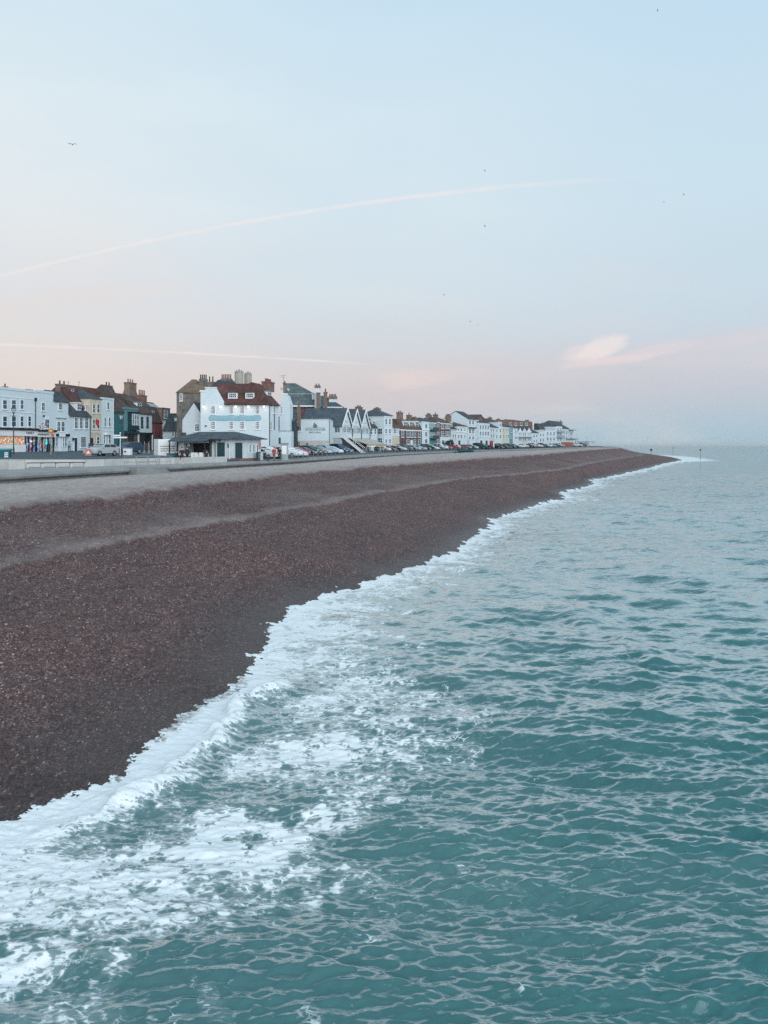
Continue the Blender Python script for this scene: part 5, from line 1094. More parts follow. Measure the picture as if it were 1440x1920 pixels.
# ------------------------------------------------------------------ the long far row along the seafront
FL = front_line
def front(off=0.0): return (lambda Y: FL(Y)-off)
def row_house(name, label, p0, p1, eave, wallm, roof=None, D=8, off=0.0, rows=(), cols=(), wrows=2, wcols=1, mf=None, mg=None, ground=None, para=True, chim=(), dorm=(), band=None, doors=(), cat='house', zb=None, sideopen=False, group=None, wins=()):
    """roof = (kind, ridge row in the photo, material, ridge depth); rows/cols give window rows and columns in photo pixels"""
    A, B = meet(front(off), p0), meet(front(off), p1); zb = max(ZB, float(prom_z(A[1]))+.35) if zb is None else zb
    h = House(name, label, A, B, D, cat, zb=zb, group=group); pm = (p0+p1)/2; HH = h.fz(pm, eave)
    if roof is None or roof[0] == 'flat':
        h.wall(wallm, HH-.1); h.part(MB().box(-.08, h.L+.08, -.08, .28, HH-.2, HH+.12), 'parapet', wallm); h.part(MB().box(.05, h.L-.05, .3, D-.05, HH-.45, HH-.1), 'roof', LEADG)
    else:
        kind, rp, rm = roof[:3]; ry = roof[3] if len(roof) > 3 else D/2; rh = h.fz(pm, rp, 0)*(1.0)-HH
        Yr = h.P0[1]+h.s_*h.L/2+h.c*ry; rh = CAMZ+(HY-rp)/FPX*Yr-zb-HH
        if kind == 'gx': h.wall_gable_x(wallm, HH, rh, ry=ry, open_gable=sideopen); h.roof_gable_x(rm, HH, rh, o=.3, ry=ry, closed=not sideopen)
        elif kind == 'gy': h.wall_gable_y(wallm, HH, rh); h.roof_gable_y(rm, HH, rh, o=.2, g=.25)
        elif kind == 'hip': h.wall(wallm, HH); h.roof_hip(rm, HH, rh, o=.3, ry=ry, rx0=h.L*.28, rx1=h.L*.72)
        elif kind == 'mansard':
            h.wall(wallm, HH); h.part(MB().solid([(-.1,-.2,HH+.01),(h.L+.1,-.2,HH+.01),(h.L+.1,D,HH+.01),(-.1,D,HH+.01)], [(.5,1.2,HH+rh),(h.L-.5,1.2,HH+rh),(h.L-.5,D-1,HH+rh+.3),(.5,D-1,HH+rh+.3)]), 'roof', rm)
        if para: h.band(TRIM, HH-.35, .3, .14)
    for r in rows:
        for c in cols:
            if isinstance(c, tuple): h.wpx(c[0], c[1], r[0], r[1], cols=wcols, rows=wrows, mf=mf, mg=mg)
    for q in wins: h.wpx(*q, cols=wcols, rows=wrows, mf=mf, mg=mg)
    if ground: h.part(MB().box(.02, h.L-.02, -.10, -.004, -.5, h.fz(pm, ground[0])), 'ground_storey', ground[1])
    if band: h.band(TRIM, h.fz(pm, band), .22, .16)
    for d in doors: h.door(h.fx(d[0], -.1), h.fx(d[1], -.1), min(2.6, max(2.0, h.fz(pm, d[2]))), d[3] if len(d) > 3 else NAVY, y=-.1)
    for c in chim: h.chim_px(c[0], c[1], c[2], c[3], c[4], pots=c[5] if len(c) > 5 else 2, pot_py=c[2]-(c[6] if len(c) > 6 else 3), d=.9, m=c[7] if len(c) > 7 else BRICKB, mp=POTD)
    for d in dorm: h.dorm_px(d[0], d[1], d[2], d[3], d[4] if len(d) > 4 else .6, cols=2, rows=2, mr=TRIM, dep=2.2)
    return h
def build_row():
    row_house('slate_house', 'dark slate roofed white house with small dormer beside the awning', 691.5, 707, 801, WHITE, ('gx', 773, SLATED, 4), off=1.6, cols=((701.5, 705),), rows=((804, 814),), dorm=((698, 703.5, 789.5, 799, .7),), chim=((669, 677, 763, 774, 4, 3),), wins=((694, 698, 803, 815),))
    h = row_house('white_hip_house', 'tall pale blue white four storey house with slate hip roof next to the terrace awning', 720, 735.5, 780, WHITE, ('hip', 767.5, SLATE, 3.5), D=7, cols=((722, 725.5), (729, 732.5)), rows=((785, 796), (804, 813), (823, 831)), chim=((704, 711, 765.5, 775, 4, 3, 2),))
    h.swin(0, .4, 1.7, h.sz(814, 0, 1), h.sz(803, 0, 1), sgn=-1); h.swin(0, .4, 1.7, h.sz(831, 0, 1), h.sz(821, 0, 1), sgn=-1)
    row_house('white_bay_house', 'small white house with rounded bay between the hip roofed house and the plum brick house', 735.5, 748.5, 801, WHITE2, ('gx', 776, TILEB, 4.5), cols=((738, 742),), rows=((804, 813),), ground=(820, CREAM), chim=((746, 753, 773, 783, 4.5, 2, 3),), band=817)
    h = row_house('plum_brick_house', 'wide plum brick house with white framed windows and three dormers in a brown roof', 748.5, 791, 805.5, BRICKP, ('mansard', 787, TILEB, 4), D=8, cols=((762.5, 767), (769.5, 773), (775.5, 779.5), (784, 788.5), (753, 757)), rows=((808, 820),), dorm=((756.5, 764, 790.5, 801.5, .3), (767.5, 774.5, 790.5, 801.5, .3), (778.5, 785, 790.5, 801.5, .3)), chim=((764.5, 769.5, 778, 790, 4, 1, 4), (776, 781, 783, 792, 4, 2, 2)), wins=((762.5, 767, 824, 833), (775.5, 779.5, 824, 833), (784, 788.5, 824, 833)), doors=((769.5, 773.5, 823, TRIM),))
    row_house('cement_gable_house', 'pointed slate roofed house peeping over the plum brick house', 790, 803, 797, BRICKB, ('hip', 781.5, TILED, 4), off=7, D=8)
    row_house('white_flat_house', 'white flat topped house between the plum brick house and the green balcony house', 791, 805, 791.5, WHITE, None, cols=((796.5, 801),), rows=((795, 803), (810, 818), (823, 831)), band=806.5)
    h = row_house('balcony_house', 'sea green house with black balconies between white and grey neighbours', 805, 817.5, 792, GREEN, ('hip', 783, SLATE, 4), cols=((807, 810.5), (812, 815.5)), rows=((796, 804.5), (810, 820)), chim=((800, 808, 778, 789, 4, 4, 3), (814.5, 819, 777, 788, 4, 1, 4)), mg=GLASSL)
    for py in (807, 822.5): z = h.fz(811, py); h.part(MB().box(.2, h.L-.2, -1.1, -.01, z-.12, z).box(.2, h.L-.2, -1.1, -1.04, z, z+.9), 'balcony', DKSTEEL)
    row_house('grey_stone_house', 'narrow grey brown house between the green balcony house and brown brick house', 817.5, 825, 791, BRICKB, ('gx', 786, SLATE, 4), cols=((819.5, 823),), rows=((796, 804), (810, 819), (824, 831)))
    row_house('dark_brick_house', 'dark brick house over white ground floor with tiled roof and white sash windows', 825, 845, 793, BRICKP, ('gx', 783.5, TILEB, 4), cols=((827, 832), (835, 838), (839.5, 843)), rows=((795.5, 804), (809, 817.5)), ground=(819.5, WHITE), chim=((836, 845, 779, 788, 4, 4, 2.5),), doors=((829, 832, 824),))
    row_house('low_white_house', 'low white house with steep slate roof right of the dark brick house', 845, 856, 804, WHITE2, ('gx', 789, SLATED, 4), cols=((848, 851), (852.5, 855)), rows=((814, 821),), dorm=((844.8, 848.5, 792, 799.5, .6),), ground=None)
    row_house('brown_hip_house', 'white house with low brown hipped roof before the tall white gable', 856, 876, 799.5, WHITE, ('hip', 790.5, TILED, 4), cols=((858, 861), (863, 866.5), (870, 872.5)), rows=((803, 808.5), (815, 821.5)), chim=((856, 863, 779.5, 795, 4, 4, 3),), doors=((860, 863, 826),), band=811)
    h = row_house('gabled_villa', 'tall white villa with dark roof and wide white side gable rising above the row', 877, 891, 786, WHITE, ('gx', 772.5, SLATED, 4.2), D=8.5, sideopen=True, cols=((879, 882.5), (885, 888.5)), rows=((788, 796), (804, 813), (818, 824)), band=815)
    for c in ((878.2, 883.2), (884.4, 889.4)): x0, x1 = h.fx(c[0]), h.fx(c[1]); h.part(MB().box(x0-.1, x1+.1, -.9, -.2, h.fz(880, 803), h.fz(880, 801)), 'bay_roof', SLATED)
    row_house('brick_gable_house', 'dark roofed house with brick gable showing over the white Victorian fronts', 893, 909, 791, BRICK, ('gy', 778.5, TILED), off=5, D=7, chim=((900, 905, 782, 790, 3.5, 2, 2),))
    row_house('recessed_house', 'narrow pale house set back in shade right of the tall gabled villa', 891, 897.5, 788, WHITE2, None, cols=((893, 896),), rows=((793, 800), (806, 813), (820, 827)), off=.8)
    row_house('columned_house', 'wide white house with four columns of windows behind the dark green van', 897.5, 918, 793, WHITE, ('gx', 787, SLATED, 4), cols=((899, 902), (904, 907), (909, 912), (913.5, 916.5)), rows=((797, 805), (809, 817)), band=820, doors=((901, 904, 825, DKPAINT), (911, 914, 825, DKPAINT)))
    row_house('dark_ridge_house', 'house with long dark slate ridge and chimney above teal and white fronts', 917, 940, 797, WHITE2, ('gx', 785.5, TILED, 4), off=3, D=8, chim=((916.5, 921, 783, 792, 4, 2, 2), (932, 937, 786, 794, 4, 2, 2)))
    row_house('teal_window_house', 'white house with teal tinted windows below the long dark ridge', 918, 928, 801.5, WHITE2, ('gx', 794, SLATED, 3), cols=((919.5, 922), (924, 926.5)), rows=((804, 810), (814, 821)), mg=GLASS, doors=((921, 923, 826, NAVY),))
    row_house('plain_white_house', 'plain white house with small windows between teal windows and stepped tower', 928, 934.5, 802.5, WHITE, ('gx', 795, SLATED, 3), cols=((930, 932.5),), rows=((805, 811), (815, 822)))
    row_house('stepped_white_house', 'narrow tall white house stepping up like a tower with dark balcony', 934.5, 941, 791.5, WHITE, None, cols=((936.5, 939.5),), rows=((794, 799.5), (804, 811), (815, 822)), chim=((935, 938, 790.5, 793, 1, 0),))
    row_house('yellow_house', 'narrow pale yellow house beside the stepped white house', 941, 947, 800, YELLOW, ('gx', 794, TILED, 3), cols=((943, 945.5),), rows=((803.5, 810), (814, 821)))
    row_house('off_white_house', 'cream white house with tall windows beside the pale yellow house', 947, 955, 801, WHITE2, ('gx', 795, SLATED, 3), cols=((949, 951), (952, 954)), rows=((804, 810), (814.5, 822)))
    row_house('green_grey_house', 'narrow grey green house left of the white houses below the brick block', 955, 961.5, 801, GTEAL, None, cols=((957, 959.5),), rows=((804, 811), (815, 822)))
    h = row_house('brick_block', 'long flat roofed red brick block standing above the white houses', 947, 1000, 789, BRICK, None, off=9, D=9, cat='building', cols=((955, 959), (965, 969), (975, 979), (985, 989)), rows=((792, 798),))
    h.part(MB().box(h.L-1.6, h.L+.15, -.25, .5, -.5, h.fz(998, 790)), 'white_pier', TRIM)
    for px in (957, 961, 988): x = h.fx(px, 3); z = h.fz(px, 788.8); h.part(MB().box(x-.8, x+.8, 2.2, 3.8, z-.3, z+.75), 'roof_plant', LEADG)
    row_house('blank_white_house', 'white house with blank end wall below the left part of the brick block', 961.5, 971, 803, WHITE, ('gx', 798.5, SLATED, 3), cols=((965, 967), (968, 970)), rows=((807, 813), (818, 824)))
    for i, (a, b, lab) in enumerate(((971, 979, 'white gabled house with slate roof, nearest of a pair below the brick block'), (979, 987.5, 'white gabled house with dark porch, middle below the brick block'), (987.5, 996, 'white gabled house under the white pier of the brick block'))):
        h = row_house('gabled_house', lab, a, b, 808, WHITE if i != 1 else WHITE2, ('gy', 800.5, SLATED), D=8, cols=((a+1.5, a+3.5), (b-3.5, b-1.5)), rows=((811, 817), (821, 827)), group='white gabled houses below the brick block')
        z = h.fz((a+b)/2, 819); h.part(MB().box(.2, h.L-.2, -1.2, -.01, z-.15, z), 'balcony', GREYTRIM)
    row_house('slate_pair_house', 'low white house with slate roof right of the white pier', 997, 1010, 812, WHITE, ('gx', 804.5, SLATED, 3.5), cols=((1000, 1002.5), (1005, 1007.5)), rows=((815, 820), (824, 829)))
    row_house('mansard_terrace', 'long dark mansard roof with small chimneys behind the far white fronts', 1012, 1038, 806, BRICKB, ('mansard', 795, SLATED, 4), off=6, D=9, cat='building', chim=((1016, 1019, 793.5, 797, 3, 2, 1.5), (1028, 1032, 793, 797, 3, 2, 1.5)))
    row_house('peaked_mansard', 'tall dark peaked roof with two chimneys at the far end of the row', 1036, 1067, 803, BRICKB, ('hip', 789, SLATED, 4.5), off=5, D=9, cat='building', chim=((1044.5, 1047, 790.5, 797, 4.5, 1, 3), (1050, 1053, 790, 797, 4.5, 1, 3.5)))
    row_house('far_white_front', 'white seafront house left of the wide white house with balconies', 1010, 1023, 809, WHITE, None, cols=((1012, 1014.5), (1017, 1019.5)), rows=((813, 818), (822, 828)))
    row_house('wide_white_front', 'wide white flat topped house with rows of small windows near the far end', 1023, 1043, 806.5, WHITE, None, cols=((1025, 1028), (1031, 1034), (1037, 1040)), rows=((810, 816), (820, 826)))
    h = row_house('stacked_balcony_house', 'white house with stacked balconies beneath the far peaked roof', 1043, 1054, 800, WHITE, None, cols=((1045, 1047.5), (1050, 1052.5)), rows=((803, 808.5), (812, 818), (822, 827)))
    for py in (810.5, 820): z = h.fz(1048, py); h.part(MB().box(.3, h.L-.3, -1.4, -.01, z-.15, z).box(.3, h.L-.3, -1.4, -1.33, z, z+.9), 'balcony', GREYTRIM)
    row_house('end_white_front', 'last white house of the row below the right side of the peaked roof', 1054, 1066.5, 804.5, WHITE2, ('gx', 798, SLATED, 3), cols=((1056, 1058.5), (1061, 1063.5)), rows=((808, 814), (818, 824)))
    h = row_house('end_tower', 'slim pale flat roofed tower house at the end of the row', 1067, 1075, 807, PALEBLUE, None, D=5, cols=((1069, 1072.5),), rows=((810, 816), (820, 826)), para=False)
    h.part(MB().box(-1.2, h.L+1.6, -1.4, 5.4, h.fz(1071, 806.6), h.fz(1071, 805.2)), 'flat_roof', GREYTRIM)
build_row()

# ------------------------------------------------------------------ cars
def carpaint(name, c): return mat('car_paint_'+name, c, 0.28, 0.03, 1.0, spec=0.5)
PAINT = {'white': carpaint('white', (.70,.74,.76)), 'silver': carpaint('silver', (.40,.45,.48)), 'black': carpaint('black', (.012,.014,.018)), 'dark_blue': carpaint('dark_blue', (.018,.05,.10)),
    'blue': carpaint('blue', (.03,.10,.20)), 'red': carpaint('red', (.36,.03,.05)), 'maroon': carpaint('maroon', (.12,.025,.035)), 'grey': carpaint('grey', (.10,.12,.14)), 'dark_green': carpaint('dark_green', (.015,.055,.055)), 'pale_blue': carpaint('pale_blue', (.28,.42,.50))}
CARGLASS = glassmat('car_glass', (.015,.03,.04), .05)
HEADL = mat('headlamp_lens', (.60,.64,.66), .2, 0); TAILL = mat('tail_lamp_lens', (.28,.02,.02), .3, 0)
#            length width height  lower-body outline (x, z) front at +x        greenhouse outline
KINDS = {
 'hatchback': (4.2, 1.76, [(-2.05,.32),(-2.10,.62),(-2.02,.95),(-1.60,1.00),(.95,.98),(1.80,.82),(2.08,.62),(2.10,.32)], [(-1.98,.95),(-1.62,1.40),(-.95,1.49),(.05,1.47),(.62,1.18),(1.02,.95)]),
 'saloon': (4.6, 1.80, [(-2.28,.32),(-2.32,.62),(-2.26,.92),(-1.5,.98),(1.0,.96),(2.0,.80),(2.28,.60),(2.30,.32)], [(-1.75,.95),(-1.15,1.36),(-.6,1.44),(.1,1.43),(.7,1.15),(1.1,.93)]),
 'suv': (4.5, 1.86, [(-2.2,.42),(-2.25,.80),(-2.20,1.12),(-1.7,1.14),(.95,1.12),(1.85,1.00),(2.20,.82),(2.25,.42)], [(-2.15,1.10),(-1.95,1.62),(-1.2,1.72),(.0,1.70),(.62,1.38),(1.0,1.10)]),
 'van': (4.9, 1.92, [(-2.4,.38),(-2.42,1.0),(-2.40,1.15),(-1.7,1.18),(1.25,1.16),(2.05,1.00),(2.40,.80),(2.42,.38)], [(-2.38,1.12),(-2.34,1.86),(-1.6,1.93),(.55,1.91),(1.05,1.55),(1.45,1.13)]),
}
CARS = {}
def body_mesh(out, w, top=False):
    """loft an outline across the width with tucked-in shoulders"""
    mb = MB(); n = len(out)
    zs = [p[1] for p in out]; z0, z1 = min(zs), max(zs)
    rings = []
    for yy, sq in ((-w/2, 1), (-w/2+.08, 0), (w/2-.08, 0), (w/2, 1)):
        ring = []
        for x, z in out:
            t = (z-z0)/(z1-z0+1e-6)
            tuck = (.20*t*(w/2)/.9 if top else .04*abs(t-.45))
            ring.append(mb.bm.verts.new((x*(.985 if sq else 1.0), yy*(1-tuck), z-(.03 if sq and z > z0+.05 else 0))))
        rings.append(ring)
    mb.bm.faces.new(rings[0]); mb.bm.faces.new(rings[-1][::-1])
    for a, b in zip(rings, rings[1:]):
        for i in range(n): mb.bm.faces.new((a[i], b[i], b[(i+1) % n], a[(i+1) % n]))
    return mb
def car_proto(kind, colour):
    L, w_, low, top = KINDS[kind]
    o = empty('parked_car', (0, 0, 0)); P = PAINT[colour]
    b = body_mesh(low, w_); cabin = body_mesh(top, w_-.06, True)
    me2 = bpy.data.meshes.new('tmp'); bmesh.ops.recalc_face_normals(cabin.bm, faces=cabin.bm.faces); cabin.bm.to_mesh(me2); cabin.bm.free(); b.bm.from_mesh(me2); bpy.data.meshes.remove(me2)
    z = low[0][1]
    b.mi = 1; b.box(-L/2+.1, L/2-.1, -w_/2+.12, w_/2-.12, z-.12, z)
    body = b.build('body', (P, RUBBER), o)
    for f in body.data.polygons: f.use_smooth = False
    # glass: side lights, windscreen, rear screen set a little proud of the cabin
    g = MB(); zb_, zt = min(p[1] for p in top), max(p[1] for p in top)
    def yat(z_): t = (z_-zb_)/(zt-zb_); return (w_-.06)/2*(1-.20*t*((w_-.06)/2)/.9)
    lo, hi = zb_+.08, zt-.12
    def xat(z_, front):
        pts = [p for p in (top[-3:] if front else top[:3])]; pts.sort(key=lambda p: p[1]); return float(np.interp(z_, [p[1] for p in pts], [p[0] for p in pts]))
    for s in (-1, 1):
        xs = [(xat(lo, 0)+.22, lo), (xat(lo, 1)-.30, lo), (xat(hi, 1)-.12, hi), (xat(hi, 0)+.12, hi)]
        xm = (xs[0][0]+xs[1][0])/2-.05; xm2 = xm-.02
        for q in ([xs[0], (xm-.05, lo), (xm2-.05, hi), xs[3]], [(xm+.05, lo), xs[1], xs[2], (xm2+.05, hi)]):
            A = [(x, s*(yat(z_)+.012), z_) for x, z_ in q]; B = [(x, s*(yat(z_)-.05), z_) for x, z_ in q]; g.solid(A, B)
    for fr in (True, False):
        pts = [(xat(z_, fr)+(.012 if fr else -.012), z_) for z_ in (lo+.02, hi+.03)]
        A = [(pts[0][0], -yat(pts[0][1])+.10, pts[0][1]), (pts[0][0], yat(pts[0][1])-.10, pts[0][1]), (pts[1][0], yat(pts[1][1])-.12, pts[1][1]), (pts[1][0], -yat(pts[1][1])+.12, pts[1][1])]
        g.solid(A, [(x-(.04 if fr else -.04), y, z_) for x, y, z_ in A])
    g.build('window_glass', CARGLASS, o)
    for sx in (-1, 1):
        for s in (-1, 1):
            xw = sx*L*.305; r = .33 if kind != 'suv' else .37; wb = MB(); yo = s*(w_/2-.09)
            def disc(mb, r0, r1, ya, yb, n=14):
                a = [(xw+r0*math.cos(2*math.pi*i/n), ya, r+r0*math.sin(2*math.pi*i/n)) for i in range(n)]; c = [(xw+r1*math.cos(2*math.pi*i/n), yb, r+r1*math.sin(2*math.pi*i/n)) for i in range(n)]; mb.solid(a, c)
            disc(wb, r, r, yo-.11, yo+.11); wo_ = wb.build('wheel', RUBBER, o)
            rb = MB(); disc(rb, r*.64, r*.60, yo+s*.111, yo+s*.125); rb.build('rim', STEEL, wo_)
    zl = low[-2][1]
    for s in (-1, 1):
        MB().box(L/2-.33, L/2-.055, s*(w_/2-.30)-.17, s*(w_/2-.30)+.17, zl-.02, zl+.13).build('headlight', HEADL, o)
        MB().box(-L/2-.005, -L/2+.2, s*(w_/2-.22)-.13, s*(w_/2-.22)+.13, low[1][1]+.10, low[2][1]-.02).build('tail_light', TAILL, o)
        MB().box(.62, .80, s*(w_/2+.07)-.08, s*(w_/2+.07)+.08, low[4][1]+.02, low[4][1]+.15).build('wing_mirror', P, o)
    MB().box(L/2-.05, L/2+.012, -.26, .26, z+.14, z+.25).build('number_plate', TRIM, o)
    return o
def ground_z(x, y):
    e = float(roadedge(y)); z0 = float(np.interp(y, [60, 75, 84, 94, 110], [4.5, 4.5, 4.4, 4.12, 4.12])); z0 = max(z0, float(prom_z(y))+.10)
    zz = [z0, z0, z0+.12, max(min(4.62, z0+.45), z0+.2), max(4.72, z0+.25), max(ZB, z0+.27), 5.1]
    return float(np.interp(e-x, [0, .01, 3, 7, 14, 30, 80], zz))+.02
def car(kind, colour, x, y, rz, label, group='cars parked along the seafront'):
    key = (kind, colour)
    if key not in CARS: o = CARS[key] = car_proto(kind, colour)
    else: o = copy_tree(CARS[key])
    o.location = (x, y, ground_z(x, y)); o.rotation_euler = (0, 0, rz); tag(o, label, 'car', group); return o
def at(px, Y): return ((px-CX)/FPX*Y, Y)
def build_cars():
    x, y = at(190, 95); car('hatchback', 'silver', x, y, R(249), 'silver hatchback on the road in front of the white town house', 'cars on the left road')
    x, y = at(239, 112); car('suv', 'dark_blue', x, y, R(243), 'dark blue car parked in front of the grey green shop', 'cars on the left road')
    first = [(497, 109, 'hatchback', 'white', 'white hatchback nearest the kiosk with its wheel showing'), (503, 117, 'suv', 'white', 'white tall car parked just behind the nearest white hatchback'), (516, 122, 'suv', 'silver', 'silver tall car behind the person in the red jacket'),
        (541, 118, 'suv', 'white', 'white car right of the grey pillar'), (552, 124, 'hatchback', 'white', 'white hatchback left of the red car'), (558, 130, 'hatchback', 'red', 'bright red hatchback in the hotel car park'), (570, 134, 'saloon', 'black', 'black saloon just right of the red hatchback'),
        (582, 138, 'suv', 'dark_green', 'dark green tall car below the boathouse sign'), (592, 141, 'hatchback', 'maroon', 'maroon hatchback under the boathouse sign'), (601, 145, 'hatchback', 'silver', 'silver hatchback under the right end of the boathouse sign'),
        (612, 149, 'suv', 'pale_blue', 'pale blue tall car at the right corner of the boathouse'), (623, 153, 'hatchback', 'white', 'white hatchback below the near veranda windows'), (632, 158, 'van', 'dark_blue', 'dark blue van parked at the foot of the outside stair'), (643, 160, 'hatchback', 'blue', 'blue hatchback in front of the white outside stair')]
    for px, Y, kd, c, lab in first: x, y = at(px, Y); car(kd, c, x, y, R(-32+((px*7) % 13)-6), lab)
    far = [(718, 'hatchback', 'white', 'white hatchback right of the striped awning'), (727, 'hatchback', 'maroon', 'maroon hatchback below the pale blue four storey house'), (738, 'saloon', 'black', 'black saloon in front of the small white bay house'), (748, 'hatchback', 'white', 'white hatchback at the left corner of the plum brick house'),
        (757, 'suv', 'grey', 'grey tall car below the left windows of the plum brick house'), (766, 'hatchback', 'dark_blue', 'dark blue hatchback below the door of the plum brick house'), (775, 'hatchback', 'silver', 'silver hatchback below the right windows of the plum brick house'), (784, 'saloon', 'pale_blue', 'pale blue saloon at the right end of the plum brick house'),
        (793, 'hatchback', 'black', 'black hatchback in front of the white flat topped house'), (801, 'suv', 'dark_green', 'dark green tall car left of the green balcony house'), (809, 'hatchback', 'white', 'white hatchback in front of the green balcony house'), (818, 'hatchback', 'blue', 'blue hatchback right of the green balcony house'),
        (826, 'suv', 'white', 'white tall car in front of the dark brick house'), (834, 'hatchback', 'grey', 'grey hatchback left of the dark bush'), (850, 'hatchback', 'red', 'red hatchback right of the dark bush'), (858, 'hatchback', 'white', 'white hatchback behind the bow of the beached boat'),
        (868, 'saloon', 'grey', 'grey saloon behind the mast of the beached boat'), (884, 'hatchback', 'silver', 'silver hatchback behind the stern of the beached boat'), (901, 'van', 'dark_green', 'dark green van parked before the columned white house'), (913, 'saloon', 'black', 'black saloon between the dark green van and the phone box'),
        (930, 'hatchback', 'black', 'black hatchback right of the red phone box'), (938, 'suv', 'dark_blue', 'dark blue tall car below the stepped white house'), (946, 'hatchback', 'grey', 'grey hatchback below the yellow house'), (954, 'suv', 'dark_green', 'dark green tall car below the green grey house'), (963, 'hatchback', 'dark_blue', 'dark blue hatchback below the blank white house'),
        (982, 'hatchback', 'white', 'white hatchback below the middle gabled house'), (991, 'saloon', 'black', 'black saloon below the right gabled house'), (1000, 'suv', 'silver', 'silver tall car below the white pier of the brick block'), (1008, 'hatchback', 'white', 'white hatchback below the low slate roofed house'), (1017, 'suv', 'grey', 'grey tall car at the left end of the wide white houses'),
        (1025, 'hatchback', 'white', 'white hatchback below the wide white house'), (1033, 'hatchback', 'pale_blue', 'pale blue hatchback below the wide white house'), (1041, 'saloon', 'dark_blue', 'dark blue saloon left of the house with stacked balconies'), (1049, 'hatchback', 'silver', 'silver hatchback below the stacked balconies'), (1083, 'hatchback', 'white', 'white hatchback right of the orange fence'), (1092, 'suv', 'grey', 'grey tall car just left of the far mast')]
    for i, (px, kd, c, lab) in enumerate(far):
        ln = lambda Y: roadedge(Y)-(3.4 if i % 3 else 4.3); x, y = meet(ln, px); car(kd, c, x, y, R(-22+((i*37) % 17)-8), lab)
build_cars()

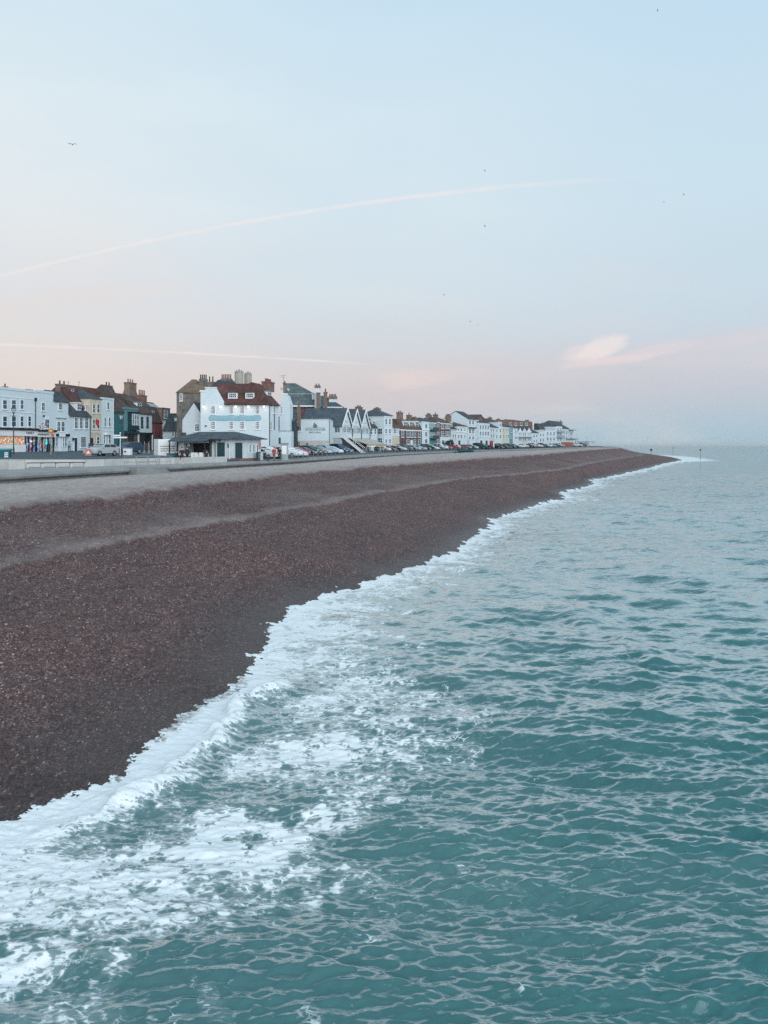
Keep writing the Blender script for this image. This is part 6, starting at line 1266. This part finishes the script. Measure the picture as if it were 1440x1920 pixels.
# ------------------------------------------------------------------ people
def skin_obj(name, nodes, edges, m, parent, sub=1):
    """nodes = [(x,y,z,r)], grown into one continuous surface"""
    me = bpy.data.meshes.new(name); me.from_pydata([n[:3] for n in nodes], edges, [])
    o = link(name, me, m, parent); sk = o.modifiers.new('skin', 'SKIN'); sk.use_smooth_shade = True
    for v, n in zip(me.skin_vertices[0].data, nodes):
        r = n[3] if isinstance(n[3], tuple) else (n[3], n[3]); v.radius = r
    me.skin_vertices[0].data[0].use_root = True
    if sub: s_ = o.modifiers.new('subsurf', 'SUBSURF'); s_.levels = sub; s_.render_levels = sub
    return o
PPL = {}
def person(label, x, y, z, rz, pose='stand', top=(.03,.03,.035), legs=(.03,.035,.05), hair=(.03,.022,.018), h=1.72, coat=False, shorts=False, bag=None):
    o = empty('person', (x, y, z), rz, label, 'person'); o.scale = (h/1.72,)*3
    sit = pose == 'sit'; st = {'stand': .06, 'walk': .26, 'run': .40, 'sit': 0}[pose]; ph = .93 if not sit else .50
    # forward is -y
    N = [(0,0,ph,.13), (0,-.01,ph+.18,.125), (0,-.01,ph+.36,(.17,.12)), (0,0,ph+.50,.09), (0,-.01,ph+.57,.052), (0,-.03,ph+.66,.082), (0,-.025,ph+.75,.090), (0,-.01,ph+.81,.06)]
    E = [(0,1),(1,2),(2,3),(3,4),(4,5),(5,6),(6,7)]
    arms = []
    for s in (-1, 1):
        b = len(N); sw = s*st*.7
        if sit: A = [(s*.20,0,ph+.46,.062), (s*.25,-.06,ph+.20,.048), (s*.18,-.30,ph+.12,.038), (s*.15,-.38,ph+.12,.034)]
        elif pose == 'run': A = [(s*.20,0,ph+.46,.062), (s*.26,sw*.8,ph+.22,.048), (s*.20,sw*.8-.22,ph+.26,.038), (s*.18,sw*.8-.29,ph+.30,.034)]
        else: A = [(s*.20,0,ph+.46,.062), (s*.25,sw*.35,ph+.19,.048), (s*.26,sw*.7-.05,ph-.04,.036), (s*.25,sw*.75-.08,ph-.14,.032)]
        N += A; E += [(2,b),(b,b+1),(b+1,b+2),(b+2,b+3)]; arms.append(A)
    legsn = []
    for s in (-1, 1):
        b = len(N); sw = -s*st
        if sit: A = [(s*.10,-.02,ph-.02,.088), (s*.12,-.42,ph+.0,.062), (s*.12,-.44,.10,.042), (s*.12,-.46,.05,.04), (s*.12,-.60,.035,.03)]
        else:
            lift = .0 if sw <= 0 else {'stand': 0, 'walk': .06, 'run': .30}[pose]
            A = [(s*.095,0,ph-.06,.088), (s*.11,sw*.55-.03-(.10 if pose == 'run' and sw <= 0 else 0),.50+lift*.15,.060), (s*.11,sw*1.0+(.03 if lift else 0),.10+lift,.042), (s*.11,sw*1.0+.02,.05+lift,.04), (s*.11,sw*1.0-.13,.03+lift*.7,.03)]
        N += A; E += [(0,b),(b,b+1),(b+1,b+2),(b+2,b+3),(b+3,b+4)]; legsn.append(A)
    skin_obj('body', N, E, SKIN, o)
    tn = 'cloth_%d_%d_%d' % tuple(int(c*255) for c in top); ln = 'cloth_%d_%d_%d' % tuple(int(c*255) for c in legs)
    T = [(0,0,ph+(-.06 if not coat else -.28 if not sit else -.02),.155), (0,-.01,ph+.18,.15), (0,-.01,ph+.36,(.19,.14)), (0,0,ph+.50,.10)]; TE = [(0,1),(1,2),(2,3)]
    for A in arms:
        b = len(T); T += [(A[0][0],A[0][1],A[0][2],.078), (A[1][0],A[1][1],A[1][2],.064), (A[2][0],A[2][1],A[2][2],.05)]; TE += [(2,b),(b,b+1),(b+1,b+2)]
    skin_obj('jacket', T, TE, mat(tn, top, .85, .12, 4.0), o)
    T = [(0,0,ph,.145)]; TE = []
    for A in legsn:
        b = len(T)
        if shorts: k = tuple(A[0][i]*.25+A[1][i]*.75 for i in range(3)); T += [A[0][:3]+(.105,), k+(.088,)]; TE += [(0,b),(b,b+1)]
        else: T += [A[0][:3]+(.102,), A[1][:3]+(.075,), A[2][:3]+(.055,)]; TE += [(0,b),(b,b+1),(b+1,b+2)]
    skin_obj('shorts' if shorts else 'trousers', T, TE, mat(ln, legs, .85, .12, 4.0), o)
    hn = 'hair_%d' % int(hair[0]*255); MB().ball(0, .005, ph+.765, .098, .108, .095).build('hair', mat(hn, hair, .6, .1, 5.0), o, smooth=True)
    for s in (-1, 1): MB().ball(s*.033, -.112, ph+.725, .011, seg=6, rings=4).build('eye', DKPAINT, o)
    sm = MB()
    for A in legsn: p = A[4]; q = A[3]; sm.tube([(q[0], q[1]+.05, q[2]-.005), (p[0], p[1]-.02, p[2]-.0)], [.052, .045], 6)
    sm.build('shoes', TRIM if shorts else DKPAINT, o)
    return o
def build_people():
    x, y = at(130, 131); person('person in pale blue top and dark trousers standing outside the small white shopfront', x, y, ground_z(x, y), R(30), 'walk', (.22,.38,.46), (.02,.05,.12))
    x, y = ground_pt(341, 869.9, 4.0); person('person running on the promenade in a black top and black shorts', x, y, float(prom_z(y)), R(20), 'run', (.018,.02,.024), (.018,.02,.024), shorts=True, h=1.78)
    x, y = at(351, 98); person('person in dark coat standing at the kiosk bar beside the runner', x, y, 4.08, R(165), 'stand', (.025,.03,.035), (.03,.03,.04), coat=True)
    x, y = at(331, 97); person('person in black sitting left of the runner behind the low wall', x, y, 4.08, R(150), 'sit', (.02,.022,.026), (.02,.025,.03))
    x, y = at(388, 97.5); person('person in dark clothes sitting at the right hand kiosk table', x, y, 4.08, R(-70), 'sit', (.03,.035,.045), (.02,.025,.03))
    x, y = at(514, 103.5); person('person in a long bright red jacket standing on the promenade', x, y, float(prom_z(y))+.02, R(160), 'stand', (.50,.05,.05), (.22,.16,.15), coat=True, hair=(.10,.05,.03))
    x, y = at(524, 104.2); person('person in black standing close beside the red jacket', x, y, float(prom_z(y))+.02, R(200), 'stand', (.018,.02,.025), (.02,.02,.028))
    x, y = at(496, 101.8); person('person in a dark jacket sitting by the corner of the kiosk', x, y, float(prom_z(y))+.02, R(60), 'sit', (.02,.03,.045), (.03,.035,.05))
    for px, Y, lab, tp in ((887.5, 215, 'person in black standing at the stern of the beached boat', (.02,.02,.025)), (915.5, 226, 'person in dark coat walking left of the red phone box', (.025,.03,.04)), (993, 275, 'person in dark clothes walking on the far promenade', (.02,.025,.03))):
        x, y = at(px, Y); person(lab, x, y, float(prom_z(y))+.02, R(140), 'walk', tp, (.02,.022,.03))
build_people()

# ------------------------------------------------------------------ street furniture
def lamp_post(px, top, base, Y, label):
    x, y = at(px, Y); zt = CAMZ+(HY-top)/FPX*Y; z0 = ground_z(x, y); H = zt-z0
    o = empty('street_lamp', (x, y, z0), 0, label, 'street lamp', 'black lantern street lamps')
    MB().cyl(0,0,-.1,.9,.13,.11,8).cyl(0,0,.9,H-.95,.075,.055,8).cyl(0,0,H-1.05,H-.98,.12,.12,8).tube([(-.42,0,H-1.35),(.42,0,H-1.35)],.03,5).build('post', DKSTEEL, o)
    l = MB().cyl(0,0,H-.98,H-.92,.16,.17,6).cyl(0,0,H-.42,H-.10,.36,.05,6).cyl(0,0,H-.12,H,.05,.03,6)
    for i in range(6): a = 2*math.pi*i/6; l.tube([(.155*math.cos(a),.155*math.sin(a),H-.92),(.30*math.cos(a),.30*math.sin(a),H-.42)],.018,4)
    ln = l.build('lantern', DKSTEEL, o); MB().cyl(0,0,H-.92,H-.425,.14,.285,6).build('lamp_glass', mat('lantern_glass', (.45,.55,.58), .3, 0), ln)
lamp_post(25.5, 759.5, 858, 99, 'black lantern street lamp in front of the corner shop windows')
lamp_post(226.8, 772.5, 857, 101, 'black lantern street lamp in front of the dark teal wall')
lamp_post(329, 778.5, 850, 124, 'black lantern street lamp in front of the slate roofed annex')
def build_street():
    x, y = at(8, 84); z = ground_z(x, y); o = empty('waste_bin', (x-.9, y, 4.32), R(12), 'large teal wheeled waste container with pale stickers beside the bench', 'waste container')
    tm = mat('teal_bin_plastic', (.012,.11,.14), .5, .1, 1.); MB().solid([(.1,.1,.2),(1.25,.1,.2),(1.25,1.0,.2),(.1,1.0,.2)], [(0,0,1.15),(1.35,0,1.15),(1.35,1.1,1.15),(0,1.1,1.15)]).build('tub', tm, o)
    MB().prism([(-.05,1.16),(1.15,1.16),(1.15,1.22),(.55,1.34),(-.05,1.24)], 'x', -.04, 1.39).build('lid', mat('teal_bin_lid', (.03,.22,.26), .5, .1, 1.), o)
    for i in range(3): MB().box(.85, 1.22, -.03+.03*i*0, .03, .42+.2*i, .54+.2*i).build('sticker', TRIM, o)
    for xx in (.2, 1.1): MB().cyl(xx, .2, 0, .2, .07, .07, 8).build('castor', RUBBER, o)
    # tall town sign
    x, y = at(95.5, 104); z = ground_z(x, y); zt = lambda py: CAMZ+(HY-py)/FPX*y-z; s = y/FPX
    o = empty('town_sign', (x, y, z), 0, 'orange and yellow cut out sign on a tall pole in front of the white shopfront', 'sign')
    MB().cyl(0,0,-.1,zt(814),.055,.045,8).build('pole', STEEL, o)
    ym = mat('sign_orange', (.50,.22,.035), .6, .25, 5.); c = zt(808); r = 5.2*s
    pts = []
    for i in range(16): a = 2*math.pi*i/16; q = r*(1.12 if i % 4 == 2 else .88 if i % 2 else 1.0); pts.append((q*math.cos(a), c+q*math.sin(a)))
    MB().prism(pts, 'y', -.06, .06).build('board', ym, o); MB().prism([(r*.45*math.cos(2*math.pi*i/10), c+r*.42*math.sin(2*math.pi*i/10)) for i in range(10)], 'y', -.09, -.061).build('emblem', mat('sign_pale_yellow', (.62,.55,.38), .6, .15, 6.), o)
    MB().prism([(.05, zt(813)), (.42, zt(814)), (.36, zt(820)), (.05, zt(818))], 'y', -.05, .05).build('pennant', mat('sign_red', (.45,.12,.06), .6, .1), o)
    # union flag on an angled staff
    x, y = at(79, 127.2); z = CAMZ+(HY-801)/FPX*y; o = empty('flag', (x, y, z), R(0), 'small red white and blue flag on an angled staff over the arcade', 'flag'); s = y/FPX
    MB().tube([(.75, .3, -.1), (-.2, -.8, .45)], .025, 5).build('staff', TRIM, o)
    for (a, b, m_) in ((0, 1, mat('flag_navy', (.03,.05,.16), .8, .1)),):
        f = MB(); f.solid([(-.2,-.85,.40),(.55,-.15,.80),(.70,0.,.10),(0,-.65,-.45)], [(-.2,-.83,.40),(.55,-.13,.80),(.70,.02,.10),(0,-.63,-.45)]); f.build('cloth', m_, o)
    rd = mat('flag_red', (.50,.03,.05), .8, .05); wh = mat('flag_white', (.7,.72,.74), .8, .05)
    def cor(u, v): A, B, Cc, D = map(Vector, ((-.2,-.85,.40),(.55,-.15,.80),(.70,0.,.10),(0,-.65,-.45))); return (A*(1-u)+B*u)*(1-v)+(D*(1-u)+Cc*u)*v
    for m_, wdt, e in ((wh, .16, .025), (rd, .085, .032)):
        f = MB()
        for q in (((0,0),(wdt*.9,0),(1,1-wdt*.5),(1,1),(1-wdt*.9,1),(0,wdt*.5)), ((1,0),(1,wdt*.5),(wdt*.9,1),(0,1),(0,1-wdt*.5),(1-wdt*.9,0))) if e < .03 else ():
            n_ = Vector((.35,-.9,.1)).normalized()*(e*.8); P = [cor(*p) for p in q]; f.solid([p-n_*.2 for p in P], [p+n_ for p in P])
        for q in (((.5-wdt/2*.8,0),(.5+wdt/2*.8,0),(.5+wdt/2*.8,1),(.5-wdt/2*.8,1)), ((0,.5-wdt/2),(1,.5-wdt/2),(1,.5+wdt/2),(0,.5+wdt/2))):
            n_ = Vector((.35,-.9,.1)).normalized()*e; P = [cor(*p) for p in q]; f.solid([p-n_*.2 for p in P], [p+n_ for p in P])
        f.build('cross', m_, o)
    x, y = at(183, 145.5); z = CAMZ+(HY-791)/FPX*y; o = empty('flag', (x, y, z), 0, 'small drooping red flag on the front of the cream house', 'flag')
    MB().tube([(-.9,.3,-.5),(.1,-.7,.75)], .03, 5).build('staff', TRIM, o); MB().solid([(.1,-.7,.7),(.5,-.7,-.2),(.2,-.6,-1.0),(-.25,-.6,-.1)], [(.1,-.66,.7),(.5,-.66,-.2),(.2,-.56,-1.0),(-.25,-.56,-.1)]).build('cloth', rd, o)
    # finger post, planters, A board, barrier
    x, y = at(227.5, 100.2); z = ground_z(x, y); o = empty('finger_post', (x-.02, y-.35, z), 0, 'white finger signs on a slim post beside the middle street lamp', 'signpost')
    MB().cyl(0,0,-.1,2.75,.05,.04,8).ball(0,0,2.8,.09).build('post', TRIM, o); 
    for sx, zz in ((-1, 2.15), (1, 2.15), (-1, 2.4)): MB().prism([(0,zz),(sx*.75,zz),(sx*.92,zz+.09),(sx*.75,zz+.18),(0,zz+.18)], 'y', -.03, .03).build('finger', TRIM, o)
    x, y = at(240, 98); z = ground_z(x, y); o = empty('ice_box', (x, y, z), R(-8), 'white vendor box with lid and small lettering in front of the dark blue car', 'vendor box')
    MB().box(-.5,.42,-.35,.35,.08,.92).build('box', TRIM, o, bevel=.04); MB().box(-.54,.46,-.39,.39,.92,1.0).build('lid', GREYTRIM, o); MB().box(-.35,-.05,-.37,-.352,.45,.60).build('sticker', DKPAINT, o)
    for xx in (-.35, .3): MB().cyl(xx, 0, 0, .09, .06, .06, 8).build('foot', RUBBER, o)
    x, y = at(168, 93); z = ground_z(x, y); o = empty('road_sign_board', (x, y-.4, z), R(10), 'red and white temporary sign board standing at the front of the silver hatchback', 'sign')
    MB().prism([(-.36,.05),(.36,.05),(.36,.85),(-.36,.85)], 'y', -.03, .03).build('board', mat('sign_red_white', (.48,.20,.18), .6, .3, 7.), o); MB().prism([(-.22,.3),(.22,.3),(0,.68)], 'y', -.05, -.031).build('symbol', TRIM, o)
    for xx in (-.3, .3): MB().box(xx-.03, xx+.03, .031, .35, 0, .10).build('foot', DKPAINT, o)
    x, y = at(275, 121); z = ground_z(x, y); o = empty('easel_board', (x, y, z), R(6), 'pale folding easel board on the pavement outside the slit window house', 'easel board')
    for yy, sl in ((-.25, .25), (.25, -.25)): MB().tube([(-.35, yy*1.4, 0), (-.32, 0, 1.75)], .03, 4).tube([(.35, yy*1.4, 0), (.32, 0, 1.75)], .03, 4).build('leg_frame', CREAM, o)
    MB().solid([(-.36,-.27,.5),(.36,-.27,.5),(.33,-.06,1.55),(-.33,-.06,1.55)], [(-.36,-.24,.5),(.36,-.24,.5),(.33,-.03,1.55),(-.33,-.03,1.55)]).build('board', DKPAINT, o)
    x, y = at(214, 112); z = ground_z(x, y); o = empty('bollard', (x, y, z), 0, 'short white and red bollard beside the silver hatchback', 'bollard'); MB().cyl(0,0,0,.85,.10,.09,10).build('post', TRIM, o); MB().cyl(0,0,.45,.62,.105,.105,10).build('band', rd, o)
    # white hoarding with lines of text
    A, B = at(296.5, 104.5), at(331.5, 105.8); h = House('white_hoarding', 'white square board with lines of small text standing left of the kiosk', A, B, 2.0, 'hoarding', zb=4.25)
    zt_ = h.fz(312, 823.5); h.part(MB().box(0, h.L, 0, 2.0, -.2, zt_), 'board', TRIM, bevel=.04)
    for py, n in ((837, 11), (841.5, 15), (845.5, 11)):
        mb = MB(); rr = random.Random(int(py)); x = h.fx(301); x1 = h.fx(328); z = h.fz(314, py)
        while x < x1: w_ = rr.uniform(.06, .22); mb.box(x, min(x+w_, x1), -.015, -.002, z-.05, z+.05); x += w_+.05
        h.part(mb, 'text_line', DKSTEEL)
    x, y = at(320, 99.5); o = empty('planter', (x, y, 4.1), 0, 'square dark teal planter box in front of the white hoarding', 'planter'); MB().box(-.42,.42,-.35,.35,0,.85).build('box', TEAL, o); MB().box(-.46,.46,-.39,.39,.80,.90).build('rim', DKSTEEL, o)
    x, y = at(92, 128.0); z = ground_z(x, y); o = empty('litter_bin', (x, y, z), 0, 'black cylindrical litter bin outside the arcade', 'litter bin'); MB().cyl(0,0,0,1.1,.36,.40,12).build('tub', DKPAINT, o); MB().cyl(0,0,1.1,1.35,.42,.25,12).build('lid', DKPAINT, o)
    x, y = at(171, 128); z = ground_z(x, y); o = empty('utility_box', (x, y, z), 0, 'dark utility box at the corner of the cream house', 'cabinet'); MB().box(-.35,.35,-.25,.25,0,1.35).build('cabinet', DKSTEEL, o); MB().box(-.38,.38,-.28,.28,1.35,1.42).build('lid', DKSTEEL, o)
    # kiosk seating
    base = None
    for i, (px, Y, rz, lab) in enumerate(((362, 97.2, 10, 'white plastic chair farthest left at the kiosk'), (369.5, 97.0, -8, 'white plastic chair second from the left at the kiosk'), (377.5, 97.3, 5, 'white plastic chair third from the left at the kiosk'))):
        x, y = at(px, Y)
        if base is None:
            base = o = empty('cafe_chair', (x, y, 4.1)); MB().box(-.24,.24,-.24,.24,.42,.47).build('seat', TRIM, o); MB().solid([(-.24,-.27,.45),(.24,-.27,.45),(.24,-.23,.45),(-.24,-.23,.45)], [(-.22,-.38,1.02),(.22,-.38,1.02),(.22,-.34,1.02),(-.22,-.34,1.02)]).build('backrest', TRIM, o)
            for sx in (-1, 1):
                for sy in (-1, 1): MB().tube([(sx*.21, sy*.21, .43), (sx*.24, sy*.25, 0)], .022, 5).build('leg', TRIM, o)
        else: o = copy_tree(base)
        o.location = (x, y, 4.1); o.rotation_euler = (0, 0, R(rz)); tag(o, lab, 'chair', 'white chairs outside the kiosk')
    for px, lab in ((357, 'round dark cafe table left of the white chairs'), (384, 'round dark cafe table right of the white chairs')):
        x, y = at(px, 97.9); o = empty('cafe_table', (x, y, 4.1), 0, lab, 'table', 'kiosk tables'); MB().cyl(0,0,.70,.74,.38,.38,14).build('tabletop', DKSTEEL, o); MB().cyl(0,0,.03,.70,.035,.035,8).build('pedestal', DKSTEEL, o); MB().cyl(0,0,0,.03,.24,.24,12).build('base', DKSTEEL, o)
    # grey pillar and bins near the red jacket
    x, y = at(533, 108); z = 4.1; o = empty('information_pillar', (x, y, z), R(5), 'tall grey square pillar with pale panel between parked cars', 'pillar'); zt_ = CAMZ+(HY-832.5)/FPX*108-z
    MB().box(-.52,.52,-.4,.4,-.1,zt_).build('pillar', GREYTRIM, o); MB().box(-.60,.60,-.48,.48,zt_,zt_+.12).build('cap', LEADG, o); MB().box(-.32,.32,-.42,-.401,.7,zt_-.25).build('panel', TRIM, o)
    for px, lab, m_ in ((489.5, 'pale blue waste bin against the kiosk end wall', PALEBLUE), (485, 'dark waste bin against the kiosk end wall', DKSTEEL)):
        x, y = at(px, 103.5); o = empty('kiosk_bin', (x, y, 4.05), 0, lab, 'bin', 'bins by the kiosk'); MB().solid([(-.25,-.25,.05),(.25,-.25,.05),(.25,.25,.05),(-.25,.25,.05)], [(-.3,-.3,1.0),(.3,-.3,1.0),(.3,.3,1.0),(-.3,.3,1.0)]).build('tub', m_, o); MB().box(-.33,.33,-.33,.33,1.0,1.07).build('lid', m_, o)
    # promenade railing
    def railing(Y0, Y1, off, label, n, hgt=.95):
        o = empty('promenade_railing', (0, 0, 0), 0, label, 'railing', 'railings along the promenade'); ys = np.linspace(Y0, Y1, n); ps = [(float(seawall(y))-off, float(y), float(prom_z(y))) for y in ys]
        for x, y, z in ps: MB().cyl(x, y, z-.05, z+hgt, .055, .045, 6).ball(x, y, z+hgt+.03, .075, seg=6, rings=4).build('post', LEADG, o)
        for k_ in (.35, .62, .9): MB().tube([(x, y, z+hgt*k_) for x, y, z in ps], .028, 4).build('rail', LEADG, o)
    railing(107, 170, .5, 'low grey post and rail fence between the hotel car park and sea wall', 30, .80)
    railing(171, 222, .5, 'low grey post and rail fence below the brick house, farther along the sea wall', 24, .80)
    # phone box
    x, y = meet(lambda Y: roadedge(Y)-2.0, 921.5); z = ground_z(x, y); o = empty('phone_box', (x, y, z), R(20), 'red phone box beside a white panel on the far seafront', 'phone box'); MB().box(-.45,.45,-.45,.45,0,2.3).build('box', rd, o); MB().prism([(-.5,2.3),(.5,2.3),(.3,2.55),(-.3,2.55)], 'y', -.5, .5).build('roof', rd, o); MB().box(-.32,.32,-.48,-.452,.6,2.1).build('pane', GLASS, o)
    x, y = meet(lambda Y: roadedge(Y)-2.2, 924.6); o = empty('notice_panel', (x, y, z), R(20), 'tall white notice panel standing right of the red phone box', 'notice panel'); MB().box(-.4,.4,-.06,.06,.3,2.2).build('panel', TRIM, o); [MB().box(q-.04,q+.04,-.05,.05,0,.3).build('leg', STEEL, o) for q in (-.3,.3)]
    # orange fence, shelter, hut and mast at the far end
    A, B = meet(lambda Y: roadedge(Y)-5.5, 1053), meet(lambda Y: roadedge(Y)-5.5, 1075); h = House('orange_fence', 'orange brown boarded fence at the far end of the houses', A, B, .3, 'fence', zb=ground_z(*A)); z1 = h.fz(1064, 829)
    n = 20
    mb = MB(); [mb.box(h.L*i/n+.01, h.L*(i+1)/n-.01, 0, .06, 0, z1-.05*(i % 2)) for i in range(n)]; h.part(mb, 'boards', WOOD); [h.part(MB().box(h.L*i/4-.07, h.L*i/4+.07, .06, .2, 0, z1), 'post', WOOD) for i in range(5)]
    A, B = meet(lambda Y: roadedge(Y)-4.0, 1101), meet(lambda Y: roadedge(Y)-4.0, 1112); h = House('seafront_shelter', 'small white seafront shelter with flat overhanging roof at the far end', A, B, 4, 'shelter', zb=ground_z(*A)); z1 = h.fz(1106, 829)
    h.part(MB().box(-1, h.L+1.2, -1, 5, z1, z1+.25), 'roof', LEADG); [h.part(MB().box(xx-.1, xx+.1, yy-.1, yy+.1, 0, z1), 'post', TRIM) for xx in (.1, h.L-.1) for yy in (.1, 3.9)]; h.part(MB().box(.2, h.L-.2, 1.9, 2.05, 0, z1-.4), 'screen', TRIM)
    A, B = meet(lambda Y: roadedge(Y)-6, 1076), meet(lambda Y: roadedge(Y)-6, 1081.5); h = House('seafront_hut', 'small white hut with flat roof between the tower house and the shelter', A, B, 3.5, 'hut', zb=ground_z(*A)); z1 = h.fz(1079, 823.5); h.part(MB().box(0, h.L, 0, 3.5, 0, z1), 'wall', WHITE); h.part(MB().box(-.7, h.L+.7, -.7, 4.2, z1, z1+.25), 'roof', LEADG); h.win(h.L*.25, h.L*.75, z1*.4, z1*.8)
    for px, py, lab in ((1100, 820.5, 'slim pale mast standing by the far shelter'), (1082.5, 818, 'slim lamp column behind the small white hut')):
        x, y = meet(lambda Y: roadedge(Y)-4.6, px); z = ground_z(x, y); o = empty('mast', (x, y, z), 0, lab, 'mast'); H = CAMZ+(HY-py)/FPX*y-z; MB().cyl(0,0,0,H,.11,.07,6).build('pole', GREYTRIM, o); MB().box(-.35,.35,-.1,.1,H-.12,H+.02).build('head', GREYTRIM, o)
    x, y = meet(lambda Y: roadedge(Y)-5, 843); z = ground_z(x, y); 
    # dark clipped bush
    o = empty('bush', (x, y, z), 0, 'dark rounded evergreen bush among parked cars before the dark brick house', 'bush'); rr = np.random.RandomState(5); n = 1500
    d = rr.randn(n, 3); d /= np.linalg.norm(d, axis=1)[:, None]; rad = rr.uniform(.55, 1, n)**.5*(1+.18*np.sin(d[:, 0]*5)+.12*np.sin(d[:, 1]*7+1)); c = d*rad[:, None]*np.array([1.5,1.2,1.35])+np.array([0,0,1.45])
    vs, fs = [], []
    for i in range(n):
        u = rr.randn(3); u /= np.linalg.norm(u); v = np.cross(u, d[i]); v /= np.linalg.norm(v)+1e-6; s_ = rr.uniform(.10,.2); b = len(vs); vs += [tuple(c[i]-u*s_), tuple(c[i]+v*s_*.6), tuple(c[i]+u*s_), tuple(c[i]-v*s_*.6)]; fs.append((b,b+1,b+2,b+3))
    me = bpy.data.meshes.new('foliage'); me.from_pydata(vs, [], fs); link('foliage', me, mat('dark_leaves', (.02,.05,.04), .7, .35, 2.0), o); MB().cyl(0,0,0,1.3,.12,.06,7).build('trunk', BRICKB, o)
    # beached fishing boat
    x, y = ((872-CX)/FPX*212, 212); zb_ = float(wall_foot_z(212))+.05; o = empty('fishing_boat', (x, y, zb_), R(14), 'teal fishing boat with small wheelhouse hauled up on the shingle', 'boat'); L = 32/FPX*y
    secs = [(-.5, .55, .10, .95), (-.3, .95, .05, .9), (0, 1.05, .0, .92), (.3, .9, .05, 1.05), (.44, .5, .2, 1.3), (.5, .05, .55, 1.5)]; hb = MB(); rings = []
    for t, w_, zk, zg in secs: rings.append([hb.bm.verts.new(p) for p in ((t*L, -w_, zg), (t*L, -w_*.8, zg*.45+zk*.4), (t*L, 0, zk), (t*L, w_*.8, zg*.45+zk*.4), (t*L, w_, zg), (t*L, 0, zg-.12))])
    for a, b in zip(rings, rings[1:]):
        for i in range(6): hb.bm.faces.new((a[i], a[(i+1) % 6], b[(i+1) % 6], b[i]))
    hb.bm.faces.new(rings[0]); hb.bm.faces.new(rings[-1][::-1]); o_ = hb.build('hull', mat('boat_teal', (.02,.12,.13), .5, .15, .8), o); o.rotation_euler[2] = R(180+8)
    MB().box(-.2, .9, -.6, .6, .8, 2.1).box(-.3, 1.0, -.7, .7, 2.1, 2.2).build('wheelhouse', mat('boat_dark_red', (.12,.06,.055), .6, .2), o); MB().box(.0, .7, -.63, -.605, 1.45, 1.95).box(-.23, -.205, -.45, .45, 1.45, 1.95).build('window', GLASS, o)
    MB().cyl(-.9, 0, .7, 3.6, .05, .035, 6).tube([(-.9,0,3.3),(-2.0,0,1.1)], .02, 4).tube([(-.9,0,3.5),(1.6,0,1.3)], .015, 4).build('mast', DKSTEEL, o)
    MB().box(-2.1, -1.2, -.5, .5, .7, 1.25).build('net_box', DKPAINT, o); MB().box(-L*.3, L*.3, -1.0, -.8, -.3, .08).box(-L*.3, L*.3, .8, 1.0, -.3, .08).build('skid', WOOD, o)
    # marker posts in the water and on the point
    for px, top, bot, z0, ball, lab in ((1221, 843.5, 859, .9, True, 'beacon post with black ball on the shingle point'), (1262, 838.5, 852, 0, False, 'thin far marker post standing in the sea'), (1313.5, 841.5, 863.5, 0, False, 'nearer marker post standing in the sea right of the point')):
        x, y = ground_pt(px, bot, z0); H = (bot-top)/FPX*y; o = empty('marker_post', (x, y, z0), 0, lab, 'marker post', 'groyne marker posts'); MB().cyl(0,0,-2.0,H,.12,.09,8).build('post', LEADG, o)
        if ball: MB().ball(0,0,H,.45).build('topmark', DKPAINT, o)
        else: MB().cyl(0,0,H-.75,H,.26,.26,8).build('topmark', DKSTEEL, o)
build_street()

# ------------------------------------------------------------------ gulls
def build_gulls():
    spec = [(136, 271, 70, .62, -8, 20, 'gull gliding with spread wings high over the left houses'), (909, 320, 55, .22, 50, 70, 'small distant gull above the middle of the bay, higher of two in line'), (909, 424, 55, .26, 35, 60, 'small distant gull above the middle of the bay, lower of two in line'), (1245, 379, 60, .2, 20, 60, 'tiny gull over the sea at right, left one of a pair'), (1282, 365, 60, .24, 30, 65, 'tiny gull over the sea at right, right one of a pair'),
        (832, 553, 80, .3, 60, 40, 'tiny gull in the sky above the brick houses'), (882, 603, 80, .3, 20, 60, 'tiny gull low in the sky above the tall gabled villa'), (896, 609, 80, .22, 10, 60, 'faint tiny gull just right of the low gull over the villa'), (1233, 19.5, 45, .2, 30, 70, 'tiny gull at the very top of the sky')]
    gm = mat('gull_grey', (.26,.27,.29), .8, .1, 2.0); wm = mat('gull_wing', (.2,.21,.23), .8, .1, 2.0)
    for px, py, Y, sc, bank, head, lab in spec:
        x = (px-CX)/FPX*Y; z = CAMZ+(HY-py)/FPX*Y; o = empty('gull', (x, Y, z), 0, lab, 'bird', 'gulls in the sky'); o.rotation_euler = (0, R(bank*.5), R(head)); o.scale = (sc,)*3
        b = MB(); b.tube([(0,-.24,0),(0,-.17,.01),(0,-.05,.0),(0,.1,0),(0,.22,.01)], [.02,.05,.075,.06,.015], 8); b.build('body', gm, o, smooth=True)
        for s in (-1, 1):
            w_ = MB(); w_.solid([(0,-.08,.03),(s*.32,-.10,.12),(s*.70,.02,.05),(s*.32,.05,.11),(0,.07,.03)], [(0,-.08,.045),(s*.32,-.10,.135),(s*.70,.02,.056),(s*.32,.05,.12),(0,.07,.045)]); w_.build('wing', wm, o)
        MB().solid([(-.03,.2,.0),(.03,.2,.0),(.06,.32,.0),(-.06,.32,.0)], [(-.03,.2,.015),(.03,.2,.015),(.06,.32,.012),(-.06,.32,.012)]).build('tail', wm, o)
build_gulls()
